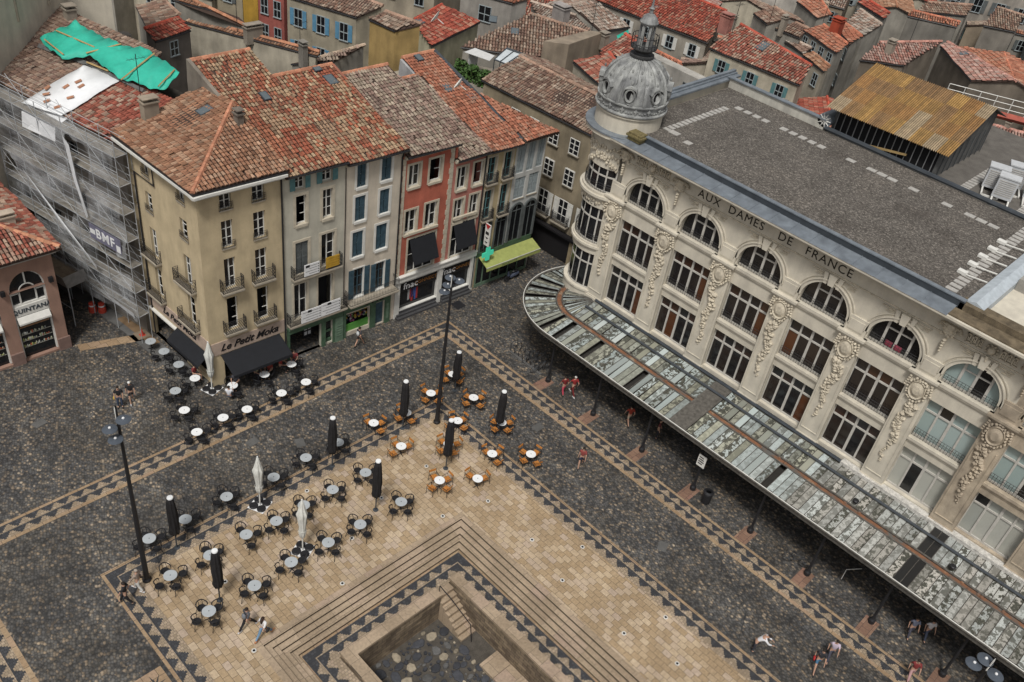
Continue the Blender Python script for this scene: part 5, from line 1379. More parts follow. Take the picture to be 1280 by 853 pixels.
def bg_house(pts, pal, wall, label, name='town_house', cat='house', wins=None, wm='old_plaster', gable=True, tile=(.29, .46)):
    """house known by its visible roof slope (eave left, eave right, ridge right, ridge left): walls to the street, a second slope behind"""
    A, B, Rr, Rl = [Vector(p) for p in pts]
    rt = root(name, ((A.x + B.x) / 2, (A.y + B.y) / 2, 0), label, cat, 'tiled houses of the old town behind')
    cen = (A + B + Rr + Rl) / 4
    sh = lambda p: Vector((cen.x + (p.x - cen.x) * .965, cen.y + (p.y - cen.y) * .965, p.z - .14))
    tile_roof('roof', rt, pts, pal, *tile)
    P = [sh(p) for p in (A, B, Rr, Rl)]
    # far side mirrored about the ridge
    wA, wB = (Rl - A), (Rr - B)
    C2, D2 = Rr + Vector((wB.x, wB.y, -wB.z)) * .8, Rl + Vector((wA.x, wA.y, -wA.z)) * .8
    if gable:
        tile_roof('back_roof', rt, [tuple(C2), tuple(D2), tuple(Rl), tuple(Rr)], pal, *tile)
        C3, D3 = sh(C2), sh(D2); C3.z = C2.z - .14; D3.z = D2.z - .14
        loop = [P[0], P[1], P[2], C3, D3, P[3]]
    else: loop = P
    mb = MB(); n = len(loop)
    if loop:
        for i in range(n):
            p, q = loop[i], loop[(i + 1) % n]; mb.quad((p.x, p.y, 0), (q.x, q.y, 0), tuple(q), tuple(p), 0, wall)
    mb.build('wall', M_[wm], rt)
    m = MB(); ridge(m, (Rl.x, Rl.y, Rl.z + .05), (Rr.x, Rr.y, Rr.z + .05), .17, PAL[pal][0]); m.build('ridge_tiles', M_['tile'], rt)
    m = MB(); d = (B - A).normalized(); m.tube([A + Vector((0, 0, -.08)), B + Vector((0, 0, -.08))], .08, 5); m.build('gutter', M_['iron'], rt)
    if wins: auto_windows(rt, P[0], P[1], min(P[0].z, P[1].z), **wins)
    return rt
def roof_lights(rt, pts, spots, w=.8, h=1.0):
    A, B, Rr, Rl = [Vector(p) for p in pts]; a = (B - A).normalized(); n = (B - A).cross(Rl - A).normalized()
    if n.z < 0: n = -n
    b = n.cross(a)
    if b.dot(Rl - A) < 0: b = -b
    for s, t in spots: skylight(rt, A, a, b, n, s, t, w, h)
def bg_chimney(rt, x, y, z, h=1.0, w=.6, d=.5, col=(.30, .26, .21)): chimney('chimney', x, y, z, h, w, d, col, rt=rt)

grey, beige, cream, brown = (.31, .29, .25), (.43, .385, .305), (.50, .45, .35), (.32, .26, .19)
# brown house at the end of the side street (in full, seen between the white house and the store)
q = [(-13.3, -12.4, 12.0), (-13.9, 2.0, 12.0), (-17.6, 2.0, 13.3), (-17.6, -12.4, 13.3)]
h = bg_house(q, 'brown', (.27, .225, .155), 'brown plaster house with white shutters facing the store corner', wm='old_plaster', tile=(.25, .40))
FE = Fac((-13.72 - .04, 0, 0), (-.042, 1, 0), (1, .042, 0))
for y0, y1 in ((-4.3, -3.3), (-2.1, -1.1), (-8.6, -7.6), (-6.5, -5.5), (.3, 1.2)):
    window(h, FE, y0, y1, 9.75, 11.1, 2, 3, dep=-.04, fm='white_frame'); window(h, FE, y0, y1, 6.9, 8.4, 2, 3, dep=-.04, fm='white_frame', shut='white_trim', shut_open=False)
    window(h, FE, y0, y1, 3.5, 5.6, 2, 3, dep=-.04, shut='white_trim'); balcony(h, FE, y0 - .4, y1 + .4, 3.45, .9, .4, 'lattice', pitch=.09)
m = MB(); bx(m, FE, -5.5, 1.6, .01, .5, 2.55, 2.75); bx(m, FE, -5.0, 1.5, .02, .06, .1, 2.5); m.build('shopfront', M_['ink'], h)
m = MB(); bx(m, FE, -.2, 1.4, .07, .12, 0, 2.2); m.build('panel', mat('tan_panel', (.30, .24, .15), .8, .2), h)
BG = [
 ('sky', [(-18.6,-20.8,11.0),(-23.7,-15.6,11.0),(-30.3,-15.5,12.4),(-27.4,-20.7,12.9)], 'brown', grey, 'wide brown tiled roof with two roof windows behind the glass pergola', None),
 ('stoneA', [(-31.6,-23.2,11.0),(-33.7,-17.1,11.0),(-34.8,-21.0,11.6),(-33.5,-26.3,11.5)], 'stone', grey, 'weathered speckled roof with a grey box chimney, behind the roof with two windows', None),
 ('stoneB', [(-35.2,-17.6,11.0),(-39.4,-17.2,11.0),(-38.4,-22.0,12.4),(-35.0,-21.9,12.3)], 'stone', grey, 'low pale speckled roof beside a scrap of green netting', None),
 ('red1', [(-42.3,-24.8,11.0),(-43.9,-10.2,11.0),(-49.7,-12.5,12.8),(-49.3,-22.4,12.9)], 'red', (.33,.30,.25), 'long deep-red roof behind the dome lantern', dict(n=5, shut='white_trim')),
 ('red2', [(-42.8,-9.3,11.0),(-43.2,1.4,11.0),(-46.5,0.4,12.0),(-48.1,-9.5,12.6)], 'redcream', cream, 'cream house with a red and cream tiled roof and teal shutters', dict(n=3, shut='teal_paint')),
 ('reddome', [(-32.6,-8.0,10.0),(-35.6,-6.4,10.0),(-37.2,-8.6,10.6),(-35.8,-12.0,11.3)], 'salmon', grey, 'small orange roof tucked right behind the dome', None),
 ('domeL', [(-30.1,-13.6,11.0),(-30.2,-10.6,11.0),(-33.3,-10.6,11.9),(-34.2,-13.9,12.2)], 'redcream', beige, 'small red roof left of the dome lantern', None),
 ('leftdome', [(-22.7,-10.5,12.6),(-20.9,-5.6,12.6),(-23.8,-6.0,13.4),(-25.4,-8.8,13.6)], 'redcream', (.42,.38,.30), 'small roof with a cream gable, left of the dome', None),
 ('orange9', [(-58.8,-7.6,11.0),(-55.8,-1.6,11.0),(-58.1,-1.8,11.6),(-60.9,-6.4,11.7)], 'salmon', grey, 'bright orange roof with a row of attic windows and a brick stack', dict(n=4, h=.9, drop=.25)),
 ('r10', [(-68.0,-14.0,11.0),(-64.8,-9.2,11.0),(-66.1,-8.4,11.5),(-70.0,-12.3,11.8)], 'salmon', grey, 'pale orange roof on a grey wall, top of the cluster behind', None),
 ('r11', [(-58.0,-13.8,11.0),(-56.1,-10.7,11.0),(-58.7,-9.6,11.8),(-60.3,-12.7,11.8)], 'brown', grey, 'crooked brown roof beside the red and cream roof', None),
 ('r12', [(-57.4,-10.3,10.5),(-57.5,-7.0,10.5),(-59.6,-7.4,11.1),(-59.8,-9.8,11.2)], 'brown', grey, 'small dark brown roof left of the bright orange roof', None),
 ('r13', [(-58.4,-10.8,9.5),(-56.2,-5.4,9.5),(-57.7,-5.4,9.9),(-59.0,-10.2,9.7)], 'stone', grey, 'thin sloping roof on a stained rubble wall', None),
 ('r14', [(-54.1,-4.4,10.0),(-52.1,-0.6,10.0),(-53.4,-0.8,10.3),(-55.2,-4.0,10.3)], 'orange', beige, 'narrow lean-to roof under the attic windows', dict(n=2, shut=None)),
 ('r15', [(-66.4,-6.5,11.0),(-64.8,-3.1,11.0),(-68.0,-2.8,11.9),(-70.3,-6.9,12.0)], 'stone', grey, 'mottled pinkish-brown roof along the narrow street', None),
 ('r16', [(-63.9,-5.9,11.0),(-60.1,-2.3,11.0),(-62.8,-2.5,11.5),(-65.7,-6.2,11.3)], 'salmon', grey, 'orange roof strip sloping to the narrow street', dict(n=3, shut='grey_paint', rows=2)),
 ('r17', [(-76.6,-10.2,11.0),(-73.7,-5.1,11.0),(-75.3,-5.3,11.4),(-77.7,-9.5,11.4)], 'red', grey, 'red roof strip at the top, left of the narrow street', dict(n=3, shut='grey_paint', rows=2)),
 ('r18', [(-74.6,-2.8,12.0),(-77.3,2.4,12.0),(-78.4,2.1,12.3),(-75.9,-3.0,12.4)], 'salmon', (.20,.185,.16), 'big bare concrete wall with a thin orange tile edge', None),
 ('r19', [(-56.6,0.8,11.0),(-60.2,4.2,11.0),(-67.7,4.5,12.5),(-61.2,0.4,12.0)], 'pink', (.19,.16,.125), 'pinkish roof with a triangular grey gable behind the rusty shed', None),
 ('r20', [(-71.3,3.4,11.0),(-63.6,10.4,11.0),(-65.0,14.2,12.1),(-72.6,3.5,11.3)], 'pink', (.17,.145,.115), 'mottled pink roof right of the grey gable', None),
 ('r21', [(-73.6,4.4,11.0),(-67.7,11.0,11.0),(-67.8,13.2,11.4),(-73.7,9.5,12.0)], 'salmon', grey, 'ribbed orange roof with a hip, upper right', None),
 ('r22', [(-77.7,8.5,11.0),(-68.3,13.9,11.0),(-67.9,16.6,11.4),(-74.8,13.1,11.5)], 'salmon', grey, 'red-orange roof at the far right edge', None),
 ('r23', [(-81.8,3.8,12.0),(-83.8,7.0,12.0),(-87.7,6.1,13.1),(-86.5,3.0,13.3)], 'brown', (.22,.20,.17), 'grey-brown roof over a grey wall in the top right corner', None),
 ('r24', [(-77.9,-3.2,12.0),(-83.3,0.9,12.0),(-86.3,0.2,12.7),(-81.0,-3.4,12.6)], 'brown', (.28,.26,.22), 'flat brown roof with a bare grey front, top right', None),
 ('Lroof', [(-1.1,-41.6,11.0),(-4.2,-35.3,11.0),(-4.1,-33.1,10.7),(-2.4,-40.4,11.2)], 'orange', grey, 'long sloping orange roof at the top left', None),
 ('Lthin', [(1.6,-38.0,11.0),(-5.3,-24.6,11.0),(-5.7,-24.9,11.2),(-1.9,-32.8,11.1)], 'orange', (.42,.38,.30), 'long cream wall topped by a thin strip of orange tiles', None),
 ('LA', [(2.2,-42.3,10.6),(3.8,-37.1,10.6),(0.9,-36.7,11.5),(0.1,-41.1,11.3)], 'brown', grey, 'brown tiled roof behind the green tarpaulin', None),
 ('Lred', [(5.8,-31.7,11.6),(2.0,-32.8,11.6),(2.1,-34.5,12.1),(5.8,-33.3,12.1)], 'red', (.17,.15,.13), 'small dark-red lean-to roof on a grey wall with one window', dict(n=1, h=1.2, drop=.35)),
 ('blueH', [(-9.7,-36.2,12.0),(-12.5,-28.7,12.0),(-15.3,-28.4,12.8),(-13.9,-33.9,12.9)], 'brown', (.36,.32,.24), 'beige house with bright blue shutters at the top', dict(n=3, h=1.6, drop=.8, w=.85, shut='sky_blue', rows=2, step=3.1)),
 ('flat', [(-3.7,-26.3,10.0),(-7.4,-25.1,10.0),(-11.3,-25.8,10.6),(-6.5,-25.9,10.2)], 'pale', grey, 'low pale roof with a crowded chimney stack in front of the blue shutters', None),
 ('must', [(-9.8,-23.4,14.0),(-10.1,-20.2,14.0),(-12.1,-19.2,14.6),(-11.4,-23.2,14.5)], 'brown', (.36,.25,.10), 'small mustard-yellow tower house with a tiled roof', None),
 ('redshed', [(-16.1,-22.1,11.0),(-24.9,-25.0,11.0),(-22.4,-28.0,12.1),(-17.1,-25.9,12.0)], 'red', (.46,.43,.30), 'clean bright-red roof over a pale cream wall', None),
 ('conc', [(-26.4,-29.8,12.6),(-28.6,-24.3,12.6),(-30.3,-23.8,13.0),(-29.1,-29.3,13.0)], 'salmon', (.30,.28,.25), 'bare grey concrete wall with one dark window', dict(n=1, h=1.5, drop=.9, w=1.3)),
]
mat('sky_blue', (.10, .24, .36), .6, .2)
H = {}
for nm, pts, pal, wc, lab, wins in BG:
    H[nm] = bg_house(pts, pal, wc, lab, wins=wins, gable=nm in ('domeL', 'leftdome', 'r11', 'r12', 'r21', 'r22', 'r20', 'stoneB'))
P = {b[0]: b[1] for b in BG}
roof_lights(H['sky'], P['sky'], [(2.7, 4.2), (4.9, 2.8)]); roof_lights(H['red2'], P['red2'], [(4.2, 2.6)], 1.0, 1.6); roof_lights(H['redshed'], P['redshed'], [(2.4, 2.6)], .9, .8)
roof_lights(H['orange9'], P['orange9'], [(2.6, 1.2)], .9, .4); roof_lights(H['red1'], P['red1'], [(6.5, 2.4)], .7, .6); roof_lights(H['r20'], P['r20'], [(3.2, 1.0), (6.8, 1.0)], .9, 1.0)
bg_chimney(H['stoneA'], -33.0, -21.5, 11.2, 1.3, 1.0, 1.6, (.33, .30, .28)); bg_chimney(H['orange9'], -60.0, -4.4, 11.0, 2.0, 1.1, 1.1, (.33, .06, .03)); bg_chimney(H['red1'], -46.5, -10.3, 11.6, 1.8, .8, 1.2, (.36, .16, .13))
bg_chimney(H['r19'], -60.5, 2.0, 11.5, 1.2, .9, .7); bg_chimney(H['flat'], -4.5, -25.6, 9.8, 2.0, .5, .7, (.24, .22, .19)); bg_chimney(H['Lthin'], -2.6, -30.4, 10.6, 1.4, 1.6, .6); bg_chimney(H['domeL'], -31.4, -14.2, 11, 1.4, .7, .7)
bg_chimney(H['red2'], -49, -11, 10.5, 2.2, .6, .6); bg_chimney(H['r11'], -57.4, -9.4, 10, 2.0, .8, .5)
for x, y, z, hh, k in ((-30.9, -15.5, 12, 3.2, 'sky'), (-46, -9, 12, 3.4, 'red1'), (-57, -11, 11, 3.5, 'r11'), (-62.5, 3, 12, 4, 'r19'), (-2.0, -32, 11, 3.6, 'Lthin'), (9.5, -12.6, 17, 3.4, None), (-4.6, -26.2, 11.6, 2.2, 'flat'), (-64, -8, 11, 3.2, 'r10')):
    m = MB(); m.tube([(x, y, z), (x, y, z + hh)], .03, 4); m.tube([(x - .7, y, z + hh - .3), (x + .7, y, z + hh - .3)], .018, 3)
    for i in range(6): m.tube([(x - .6 + .24 * i, y - .3, z + hh - .3), (x - .6 + .24 * i, y + .3, z + hh - .3)], .012, 3)
    if k: m.build('aerial', M_['iron'], H[k])
def dish(k, x, y, z, r=.42):
    m = MB(); m.lathe([(0, 0), (r * .6, .05), (r, .16)], (0, 0, 0), 12); m.tube([(0, 0, 0), (0, 0, -.5)], .03, 4)
    o = m.build('satellite_dish', M_['white_trim'], H[k]); o.location = Vector((x, y, z)) - H[k].location; o.rotation_euler = (.9, .5, .3)
dish('must', -9.2, -18.6, 13.2); dish('redshed', -20.5, -22.3, 12.6)
# plain walls and painted facades that close the view
def block(name, pts, z0, z1, col, label, cat='house', wm='old_plaster', group='tiled houses of the old town behind'):
    cx = sum(p[0] for p in pts) / len(pts); cy = sum(p[1] for p in pts) / len(pts)
    rt = root(name, (cx, cy, 0), label, cat, group); m = MB(); m.prism(pts, z0, z1, 0, col); m.build('wall', M_[wm], rt); return rt
b = block('tall_house', [(24.0, -20.8), (13.3, -29.1), (10.9, -27.2), (9.0, -34), (20, -40), (32, -30)], 0, 25, (.55, .50, .41), 'tall plain beige rendered building rising behind the scaffolded roof', wm='plaster')
for xx, yy in ((18.2, -25.25), (15.2, -27.55)):
    m = MB(); m.tube([(xx, yy, 17.2), (xx, yy, 20.2)], .1, 5); m.build('buttress', M_['sill_stone'], b)
b = block('town_house', [(-9.6, -36.3), (-8.6, -39.2), (-14, -41), (-15, -38)], 0, 16, (.34, .105, .085), 'dark-red house with white framed windows at the top')
auto_windows(b, (-9.6, -36.3, 0), (-8.6, -39.2, 0), 14.0, 2, 1.5, .75, .2, rows=3, step=2.6)
b = block('town_house', [(-8.58, -39.25), (-8.0, -41.0), (-13, -43), (-14, -41.2)], 0, 17, (.42, .25, .04), 'narrow golden-yellow house beside the dark-red one')
b = block('town_house', [(-8.0, -41.1), (-5.5, -47.5), (-12, -50), (-13, -43.2)], 0, 17, (.36, .31, .22), 'beige house with one dark shuttered window at the top')
auto_windows(b, (-8.0, -41.1, 0), (-5.5, -47.5, 0), 14.5, 2, 1.6, .9, .2, shut='grey_paint', rows=2)
b = block('ruined_wall', [(-33.5, -13.6), (-33.0, -3.2), (-34.2, -3.0), (-34.6, -13.6)], 0, 11.6, (.40, .38, .34), 'ruined whitewashed wall with black streaks and empty openings behind the dome', 'wall')
auto_windows(b, (-33.5, -9.6, 0), (-33.0, -4.0, 0), 11.0, 3, 1.2, .6, .3, fm='grey_paint')
b = block('town_house', [(-46, -33), (-50, -25), (-60, -30), (-56, -38)], 0, 12, (.36, .33, .28), 'pale blank wall behind the red roofs at the top')
b = block('town_house', [(-64, -22), (-70, -14), (-80, -18), (-74, -28)], 0, 11, (.46, .43, .38), 'white house at the top behind the cluster of roofs')
b = block('town_house', [(-20, -40), (-24, -31), (-36, -36), (-32, -46)], 0, 13, (.34, .30, .23), 'beige back wall with a tall drainpipe behind the mustard house')
auto_windows(b, (-20, -40, 0), (-24, -31, 0), 12.5, 3, 1.5, .9, .5)
b = block('town_house', [(-88, -4), (-92, 6), (-108, 2), (-104, -10)], 0, 14, (.33, .30, .26), 'grey-beige house in the distance at the top right')
auto_windows(b, (-88, -4, 0), (-92, 6, 0), 13.5, 4, 1.6, 1.0, .6, shut='grey_paint')
b = block('town_house', [(9.2, -29.8), (6.9, -30.9), (6.6, -35.5), (9.2, -35.5)], 0, 11.3, (.34, .31, .27), 'low grey rendered house with a stub chimney beside the red lean-to roof')
bg_chimney(b, 8.4, -31.4, 11.3, 1.1, .7, .7, (.30, .27, .23))
# stone gable next to the two-window roof
b = block('rubble_wall', [(-23.9, -15.4), (-25.6, -13.7), (-31.5, -14.4), (-30.4, -15.4)], 0, 12.6, (.27, .22, .165), 'rough rubble gable wall with patches of brown render', 'wall')
# roof garden, white awning and glass pergola
g = root('roof_terrace', (-19.5, -17.0, 9.5), 'small roof terrace with white awning and glass pergola beside the tiled roofs', 'terrace')
m = MB(); m.prism([(-15.3, -19.5), (-14.6, -11.5), (-20.5, -11.8), (-22.8, -15.2), (-18.5, -20.4)], 0, 9.6, 0, (.25, .22, .18)); m.build('wall', M_['old_plaster'], g)
Q = [Vector(p) for p in ((-18.2, -15.9, 11.6), (-19.9, -16.2, 12.2), (-20.7, -13.1, 12.2), (-18.6, -13.3, 11.6))]
m = MB(); m.ext(Q, (0, 0, .05)); o = m.build('glass_roof', mat('pergola_glass', (.46, .50, .52), .2, .2), g)
m = MB()
for k in range(5):
    t_ = k / 4; p, q = Q[1].lerp(Q[2], t_), Q[0].lerp(Q[3], t_); m.tube([p + Vector((0, 0, .09)), q + Vector((0, 0, .09))], .055, 4); m.tube([q, (q.x, q.y, 9.6)], .06, 4)
m.tube([Q[0] + Vector((0, 0, .05)), Q[3] + Vector((0, 0, .05))], .07, 4); m.tube([Q[1] + Vector((0, 0, .1)), Q[2] + Vector((0, 0, .1))], .10, 4)
m.build('pergola_frame', M_['zinc_dark'], o)
m = MB(); m.ext([(-16.9, -18.5, 11.6), (-18.2, -18.5, 11.75), (-18.6, -16.3, 11.75), (-17.6, -15.9, 11.6)], (0, 0, .04)); m.build('awning', mat('awning_white', (.50, .50, .49), .7, .12), g)
m = MB(); m.box(-18.4, -17.3, -18.3, -18.2, 9.6, 11.5); m.build('screen', M_['awning_white'], g)
def bush(x, y, z, r, h, n, label, seed):
    R = random.Random(seed); m = MB()
    for _ in range(n):
        a, u, v = R.random() * 6.28, R.random() ** .5, R.random()
        c = Vector((x + r * u * math.cos(a) * (1.1 - .5 * v), y + r * u * math.sin(a) * (1.1 - .5 * v), z + h * v)); s = R.uniform(.10, .22)
        d1 = Vector((R.uniform(-1, 1), R.uniform(-1, 1), R.uniform(-.6, .9))).normalized() * s; d2 = d1.cross(Vector((R.uniform(-1, 1), R.uniform(-1, 1), R.uniform(-1, 1)))).normalized() * s * .6
        k = R.uniform(.6, 1.5); m.poly([c - d1, c + d2, c + d1, c - d2], 0, (.05 * k, .10 * k, .025 * k))
    rt = root('shrub', (x, y, z), label, 'plant', 'plants on the roof terrace'); m.build('foliage', M_['leaf'], rt)
    t = MB(); t.tube([(x, y, z - .1), (x + .05, y, z + h * .7)], [.06, .02], 5); t.build('stem', M_['timber'], rt)
for i, (x, y, lab) in enumerate(((-17.0, -14.4, 'bushy green plant at the house end of the roof terrace'), (-16.9, -15.6, 'second leafy plant along the roof terrace edge'), (-16.7, -17.0, 'leafy plant in the middle of the terrace edge'), (-17.6, -13.4, 'leafy plant at the far end under the pergola'), (-16.6, -18.4, 'small yellowish plant nearest the salmon roof'))): bush(x, y, 9.6, .85, 1.3, 420, lab, i)
# scrap of green netting far behind
m = MB(); m.quad((-35.2, -15.6, 11.3), (-36.6, -15.3, 11.8), (-36.5, -15.0, 11.0), (-35.1, -15.1, 10.8))
tag(m.build('netting', M_['green_tarp']), 'scrap of green netting between the roofs left of the dome lantern', 'netting')

# ---------------------------------------------------------------- rusty shed and rooftop machines on the back of the store
sh = root('roof_shed', (-20, 20, 17.75), 'rusty corrugated-iron shed on the back roof of the store', 'shed')
A, B, C_, D_ = [Vector(p) for p in ((-18.4, 15.2, 19.6), (-18.8, 23.8, 19.6), (-25.1, 23.65, 21.5), (-24.5, 15.0, 21.5))]
R = random.Random(9); m = MB(); nx, rows = 62, 4
for j in range(rows):
    cj = None
    for i in range(nx):
        if i % 7 == 0 or cj is None: cj = R.choice([(.19, .095, .026), (.22, .125, .033), (.17, .095, .035), (.22, .165, .10), (.20, .11, .028), (.15, .082, .03)])
        u0, u1 = i / nx, (i + 1) / nx; t0, t1 = j / rows, (j + 1) / rows + .006
        z = lambda u, t, k: A.lerp(B, u).lerp(D_.lerp(C_, u), t) + Vector((0, 0, .085 * k + .012 * (rows - j)))
        um = (u0 + u1) / 2; q_ = R.uniform(.75, 1.15); c = tuple(k * q_ for k in cj)
        m.quad(z(u0, t0, 0), z(um, t0, 1), z(um, t1, 1), z(u0, t1, 0), 0, tuple(k * .5 for k in c)); m.quad(z(um, t0, 1), z(u1, t0, 0), z(u1, t1, 0), z(um, t1, 1), 0, tuple(k * 1.5 + .03 for k in c))  # shading painted in: one flank of each corrugation darkened, the other lightened
m.build('roof', M_['rust_sheet'], sh)
m = MB(); E1, E2 = Vector((-28.4, 23.6, 20.2)), Vector((-27.9, 14.9, 20.2)); m.ext([D_ + Vector((0, 0, .0)), C_, E1, E2], (0, 0, -.05), 0, (.10, .09, .08)); m.build('back_roof', M_['rust_sheet'], sh)
mat('galv_stud', (.22, .22, .22), .6, .3)
wl = mat('grey_boards', (.13, .13, .125), .85, .3, 3, streak=.3)
m = MB(); m.prism([(-19.45, 15.6), (-19.45, 23.3), (-27.6, 23.2), (-27.3, 15.5)], 17.75, 19.55)
y = 23.22; m.poly([(-19.45, y + .08, 19.5), (-25.1, y + .06, 21.4), (-27.6, y, 20.4), (-27.6, y, 19.5)])
m.build('wall', wl, sh)
m = MB(); m.quad((-19.43, 15.8, 18.05), (-19.43, 23.1, 18.05), (-19.43, 23.1, 19.52), (-19.43, 15.8, 19.52)); m.build('opening', M_['dark_room'], sh)
m = MB()
for i in range(16): y = 15.85 + i * .47; m.box(-19.41, -19.34, y, y + .05, 17.9, 19.54)
m.box(-19.41, -19.3, 15.7, 23.2, 17.76, 17.88); m.build('studs', M_['galv_stud'], sh)
m = MB(); m.ext([(-19.2, 18.6, 18.0), (-19.2, 18.6, 18.13), (-19.2, 21.2, 18.6), (-19.2, 21.2, 18.47)], (-.1, 0, 0)); m.build('plank', M_['timber'], sh)
m = MB()
for i in range(9): x = -19.8 - i * .9; m.box(x, x + .05, 23.33, 23.36, 17.8, 19.6)
m.build('battens', M_['zinc_dark'], sh)
fn = root('extractor_fan', (-19.1, 15.3, 17.95), 'round grey extractor fan standing at the corner of the rusty shed', 'fan')
m = MB(); m.tube([(-20.2, 15.2, 18.55), (-18.95, 15.2, 18.55)], .5, 20); m.build('duct', M_['zinc'], fn)
m = MB()
for k in range(10):
    t = k * PI / 5; m.box(-18.94, -18.91, 15.2 + .26 * math.cos(t) - .05, 15.2 + .26 * math.cos(t) + .05, 18.55 + .26 * math.sin(t) - .05, 18.55 + .26 * math.sin(t) + .05)
    m.tube([(-18.92, 15.2, 18.55), (-18.92, 15.2 + .48 * math.cos(t), 18.55 + .48 * math.sin(t))], .03, 4)
m.build('grille', M_['white_frame'], fn)
m = MB()
for y in (14.85, 15.55): m.tube([(-19.1, y, 17.75), (-19.4, 15.2, 18.2)], .05, 4)
m.build('stand', M_['zinc_dark'], fn)
mat('machine_white', (.46, .47, .48), .5, .12)
for i, (x, y, a, lab) in enumerate(((-21.6, 26.3, .3, 'white air-conditioning unit nearest the shed, tilted on its rails'), (-20.7, 27.3, .25, 'white air-conditioning unit nearest the dark roof pipe'), (-23.2, 27.0, .35, 'white air-conditioning unit at the right edge of the back roof'), (-22.6, 28.6, .3, 'white air-conditioning unit behind the others on the back roof'))):
    rt = root('air_conditioner', (x, y, 17.75), lab, 'machine', 'cooling units on the back roof')
    m = MB(); m.box(-.42, .42, -.6, .6, .25, 1.6); m.box(-.46, .46, -.64, .64, 1.6, 1.68); o = m.build('casing', M_['machine_white']); o.parent = rt
    m = MB()
    for k in range(8): m.box(.42, .44, -.5, .5, .45 + .13 * k, .50 + .13 * k)
    o2 = m.build('grille', M_['grey_cornice'] if 'grey_cornice' in M_ else mat('grey_cornice', (.36, .34, .31), .85, .25)); o2.parent = rt
    m = MB()
    for yy in (-.5, .5): m.box(-.9, 1.5, yy - .05, yy + .05, .12, .24)
    for xx in (-.7, 1.3): m.box(xx, xx + .08, -.55, .55, .0, .12)
    o3 = m.build('rails', M_['white_frame']); o3.parent = rt
    rt.rotation_euler = (0, 0, a)
m = MB()
for i in range(13):
    m.box(-19.8 - .45 * i, -19.5 - .45 * i, 24.9, 25.5, 17.752, 17.80)
for i in range(9): m.box(-19.8 - .45 * i, -19.5 - .45 * i, 28.6, 29.2, 17.752, 17.80)
struct(m.build('pavement_slabs', M_['paver']))
# railing round the roof terrace behind the shed
rr = root('terrace_railing', (-36, 20, 17.5), 'red-topped terrace wall with thin metal railing behind the rusty shed', 'railing')
m = MB(); pts = [(-31.5, 18.2), (-34.2, 24.5), (-30.0, 31.0)]
for p, q in zip(pts, pts[1:]): m.tube([(*p, 18.6), (*q, 18.6)], .28, 4)
m.build('coping', mat('red_coping', (.33, .085, .06), .8, .3), rr)
m = MB()
for p, q in zip(pts, pts[1:]):
    for z in (19.1, 19.5, 19.9): m.tube([(*p, z), (*q, z)], .03, 4)
    for k in range(7): s = Vector((*p, 18.6)).lerp(Vector((*q, 18.6)), k / 6); m.tube([s, s + Vector((0, 0, 1.3))], .03, 4)
m.build('bars', M_['white_frame'], rr)

# ---------------------------------------------------------------- scaffolded house on the left street
sc = root('scaffolded_house', (17, -18, 0), 'old house under repair, wrapped in scaffold and torn white netting', 'building')
A, B = Vector((18.5, -11.4, 14.3)), Vector((22.1, -28.5, 14.3))
e = (B - A).normalized(); nn = Vector((-e.y, e.x, 0))
if nn.x < 0: nn = -nn         # out of the wall, towards the street
up = lambda p, dd: Vector((p.x - nn.x * dd, p.y - nn.y * dd, p.z + .3 * dd))
tile_roof('roof', sc, [tuple(A + e * 4.9), tuple(B), tuple(up(B, 7.6)), tuple(up(A + e * 4.9, 7.6))], 'scaffold')
tile_roof('patched_roof', sc, [tuple(A), tuple(A + e * 4.9), tuple(up(A + e * 4.9, 5.2)), tuple(up(A, 4.6))], 'redcream', seed=4)
FS = Fac((A.x, A.y, 0), tuple(e), tuple(nn))
ops = [(s, s + 1.0, z, z + 1.9) for s in (1.2, 4.3, 7.6, 10.9, 14.0) for z in (1.0, 4.4, 7.6, 10.8)]
m = MB(); wall_open(m, FS, -.3, 17.2, 0, 14.2, ops, .25, 0, (.20, .18, .155))
p, q = FS(-.3, 0, 0), FS(17.2, 0, 0); p2, q2 = p - nn * 8, q - nn * 8
for a, b in ((p, p2), (p2, q2), (q2, q)): m.quad((a.x, a.y, 0), (b.x, b.y, 0), (b.x, b.y, 14.2), (a.x, a.y, 14.2), 0, (.22, .2, .17))
m.build('wall', M_['old_plaster'], sc)
for i, o_ in enumerate(ops): window(sc, FS, *o_, 2, 2, fm='grey_paint', sill=False)
sf = root('scaffold', tuple(FS(6, 1.0, 0)), 'steel scaffold with plank decks and torn translucent netting along the narrow street', 'scaffold')
st = mat('galvanised', (.33, .34, .35), .5, .15)
m = MB()
S0, S1 = -1.1, 16.4; k = S0; bays = []
while k <= S1: bays.append(k); k += 2.5
for s in bays:
    for d in (.25, 1.1): m.tube([FS(s, d, 0), FS(s, d, 15.2)], .03, 5)
    for z in (2.2, 4.2, 6.2, 8.2, 10.2, 12.2, 14.2): m.tube([FS(s, .25, z), FS(s, 1.1, z)], .025, 4)
for z in (2.2, 4.2, 6.2, 8.2, 10.2, 12.2, 14.2):
    for d in (.25, 1.1):
        for hh in (0, .5, 1.0): m.tube([FS(S0, d, z + hh), FS(S1, d, z + hh)], .022, 4)
    for i in range(len(bays) - 1):
        if i % 2 == int(z / 2) % 2: m.tube([FS(bays[i], 1.12, z), FS(bays[i + 1], 1.12, z + 2)], .02, 4)
for z in (2.2, 4.2, 6.2, 8.2, 10.2, 12.2): m.tube([FS(S0, .25, z), FS(S0, 1.1, z + 2)], .02, 4)
m.build('poles', st, sf)
m = MB()
for z in (2.2, 4.2, 6.2, 8.2, 10.2, 12.2, 14.2): bx(m, FS, S0, S1, .3, 1.05, z - .06, z - .01)
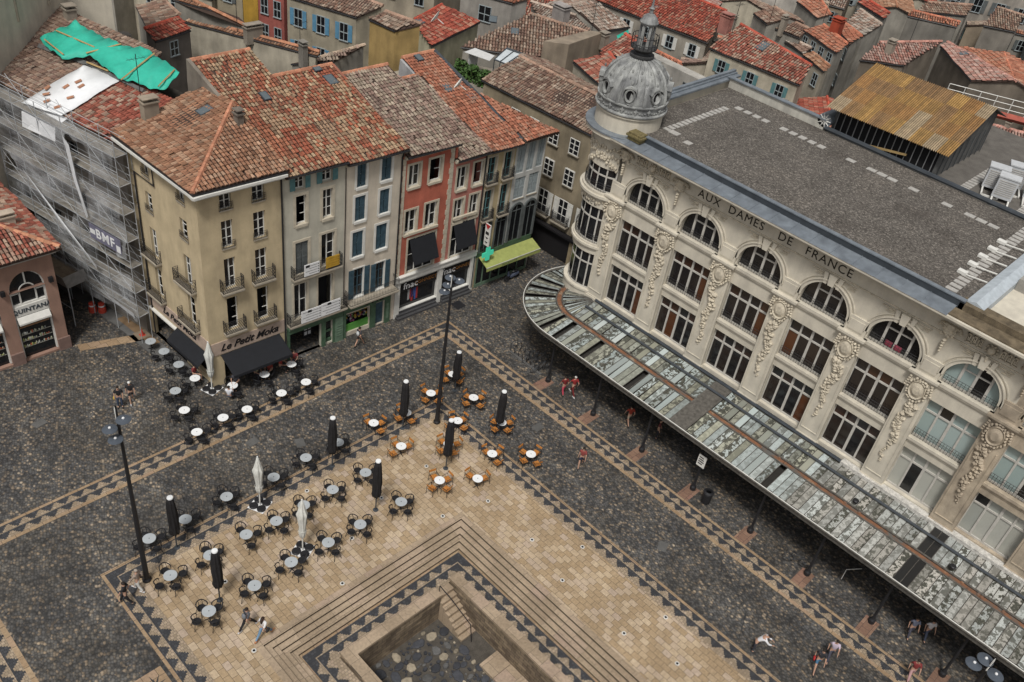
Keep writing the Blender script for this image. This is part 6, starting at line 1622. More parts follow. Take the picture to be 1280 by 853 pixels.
m.build('deck', mat('deck_planks', (.22, .20, .17), .85, .3, 3, fine=.1), sf)
# netting: real cloth with a see-through weave
mn, n, l, b = nt_new('netting_cloth'); b.inputs['Base Color'].default_value = (.47, .48, .49, 1); b.inputs['Roughness'].default_value = .8
nz = noise(n, l, .5, 5, scaled(n, l, (.7, .7, 1.6))); al = ramp(n, l, nz, [(.36, (.07,) * 3), (.50, (.22,) * 3), (.68, (.46,) * 3)])
l.new(al, b.inputs['Alpha']); MATS['netting_cloth'] = mn
R = random.Random(4)
for d0, s0, s1, z0, z1, nm in ((1.22, S0, S1, 1.9, 15.2, 'netting'),):
    V = []; Fc = []; nu, nv = 46, 26
    for j in range(nv + 1):
        for i in range(nu + 1):
            s = s0 + (s1 - s0) * i / nu; z = z0 + (z1 - z0) * j / nv
            V.append(FS(s, d0 + .12 * math.sin(s * 2.5) * math.sin(z * 1.6) + .12 * math.sin(s * 1.3 + z * 2.1) + R.uniform(-.06, .06), z + R.uniform(-.05, .05)))
    holes = lambda s, z: (abs((s - 7.5) * .45 + (z - 6.8)) < .55 and 4 < s < 12) or (s < 2 and 5.5 < z < 6.8) or (9.5 < s < 10.6 and 9 < z < 10.2) or (z < 2.8 and s > 5) or (1.5 < s < 3.6 and 11.6 < z < 14.2)
    for j in range(nv):
        for i in range(nu):
            s = s0 + (s1 - s0) * (i + .5) / nu; z = z0 + (z1 - z0) * (j + .5) / nv
            if holes(s, z): continue
            a = j * (nu + 1) + i; Fc.append((a, a + 1, a + nu + 2, a + nu + 1))
    m = MB(); m.add(V, Fc); m.build(nm, mn, sf)
for nm, pts in (('loose_sheet', [(3.6, 1.3, 14.0), (2.9, 1.5, 11.2), (2.5, 1.35, 8.6), (2.2, 1.4, 8.8), (2.5, 1.55, 11.4), (3.0, 1.35, 13.6)]), ('loose_sheet', [(8.5, 1.4, 9.4), (5.0, 1.5, 6.8), (2.2, 1.45, 4.8), (2.1, 1.5, 5.1), (5.1, 1.6, 7.3), (8.6, 1.5, 9.9)]), ('loose_sheet', [(-1.0, 1.3, 2.2), (3.5, 1.5, 3.2), (7.0, 1.4, 4.6), (7.0, 1.45, 4.85), (3.5, 1.6, 3.5), (-1.0, 1.4, 2.7)])):
    m = MB(); m.poly([FS(*p) for p in pts]); m.build(nm, mat('pale_sheet', (.52, .53, .54), .7, .2), sf)
# banner with the letters BMF
m = MB(); bx(m, FS, -.75, 2.3, 1.36, 1.40, 7.25, 8.35); bn = m.build('banner', mat('banner_violet', (.15, .145, .20), .8, .3), sf)
m = MB(); bx(m, FS, 1.75, 2.25, 1.402, 1.41, 7.65, 8.0); bx(m, FS, -.7, -.3, 1.402, 1.41, 7.3, 7.8); m.build('logo_patch', M_['white_sheet'], bn)
text_mesh('lettering', 'BMF', frame(FS(.75, 1.408, 7.8), tuple(-e), (0, 0, 1)), M_['white_sheet'], bn, .95, 0, .008, 1.15, .02)
# safety platform and chute at street level
m = MB(); c = [FS(s, d, z) for s, d, z in ((3.6, 1.3, 3.2), (7.8, 1.3, 3.2), (7.8, 2.9, 3.2), (3.6, 2.9, 3.2))]
m.poly(c); m.build('platform', mat('pallet_wood', (.20, .155, .11), .85, .3), sf)
m = MB()
for a, b in ((c[1], c[2]), (c[2], c[3]), (c[3], c[0])):
    m.ext([a, b, b + Vector((0, 0, 1.0)) + nn * .25, a + Vector((0, 0, 1.0)) + nn * .25], nn * .03)
m.build('fan_guard', mat('guard_sheet', (.27, .26, .25), .8, .25), sf)
m = MB()
for a in c[2:]: m.tube([a, (a.x, a.y, 0)], .04, 5)
m.tube([Vector((c[2].x, c[2].y, 1.5)), Vector((c[3].x, c[3].y, 1.5))], .03, 4); m.build('props', st, sf)
# white sheeting on the roof with loose tiles, and the green tarpaulin on battens
def cloth(name, poly, mt, lift, label, cat, nu=14):
    """sheet filled from a polygon, gently rippled and given a hem"""
    bm = bmesh.new(); vs = [bm.verts.new(p) for p in poly]; bm.faces.new(vs); bmesh.ops.triangulate(bm, faces=bm.faces[:])
    for _ in range(5): bmesh.ops.subdivide_edges(bm, edges=[x for x in bm.edges if x.calc_length() > .3], cuts=1, use_grid_fill=False)
    bmesh.ops.triangulate(bm, faces=bm.faces[:]); R = random.Random(len(poly))
    for v in bm.verts:
        x, y = v.co.x, v.co.y; v.co.z += lift * (math.sin(x * 1.9 + y * .7) * .5 + math.sin(y * 2.6 - x * .6) * .4 + .35 * math.sin(x * 5.1 + y * 2.2) + .3 * math.sin(y * 6.3 - x * 3) + R.uniform(-.12, .12))
    me = bpy.data.meshes.new(name); bm.to_mesh(me); bm.free(); me.materials.append(M_[mt]); me.polygons.foreach_set('use_smooth', [True] * len(me.polygons))
    o = bpy.data.objects.new(name, me); COL.objects.link(o); s = o.modifiers.new('thickness', 'SOLIDIFY'); s.thickness = .03
    return tag(o, label, cat)
wp = [(20.96, -19.33, 14.32), (20.43, -19.57, 14.44), (16.41, -20.11, 15.72), (15.22, -16.91, 15.85), (19.81, -16.11, 14.5)]
cloth('roof_sheet', wp, 'white_tarp', .04, 'white waterproof sheet spread over the stripped part of the scaffolded roof', 'sheet')
m = MB(); pl = [FS(8.3, 1.16, 14.4), FS(4.6, 1.16, 14.4), FS(4.6, 1.26, 13.2), FS(8.3, 1.3, 13.0)]
m.poly([FS(8.1, -.2, 14.42), FS(4.7, -.2, 14.45), FS(4.7, 1.0, 14.0), FS(8.1, 1.0, 13.9)]); m.poly([FS(8.1, 1.0, 13.9), FS(4.7, 1.0, 14.0), FS(4.7, 1.15, 13.1), FS(8.1, 1.15, 12.9)]); m.build('sheet_skirt', M_['white_tarp'], sf)
Rr = random.Random(12)
loose = None
for i, (x, y) in enumerate(((17.5, -18.6), (17.6, -18.0), (18.3, -18.7), (18.6, -17.4), (19.5, -18.9), (19.8, -18.2), (19.6, -17.1), (19.2, -19.5))):
    z = 14.3 + .3 * ((18.5 - x) * nn.x + (-11.4 - y) * nn.y) + .34
    if loose is None:
        m = MB(); n = 6
        m.add([(sx * .22, .12 * math.cos(PI * k / n), .10 * math.sin(PI * k / n)) for sx in (-1, 1) for k in range(n + 1)], [(k, k + 1, n + 2 + k, n + 1 + k) for k in range(n)])
        o = m.build('loose_tile', mat('loose_tile', (.36, .18, .11), .85, .25)); loose = o
    else: o = dup(loose)
    o.location = (x, y, z); o.rotation_euler = (0, .28, Rr.uniform(-.6, .6))
    tag(o, 'loose curved roof tile lying on the white roof sheet', 'roof tile', 'loose tiles on the white sheet')
for i, (a, b, lab) in enumerate((((16.2, -20.0, 15.95), (15.7, -18.0, 16.0), 'yellow timber batten on the upper edge of the white sheet'),)):
    m = MB(); m.tube([a, b], .07, 4); tag(m.build('timber_batten', M_['timber']), lab, 'batten')
gp = [(17.34, -24.41, 16.1), (14.65, -24.75, 16.9), (13.96, -19.75, 16.85), (12.90, -17.92, 17.0), (12.78, -13.98, 16.8), (14.32, -13.25, 16.3), (14.79, -14.13, 16.2), (15.65, -16.51, 16.15), (15.87, -20.15, 16.3), (17.27, -21.30, 15.95)]
cloth('tarpaulin', gp, 'green_tarp', .17, 'bright green tarpaulin held by timber battens over the open roof', 'tarpaulin')
m = MB()
for a, b in (((15.8, -16.0), (12.9, -17.0)), ((16.0, -20.4), (13.9, -19.6)), ((16.2, -24.4), (15.3, -20.6)), ((17.2, -24.0), (17.1, -21.4)), ((14.5, -13.6), (12.9, -14.4))):
    za = lambda p: 14.3 + .3 * ((18.5 - p[0]) * nn.x + (-11.4 - p[1]) * nn.y) + .80
    m = MB(); m.tube([(*a, za(a)), (*b, za(b))], .06, 4); o = m.build('timber_batten', M_['timber']); tag(o, 'timber batten lying across the green tarpaulin', 'batten', 'battens weighting the green tarpaulin')
m = MB(); m.tube([(17.4, -24.6, 15.6), (16.1, -20.3, 15.7)], .2, 4); m.tube([(16.1, -20.3, 15.75), (15.0, -14.6, 15.8)], .16, 4); m.build('open_edge', M_['grey_boards'], sc)
bg_chimney(sc, 14.4, -26.2, 16.2, 1.0, .7, .7)

# ---------------------------------------------------------------- pink jeweller's at the left edge
jw = root('jeweller_building', (26, -16, 0), 'low pink building with arched shop windows and a red hipped roof at the left edge', 'building')
FJ = Fac((0, -12.45, 0), (1, 0, 0), (0, 1, 0)); pk = (.30, .185, .14)
m = MB()
ops = [(24.0, 26.2, .15, 5.45), (27.0, 29.2, .15, 5.45)]
zsp = 5.45
wall_open(m, FJ, 23.3, 30.2, 0, zsp, ops, .3, 0, pk)
for a, b in ((23.3, 24.0), (26.2, 27.0), (29.2, 30.2)): m.quad(FJ(a, 0, zsp), FJ(b, 0, zsp), FJ(b, 0, 7.8), FJ(a, 0, 7.8), 0, pk)
for a, b, _, _ in ops:
    c, r = (a + b) / 2, (b - a) / 2; arc = [(c - r * math.cos(PI * k / 14), zsp + r * 1.22 * math.sin(PI * k / 14)) for k in range(15)]
    for p, q in zip(arc, arc[1:]): m.quad(FJ(p[0], 0, p[1]), FJ(q[0], 0, q[1]), FJ(q[0], 0, 7.8), FJ(p[0], 0, 7.8), 0, pk); m.quad(FJ(p[0], 0, p[1]), FJ(q[0], 0, q[1]), FJ(q[0], -.3, q[1]), FJ(p[0], -.3, p[1]), 0, pk)
m.quad((23.3, -12.45, 0), (23.3, -24, 0), (23.3, -24, 7.8), (23.3, -12.45, 7.8), 0, pk); m.quad((30.2, -12.45, 0), (30.2, -24, 0), (30.2, -24, 7.8), (30.2, -12.45, 7.8), 0, pk)
m.build('wall', M_['plaster'], jw)
for a, b in ((23.22, 24.0), (26.2, 27.0), (29.2, 30.2)):
    m = MB(); bx(m, FJ, a, b, .004, .14, 0, .95); m.build('plinth', mat('pink_granite', (.19, .125, .105), .7, .2), jw)
m = MB(); m.box(22.9, 30.4, -24, -12.0, 7.81, 8.0); m.box(23.05, 30.3, -24, -12.2, 7.62, 7.808); m.build('cornice', mat('grey_cornice', (.36, .34, .31), .85, .25), jw)
for a, b, z0, z1 in ops:
    c, r = (a + b) / 2, (b - a) / 2
    g = MB(); g.poly([FJ(a, -.28, .2), FJ(b, -.28, .2)] + [FJ(c + r * math.cos(PI * k / 14), -.28, zsp + r * 1.22 * math.sin(PI * k / 14)) for k in range(15)]); w = g.build('shop_window', M_['dark_glass'], jw)
    m = MB(); bx(m, FJ, a, a + .1, -.27, -.12, .2, zsp); bx(m, FJ, b - .1, b, -.27, -.12, .2, zsp); bx(m, FJ, a + .1, b - .1, -.27, -.1, 2.95, 3.1); bx(m, FJ, a + .1, b - .1, -.27, -.14, 4.3, 4.42)
    m.tube([FJ(c + r * .97 * math.cos(PI * k / 14), -.2, zsp + r * 1.18 * math.sin(PI * k / 14)) for k in range(15)], .06, 5)
    m.tube([FJ(c + r * .45 * math.cos(PI * k / 12), -.2, 5.25 + r * .5 * math.sin(PI * k / 12)) for k in range(13)], .05, 5)
    for s in (-.45, .45): bx(m, FJ, c + r * s - .045, c + r * s + .045, -.26, -.15, 4.42, 5.28)
    for s0, s1 in ((a + .1, c - r * .45), (c + r * .45, b - .1)): bx(m, FJ, s0, s1, -.26, -.15, 5.2, 5.28)
    bx(m, FJ, c - .04, c + .04, -.26, -.15, 5.85, 6.75); m.build('frame', M_['white_frame'], w)
    m = MB(); bx(m, FJ, a + .1, b - .1, -.2, -.06, 3.55, 4.3); sb = m.build('sign_board', M_['white_trim'], w)
    text_mesh('lettering', 'QUINTANA', frame(FJ(c, -.055, 3.92), (-1, 0, 0), (0, 0, 1)), mat('slate_letter', (.05, .06, .07), .6), sb, .44, 0, .02, 1.08, .014)
    m = MB(); m.ext([FJ(a + .1, -.06, 3.52), FJ(b - .1, -.06, 3.52), FJ(b - .1, .22, 3.15), FJ(a + .1, .22, 3.15)], (0, 0, -.12)); m.build('blind_box', M_['white_trim'], w)
    R = random.Random(int(a * 10)); m = MB()
    for row, (zz, dd) in enumerate(((.95, .30), (1.45, .5), (1.95, .7))):
        bx(m, FJ, a + .15, b - .15, -.28 - dd * .0 + .004, -.27 + .012, zz - .04, zz, 0, (.34, .33, .28))
        for k in range(26):
            s = R.uniform(a + .2, b - .2); c2 = R.choice([(.36, .36, .26), (.45, .46, .38), (.30, .33, .12), (.25, .26, .24), (.40, .40, .36)]) if R.random() < .85 else (.35, .1, .05)
            hh = R.uniform(.06, .26); m.blob(FJ(s, -.26, zz + hh / 2), .05, .03, hh / 2, 0, c2, 5)
    bx(m, FJ, a + .15, b - .15, -.275, -.262, 2.5, 2.62, 0, (.30, .17, .09)); m.build('display', M_['paint'], w)
c0, c1, c2, c3 = (22.75, -11.9, 8.02), (30.6, -11.9, 8.02), (30.6, -24, 8.02), (22.75, -24, 8.02)
tile_roof('roof', jw, [c1, c0, (25.3, -14.6, 9.05), (30.6, -14.6, 9.05)][0:4], 'redcream'); tile_roof('roof', jw, [c0, c3, (25.3, -24, 9.05), (25.3, -14.6, 9.05)], 'redcream', seed=3)
tile_roof('roof', jw, [(25.3, -14.55, 9.04), (30.6, -14.55, 9.04), (30.6, -24, 9.3), (25.3, -24, 9.3)], 'redcream', seed=6)
m = MB(); ridge(m, (22.85, -12.0, 8.1), (25.3, -14.6, 9.12), .15, (.46, .22, .13)); m.build('hip_tiles', M_['tile'], jw); bg_chimney(jw, 24.6, -15.2, 8.4, .8, .9, .5, (.40, .33, .26))
m = MB()
for s in (23.65, 26.6): bx(m, FJ, s - .13, s + .13, .01, .22, 5.55, 5.9)
m.build('wall_lamp', M_['iron'], jw)
hb = block('town_house', [(23.2, -24.2), (31, -24.2), (31, -34), (24.5, -34)], 0, 10.4, (.42, .40, .30), 'pale cream house behind the pink jeweller at the left edge')

for i, (pts, z, c, lab) in enumerate((([(12.2, -14), (8, -14), (8, -22), (12.6, -22)], 9.5, (.36, .29, .24), 'low pinkish yard wall behind the tallest front roof'), ([(7.9, -11.2), (3.3, -11.2), (2, -20), (7.9, -20)], 10.5, (.38, .34, .27), 'low beige rear wing behind the mottled front roofs'), ([(3.1, -10.9), (-4.3, -10.9), (-6, -19), (2, -19)], 11.0, (.20, .18, .15), 'low grey rear wing in front of the mustard house'), ([(-4.5, -13), (-8, -13), (-10, -19), (-6, -19)], 11.0, (.33, .29, .22), 'low beige rear wing behind the salmon front roof'))):
    b = block('rear_wing', pts, 0, z, c, lab)

def town_fill():
    R = random.Random(77); spots = [(Vector((sum(p[0] for p in b[1]) / 4, sum(p[1] for p in b[1]) / 4, 0)), 4.6) for b in BG] + [(Vector((-35, -9, 0)), 4), (Vector((-25, 20, 0)), 11), (Vector((-30, 32, 0)), 14), (Vector((-16, -5, 0)), 9), (Vector((-12, 20, 0)), 16), (Vector((-18, -16, 0)), 6), (Vector((-28, -15, 0)), 4), (Vector((-10, -38, 0)), 6), (Vector((20, -30, 0)), 14), (Vector((-1, -16, 0)), 10), (Vector((12, -18, 0)), 8)]
    combos = [(p, w, s, k) for k in (0, 1) for s in ('narrow', 'wide') for w in ('grey', 'beige', 'cream', 'brown') for p in ('orange', 'brown', 'pink', 'redcream', 'salmon', 'stone', 'pale', 'red')]
    R.shuffle(combos); names = dict(orange='tawny orange', brown='dark brown', pink='faded pink', redcream='red and cream', salmon='salmon', stone='mottled speckled', pale='pale', red='deep red'); wc = dict(grey=grey, beige=beige, cream=cream, brown=brown)
    n = 0; tries = 0
    while combos and tries < 9000:
        tries += 1; x, y = R.uniform(-125, 4), R.uniform(-80, 42)
        d = Vector((x, y, 8)) - Vector((39.7, 39.8, 42)); z = d.dot(Vector(_f)); u, v = 1139.66 * d.dot(Vector(_r)) / z, -1139.66 * d.dot(Vector(_u)) / z
        if not (-690 < u < 690 and -560 < v < -150) or (x > -21 and y > -23) or (y > 3 and x > -42): continue
        s = R.choice([c for c in combos])
        r = 3.6 if s[2] == 'narrow' else 5.2
        if any((c - Vector((x, y, 0))).length < r * .55 + q * .8 for c, q in spots): continue
        combos.remove(s); spots.append((Vector((x, y, 0)), r * .8)); a = R.choice([0, PI / 2]) + R.uniform(.2, .6); ze = R.uniform(7.4, 10.2)
        w, dp = (R.uniform(4.5, 6), R.uniform(6, 8)) if s[2] == 'narrow' else (R.uniform(8, 10.5), R.uniform(7, 9)); e = Vector((math.cos(a), math.sin(a), 0)); nn_ = Vector((-e.y, e.x, 0))
        if nn_.dot(Vector((39, 39, 0)) - Vector((x, y, 0))) > 0: nn_ = -nn_
        c = Vector((x, y, ze)); A = c - e * w / 2 - nn_ * dp / 2; B = c + e * w / 2 - nn_ * dp / 2; zr = Vector((0, 0, .3 * dp / 2))
        h = bg_house([tuple(A), tuple(B), tuple(B + nn_ * dp / 2 + zr), tuple(A + nn_ * dp / 2 + zr)], s[0], wc[s[1]], f'{s[2]} {s[1]} house, {names[s[0]]} tiled roof, {"one" if s[3] else "no"} chimney, old town behind', wins=dict(n=2 if s[2] == 'narrow' else 3, shut=R.choice([None, 'grey_paint', 'pale_shutter', 'teal_paint']), rows=1))
        if s[3]: bg_chimney(h, x + R.uniform(-1, 1), y + R.uniform(-1, 1), ze + .6, 1.2, .7, .5, R.choice([(.3, .26, .21), (.34, .15, .1), (.24, .22, .19)]))
        n += 1
town_fill()
# ================================================================== terrace furniture and street furniture
ORD = ['first', 'second', 'third', 'fourth', 'fifth', 'sixth', 'seventh', 'eighth', 'ninth', 'tenth', 'eleventh', 'twelfth', 'thirteenth', 'fourteenth']
mat('chair_black', (.016, .016, .018), .45, .2); mat('orange_wood', (.42, .17, .04), .55, .3, 9); mat('table_white', (.70, .71, .71), .35, .06); mat('table_grey', (.36, .385, .40), .3, .1, spec=.6)
mat('canvas_black', (.016, .015, .016), .85, .35, 5); mat('canvas_white', (.56, .56, .52), .85, .15, 4); mat('lamp_shade', (.07, .082, .10), .4, .15); mat('skin', (.42, .25, .17), .6, .1)
def circ(r, z, n=18, a0=0, a1=2 * PI, cy=0): return [(r * math.cos(a0 + (a1 - a0) * k / n), cy + r * math.sin(a0 + (a1 - a0) * k / n), z) for k in range(n + 1)]
def make_hoop_chair():
    rt = root('hoop_chair', (0, 0, 0), 'x', 'chair')          # faces +y
    m = MB(); m.lathe([(0, .43), (.225, .43), (.24, .445), (.225, .46), (0, .455)], n=14); m.build('seat', M_['chair_black'], rt)
    m = MB(); pts = []
    for k in range(17):
        t = PI * (1.0 + k / 16); pts.append((.30 * math.cos(t), .10 + .34 * math.sin(t), .70 + .14 * (-math.sin(t))))
    m.tube([(-.29, .14, .60)] + pts + [(.29, .14, .60)], .03, 6)
    m.tube([(-.19, -.10, .45), (-.2, -.22, .80)], .016, 5); m.tube([(.19, -.10, .45), (.2, -.22, .80)], .016, 5); m.tube([(0, -.19, .45), (0, -.24, .83)], .016, 5); m.build('backrest', M_['chair_black'], rt)
    for sx in (-1, 1):
        for sy in (-1, 1):
            m = MB(); m.tube([(sx * .15, sy * .15, .44), (sx * .23, sy * .24, 0)], .018, 5)
            if sy == 1: m.tube([(sx * .22, .10, .44), (sx * .29, .14, .62)], .013, 5)
            m.build('leg', M_['chair_black'], rt)
    return rt
def make_arm_chair():
    rt = root('arm_chair', (0, 0, 0), 'x', 'chair')
    m = MB()
    for i in range(4): m.box(-.21 + .107 * i, -.21 + .107 * i + .098, -.20, .22, .43, .455)
    m.build('seat', M_['orange_wood'], rt)
    m = MB(); m.ext([(-.235, -.24, .70), (.235, -.24, .70), (.235, -.27, .84), (-.235, -.27, .84)], (0, -.025, 0)); m.build('backrest', M_['orange_wood'], rt)
    m = MB()
    for sx in (-1, 1): m.tube([(sx * .25, -.26, .86), (sx * .25, -.2, .64), (sx * .25, .22, .64), (sx * .25, .22, .40)], .018, 5)
    m.tube([(-.25, .22, .42), (.25, .22, .42)], .016, 5); m.tube([(-.25, -.22, .42), (.25, -.22, .42)], .016, 5); m.build('arm_frame', M_['chair_black'], rt)
    for sx in (-1, 1):
        m = MB(); m.tube([(sx * .25, .22, .42), (sx * .25, .23, 0)], .016, 5); m.build('leg', M_['chair_black'], rt)
        m = MB(); m.tube([(sx * .25, -.2, .64), (sx * .25, -.26, 0)], .016, 5); m.build('leg', M_['chair_black'], rt)
    return rt
def make_table(r, top):
    rt = root('round_table', (0, 0, 0), 'x', 'table')
    m = MB(); m.lathe([(0, .742), (r - .01, .742), (r, .732), (r, .715), (r - .04, .71), (0, .71)], n=24); o = m.build('tabletop', M_[top], rt)
    m = MB(); m.lathe([(.012, .744), (.03, .744), (.03, .746), (0, .746)], n=8); m.build('cap', M_['iron'], o)
    m = MB(); m.lathe([(.035, .71), (.028, .1)], n=8); m.build('pedestal', M_['chair_black'], rt)
    m = MB()
    for k in range(4): t = PI / 4 + k * PI / 2; m.tube([(0, 0, .12), (.27 * math.cos(t), .27 * math.sin(t), .02)], [.03, .018], 5)
    m.build('base', M_['chair_black'], rt)
    return rt
SIDE = {0: 'lower-left', 90: 'lower-right', 180: 'upper-right', 270: 'upper-left'}
used = {}
def place(kind, maker, loc, rz, label, group):
    if kind not in used: used[kind] = maker(); o = used[kind]
    else: o = dup(used[kind])
    o.location = loc; o.rotation_euler = (0, 0, rz); o['label'] = label; o['group'] = group
    return o
def seat_ring(x, y, angs, dist, kind, maker, lab, group, skip=()):
    for a in angs:
        if a in skip: continue
        aa = math.radians(a + rnd.uniform(-11, 11)); d = dist + rnd.uniform(-.04, .10)
        place(kind, maker, (x + d * math.cos(aa), y + d * math.sin(aa), GZ), aa + PI / 2 + rnd.uniform(-.2, .2), lab.format(SIDE[a]), group)
GZ = .008
def img_x(p): d = Vector((p[0], p[1], 0)) - Vector((39.7, 39.8, 42)); return d.dot(Vector(_r)) / d.dot(Vector(_f))
ORANGE = [(4.54,5.65),(7.08,6.27),(5.01,8.33),(9.65,6.80),(7.42,9.40),(5.17,11.28),(11.97,6.30),(11.88,9.01),(9.34,10.66),(7.68,13.01),(5.69,14.56),(11.86,12.70),(9.89,14.03)]
three = {6: (90,), 7: (180,), 9: (180,), 11: (), 12: (0, 90)}
omit = {(11.97,6.30): (0,), (11.88,9.01): (90,), (7.68,13.01): (0,), (9.89,14.03): (0, 90), (9.65,6.80): (180,)}
for i, p in enumerate(sorted(ORANGE, key=img_x)):
    place('tw', lambda: make_table(.33, 'table_white'), (p[0], p[1], GZ), rnd.random() * 6, f'white-topped round table, {ORD[i]} from the left among those with orange chairs', 'white tables of the orange terrace')
    seat_ring(p[0], p[1], (0, 90, 180, 270), .60, 'oc', make_arm_chair, 'orange-seated black armchair, {} of the ' + ORD[i] + ' orange-chair table from the left', 'orange armchairs round the white tables', omit.get(p, ()))
BLACK = [(14.82,6.39),(15.03,9.47),(17.40,9.40),(14.80,12.62),(17.73,12.52),(17.15,6.29),(19.56,6.49),(22.49,6.17),(25.12,6.26),(27.27,6.31),(19.41,9.38),(21.28,9.42),(23.10,9.23),(25.34,9.28),(27.59,9.19),(24.58,12.44),(19.90,12.47),(22.24,12.34),(27.19,12.37)]
for ry, rn in ((6.3, 'row on the patterned border'), (9.3, 'middle row on tan paving'), (12.4, 'row nearest the steps')):
    for i, p in enumerate(sorted([q for q in BLACK if abs(q[1] - ry) < .6], key=lambda q: -q[0])):
        place('tg', lambda: make_table(.355, 'table_grey'), (p[0], p[1], GZ), rnd.random() * 6, f'grey round table, {ORD[i]} from the left in the {rn}', 'grey tables of the black-chair terrace')
        seat_ring(p[0], p[1], (0, 90, 180, 270), .60, 'hc', make_hoop_chair, 'black hoop chair, {} of the ' + ORD[i] + ' table from the left, ' + rn, 'black hoop chairs on the square', ((0,) if (p[0], ry) in ((25.12, 6.3), (23.10, 9.3)) else ()))
CAFE = [(19.19,-9.11,1),(18.99,-7.64,1),(18.88,-5.87,1),(18.74,-4.03,0),(20.34,-3.64,1),(20.79,-1.69,0),(17.18,-2.01,0),(21.16,0.50,0),(14.93,-1.77,0),(12.90,-1.64,0),(13.16,0.47,0),(15.07,0.46,0),(17.66,0.51,0),(19.25,0.30,0)]
cskip = {(19.19,-9.11): (0, 90, 180, 270), (18.99,-7.64): (180, 270), (18.88,-5.87): (180,), (18.74,-4.03): (180, 90), (17.18,-2.01): (0, 180), (14.93,-1.77): (270,), (12.90,-1.64): (0, 270)}
for i, p in enumerate(sorted(CAFE, key=img_x)):
    k = p[:2]
    place('tgc' if p[2] else 'twc', (lambda: make_table(.355, 'table_grey')) if p[2] else (lambda: make_table(.34, 'table_white')), (p[0], p[1], GZ), rnd.random() * 6, f"{'grey' if p[2] else 'white'} round cafe table, {ORD[i]} from the left in front of the ochre building", 'tables of the corner cafe')
    seat_ring(p[0], p[1], (0, 90, 180, 270), .60, 'hc', make_hoop_chair, 'black hoop chair, {} of the ' + ORD[i] + ' cafe-front table from the left', 'black hoop chairs of the corner cafe', cskip.get(k, ()))
# ---- closed parasols
def make_parasol(col, pointed):
    rt = root('closed_parasol', (0, 0, 0), 'x', 'parasol')
    m = MB(); m.lathe([(.17, 0), (.17, .03), (.04, .05)], n=10) if not pointed else None; m.tube([(0, 0, 0), (0, 0, 4.0)], .04, 8); m.build('pole', M_['zinc_dark'] if not pointed else M_['white_frame'], rt)
    if not pointed:
        pr = [(.05, 1.15), (.20, 1.2), (.27, 1.45), (.23, 1.75), (.25, 2.3), (.24, 3.0), (.20, 3.6), (.15, 3.98), (.0, 4.02)]
    else:
        pr = [(.05, 1.05), (.13, 1.15), (.20, 1.5), (.16, 1.75), (.19, 2.2), (.23, 2.7), (.28, 3.05), (.22, 3.2), (.12, 3.7), (.05, 4.05), (0, 4.1)]
    m = MB(); m.lathe(pr, n=40, mod=lambda t, z: 1 + .16 * math.sin(8 * t + z * 1.1) + .07 * math.sin(5 * t - z * 2)); m.build('canopy', M_[col], rt, smooth=True)
    m = MB(); m.lathe([(.235, 1.70), (.25, 1.73), (.235, 1.76)], n=14); m.build('strap', M_[col], rt)
    m = MB()
    if pointed: m.lathe([(.03, 4.08), (.045, 4.14), (0, 4.2)], n=8)
    else: m.lathe([(.0, 4.10), (.15, 4.09), (.17, 4.03), (.15, 4.0), (0, 3.99)], n=16)
    m.build('cap', M_['table_white'], rt)
    if pointed:
        m = MB(); m.box(-.52, .52, -.52, .52, .0, .025); b = m.build('ground_mat', M_['white_sheet'], rt)
        for k in range(4):
            x, y = (.26 if k % 2 else -.26), (.26 if k // 2 else -.26); m = MB(); m.lathe([(0, .12), (.23, .12), (.26, .1), (.26, .03)], (x, y, 0), 12); m.build('weight', M_['chair_black'], b)
    return rt
UB = [(4.99,6.45,3.5,'farthest black parasol, beside the uppermost orange-chair table'),(10.29,7.24,4.14,'black parasol on the border left of the tall lamp post'),(5.61,11.44,3.86,'black parasol on the cobbles at the right of the orange terrace'),(10.41,11.70,4.23,'black parasol in the middle of the orange terrace'),(15.90,7.27,4.14,'black parasol where the black-chair terrace meets the orange one, on the border'),(15.97,11.72,4.20,'black parasol on tan paving right of the two white ones'),(26.20,7.21,4.12,'black parasol on the border near the left lamp post'),(26.19,11.64,4.09,'black parasol on tan paving nearest the left lamp post')]
for x, y, h, lab in UB:
    o = place('ub', lambda: make_parasol('canvas_black', False), (x, y, GZ), rnd.random() * 6, lab, 'closed black parasols'); o.scale = (1, 1, h / 4.1)
for x, y, h, lab in ((21.03,7.30,3.97,'folded white parasol standing on the patterned border'),(20.98,11.56,4.16,'folded white parasol standing on the tan paving'),(18.03,-3.21,3.94,'folded white parasol at the corner of the ochre cafe')):
    o = place('uw', lambda: make_parasol('canvas_white', True), (x, y, GZ), .3 + rnd.random() * .3, lab, 'folded white parasols'); o.scale = (1, 1, h / 4.1)
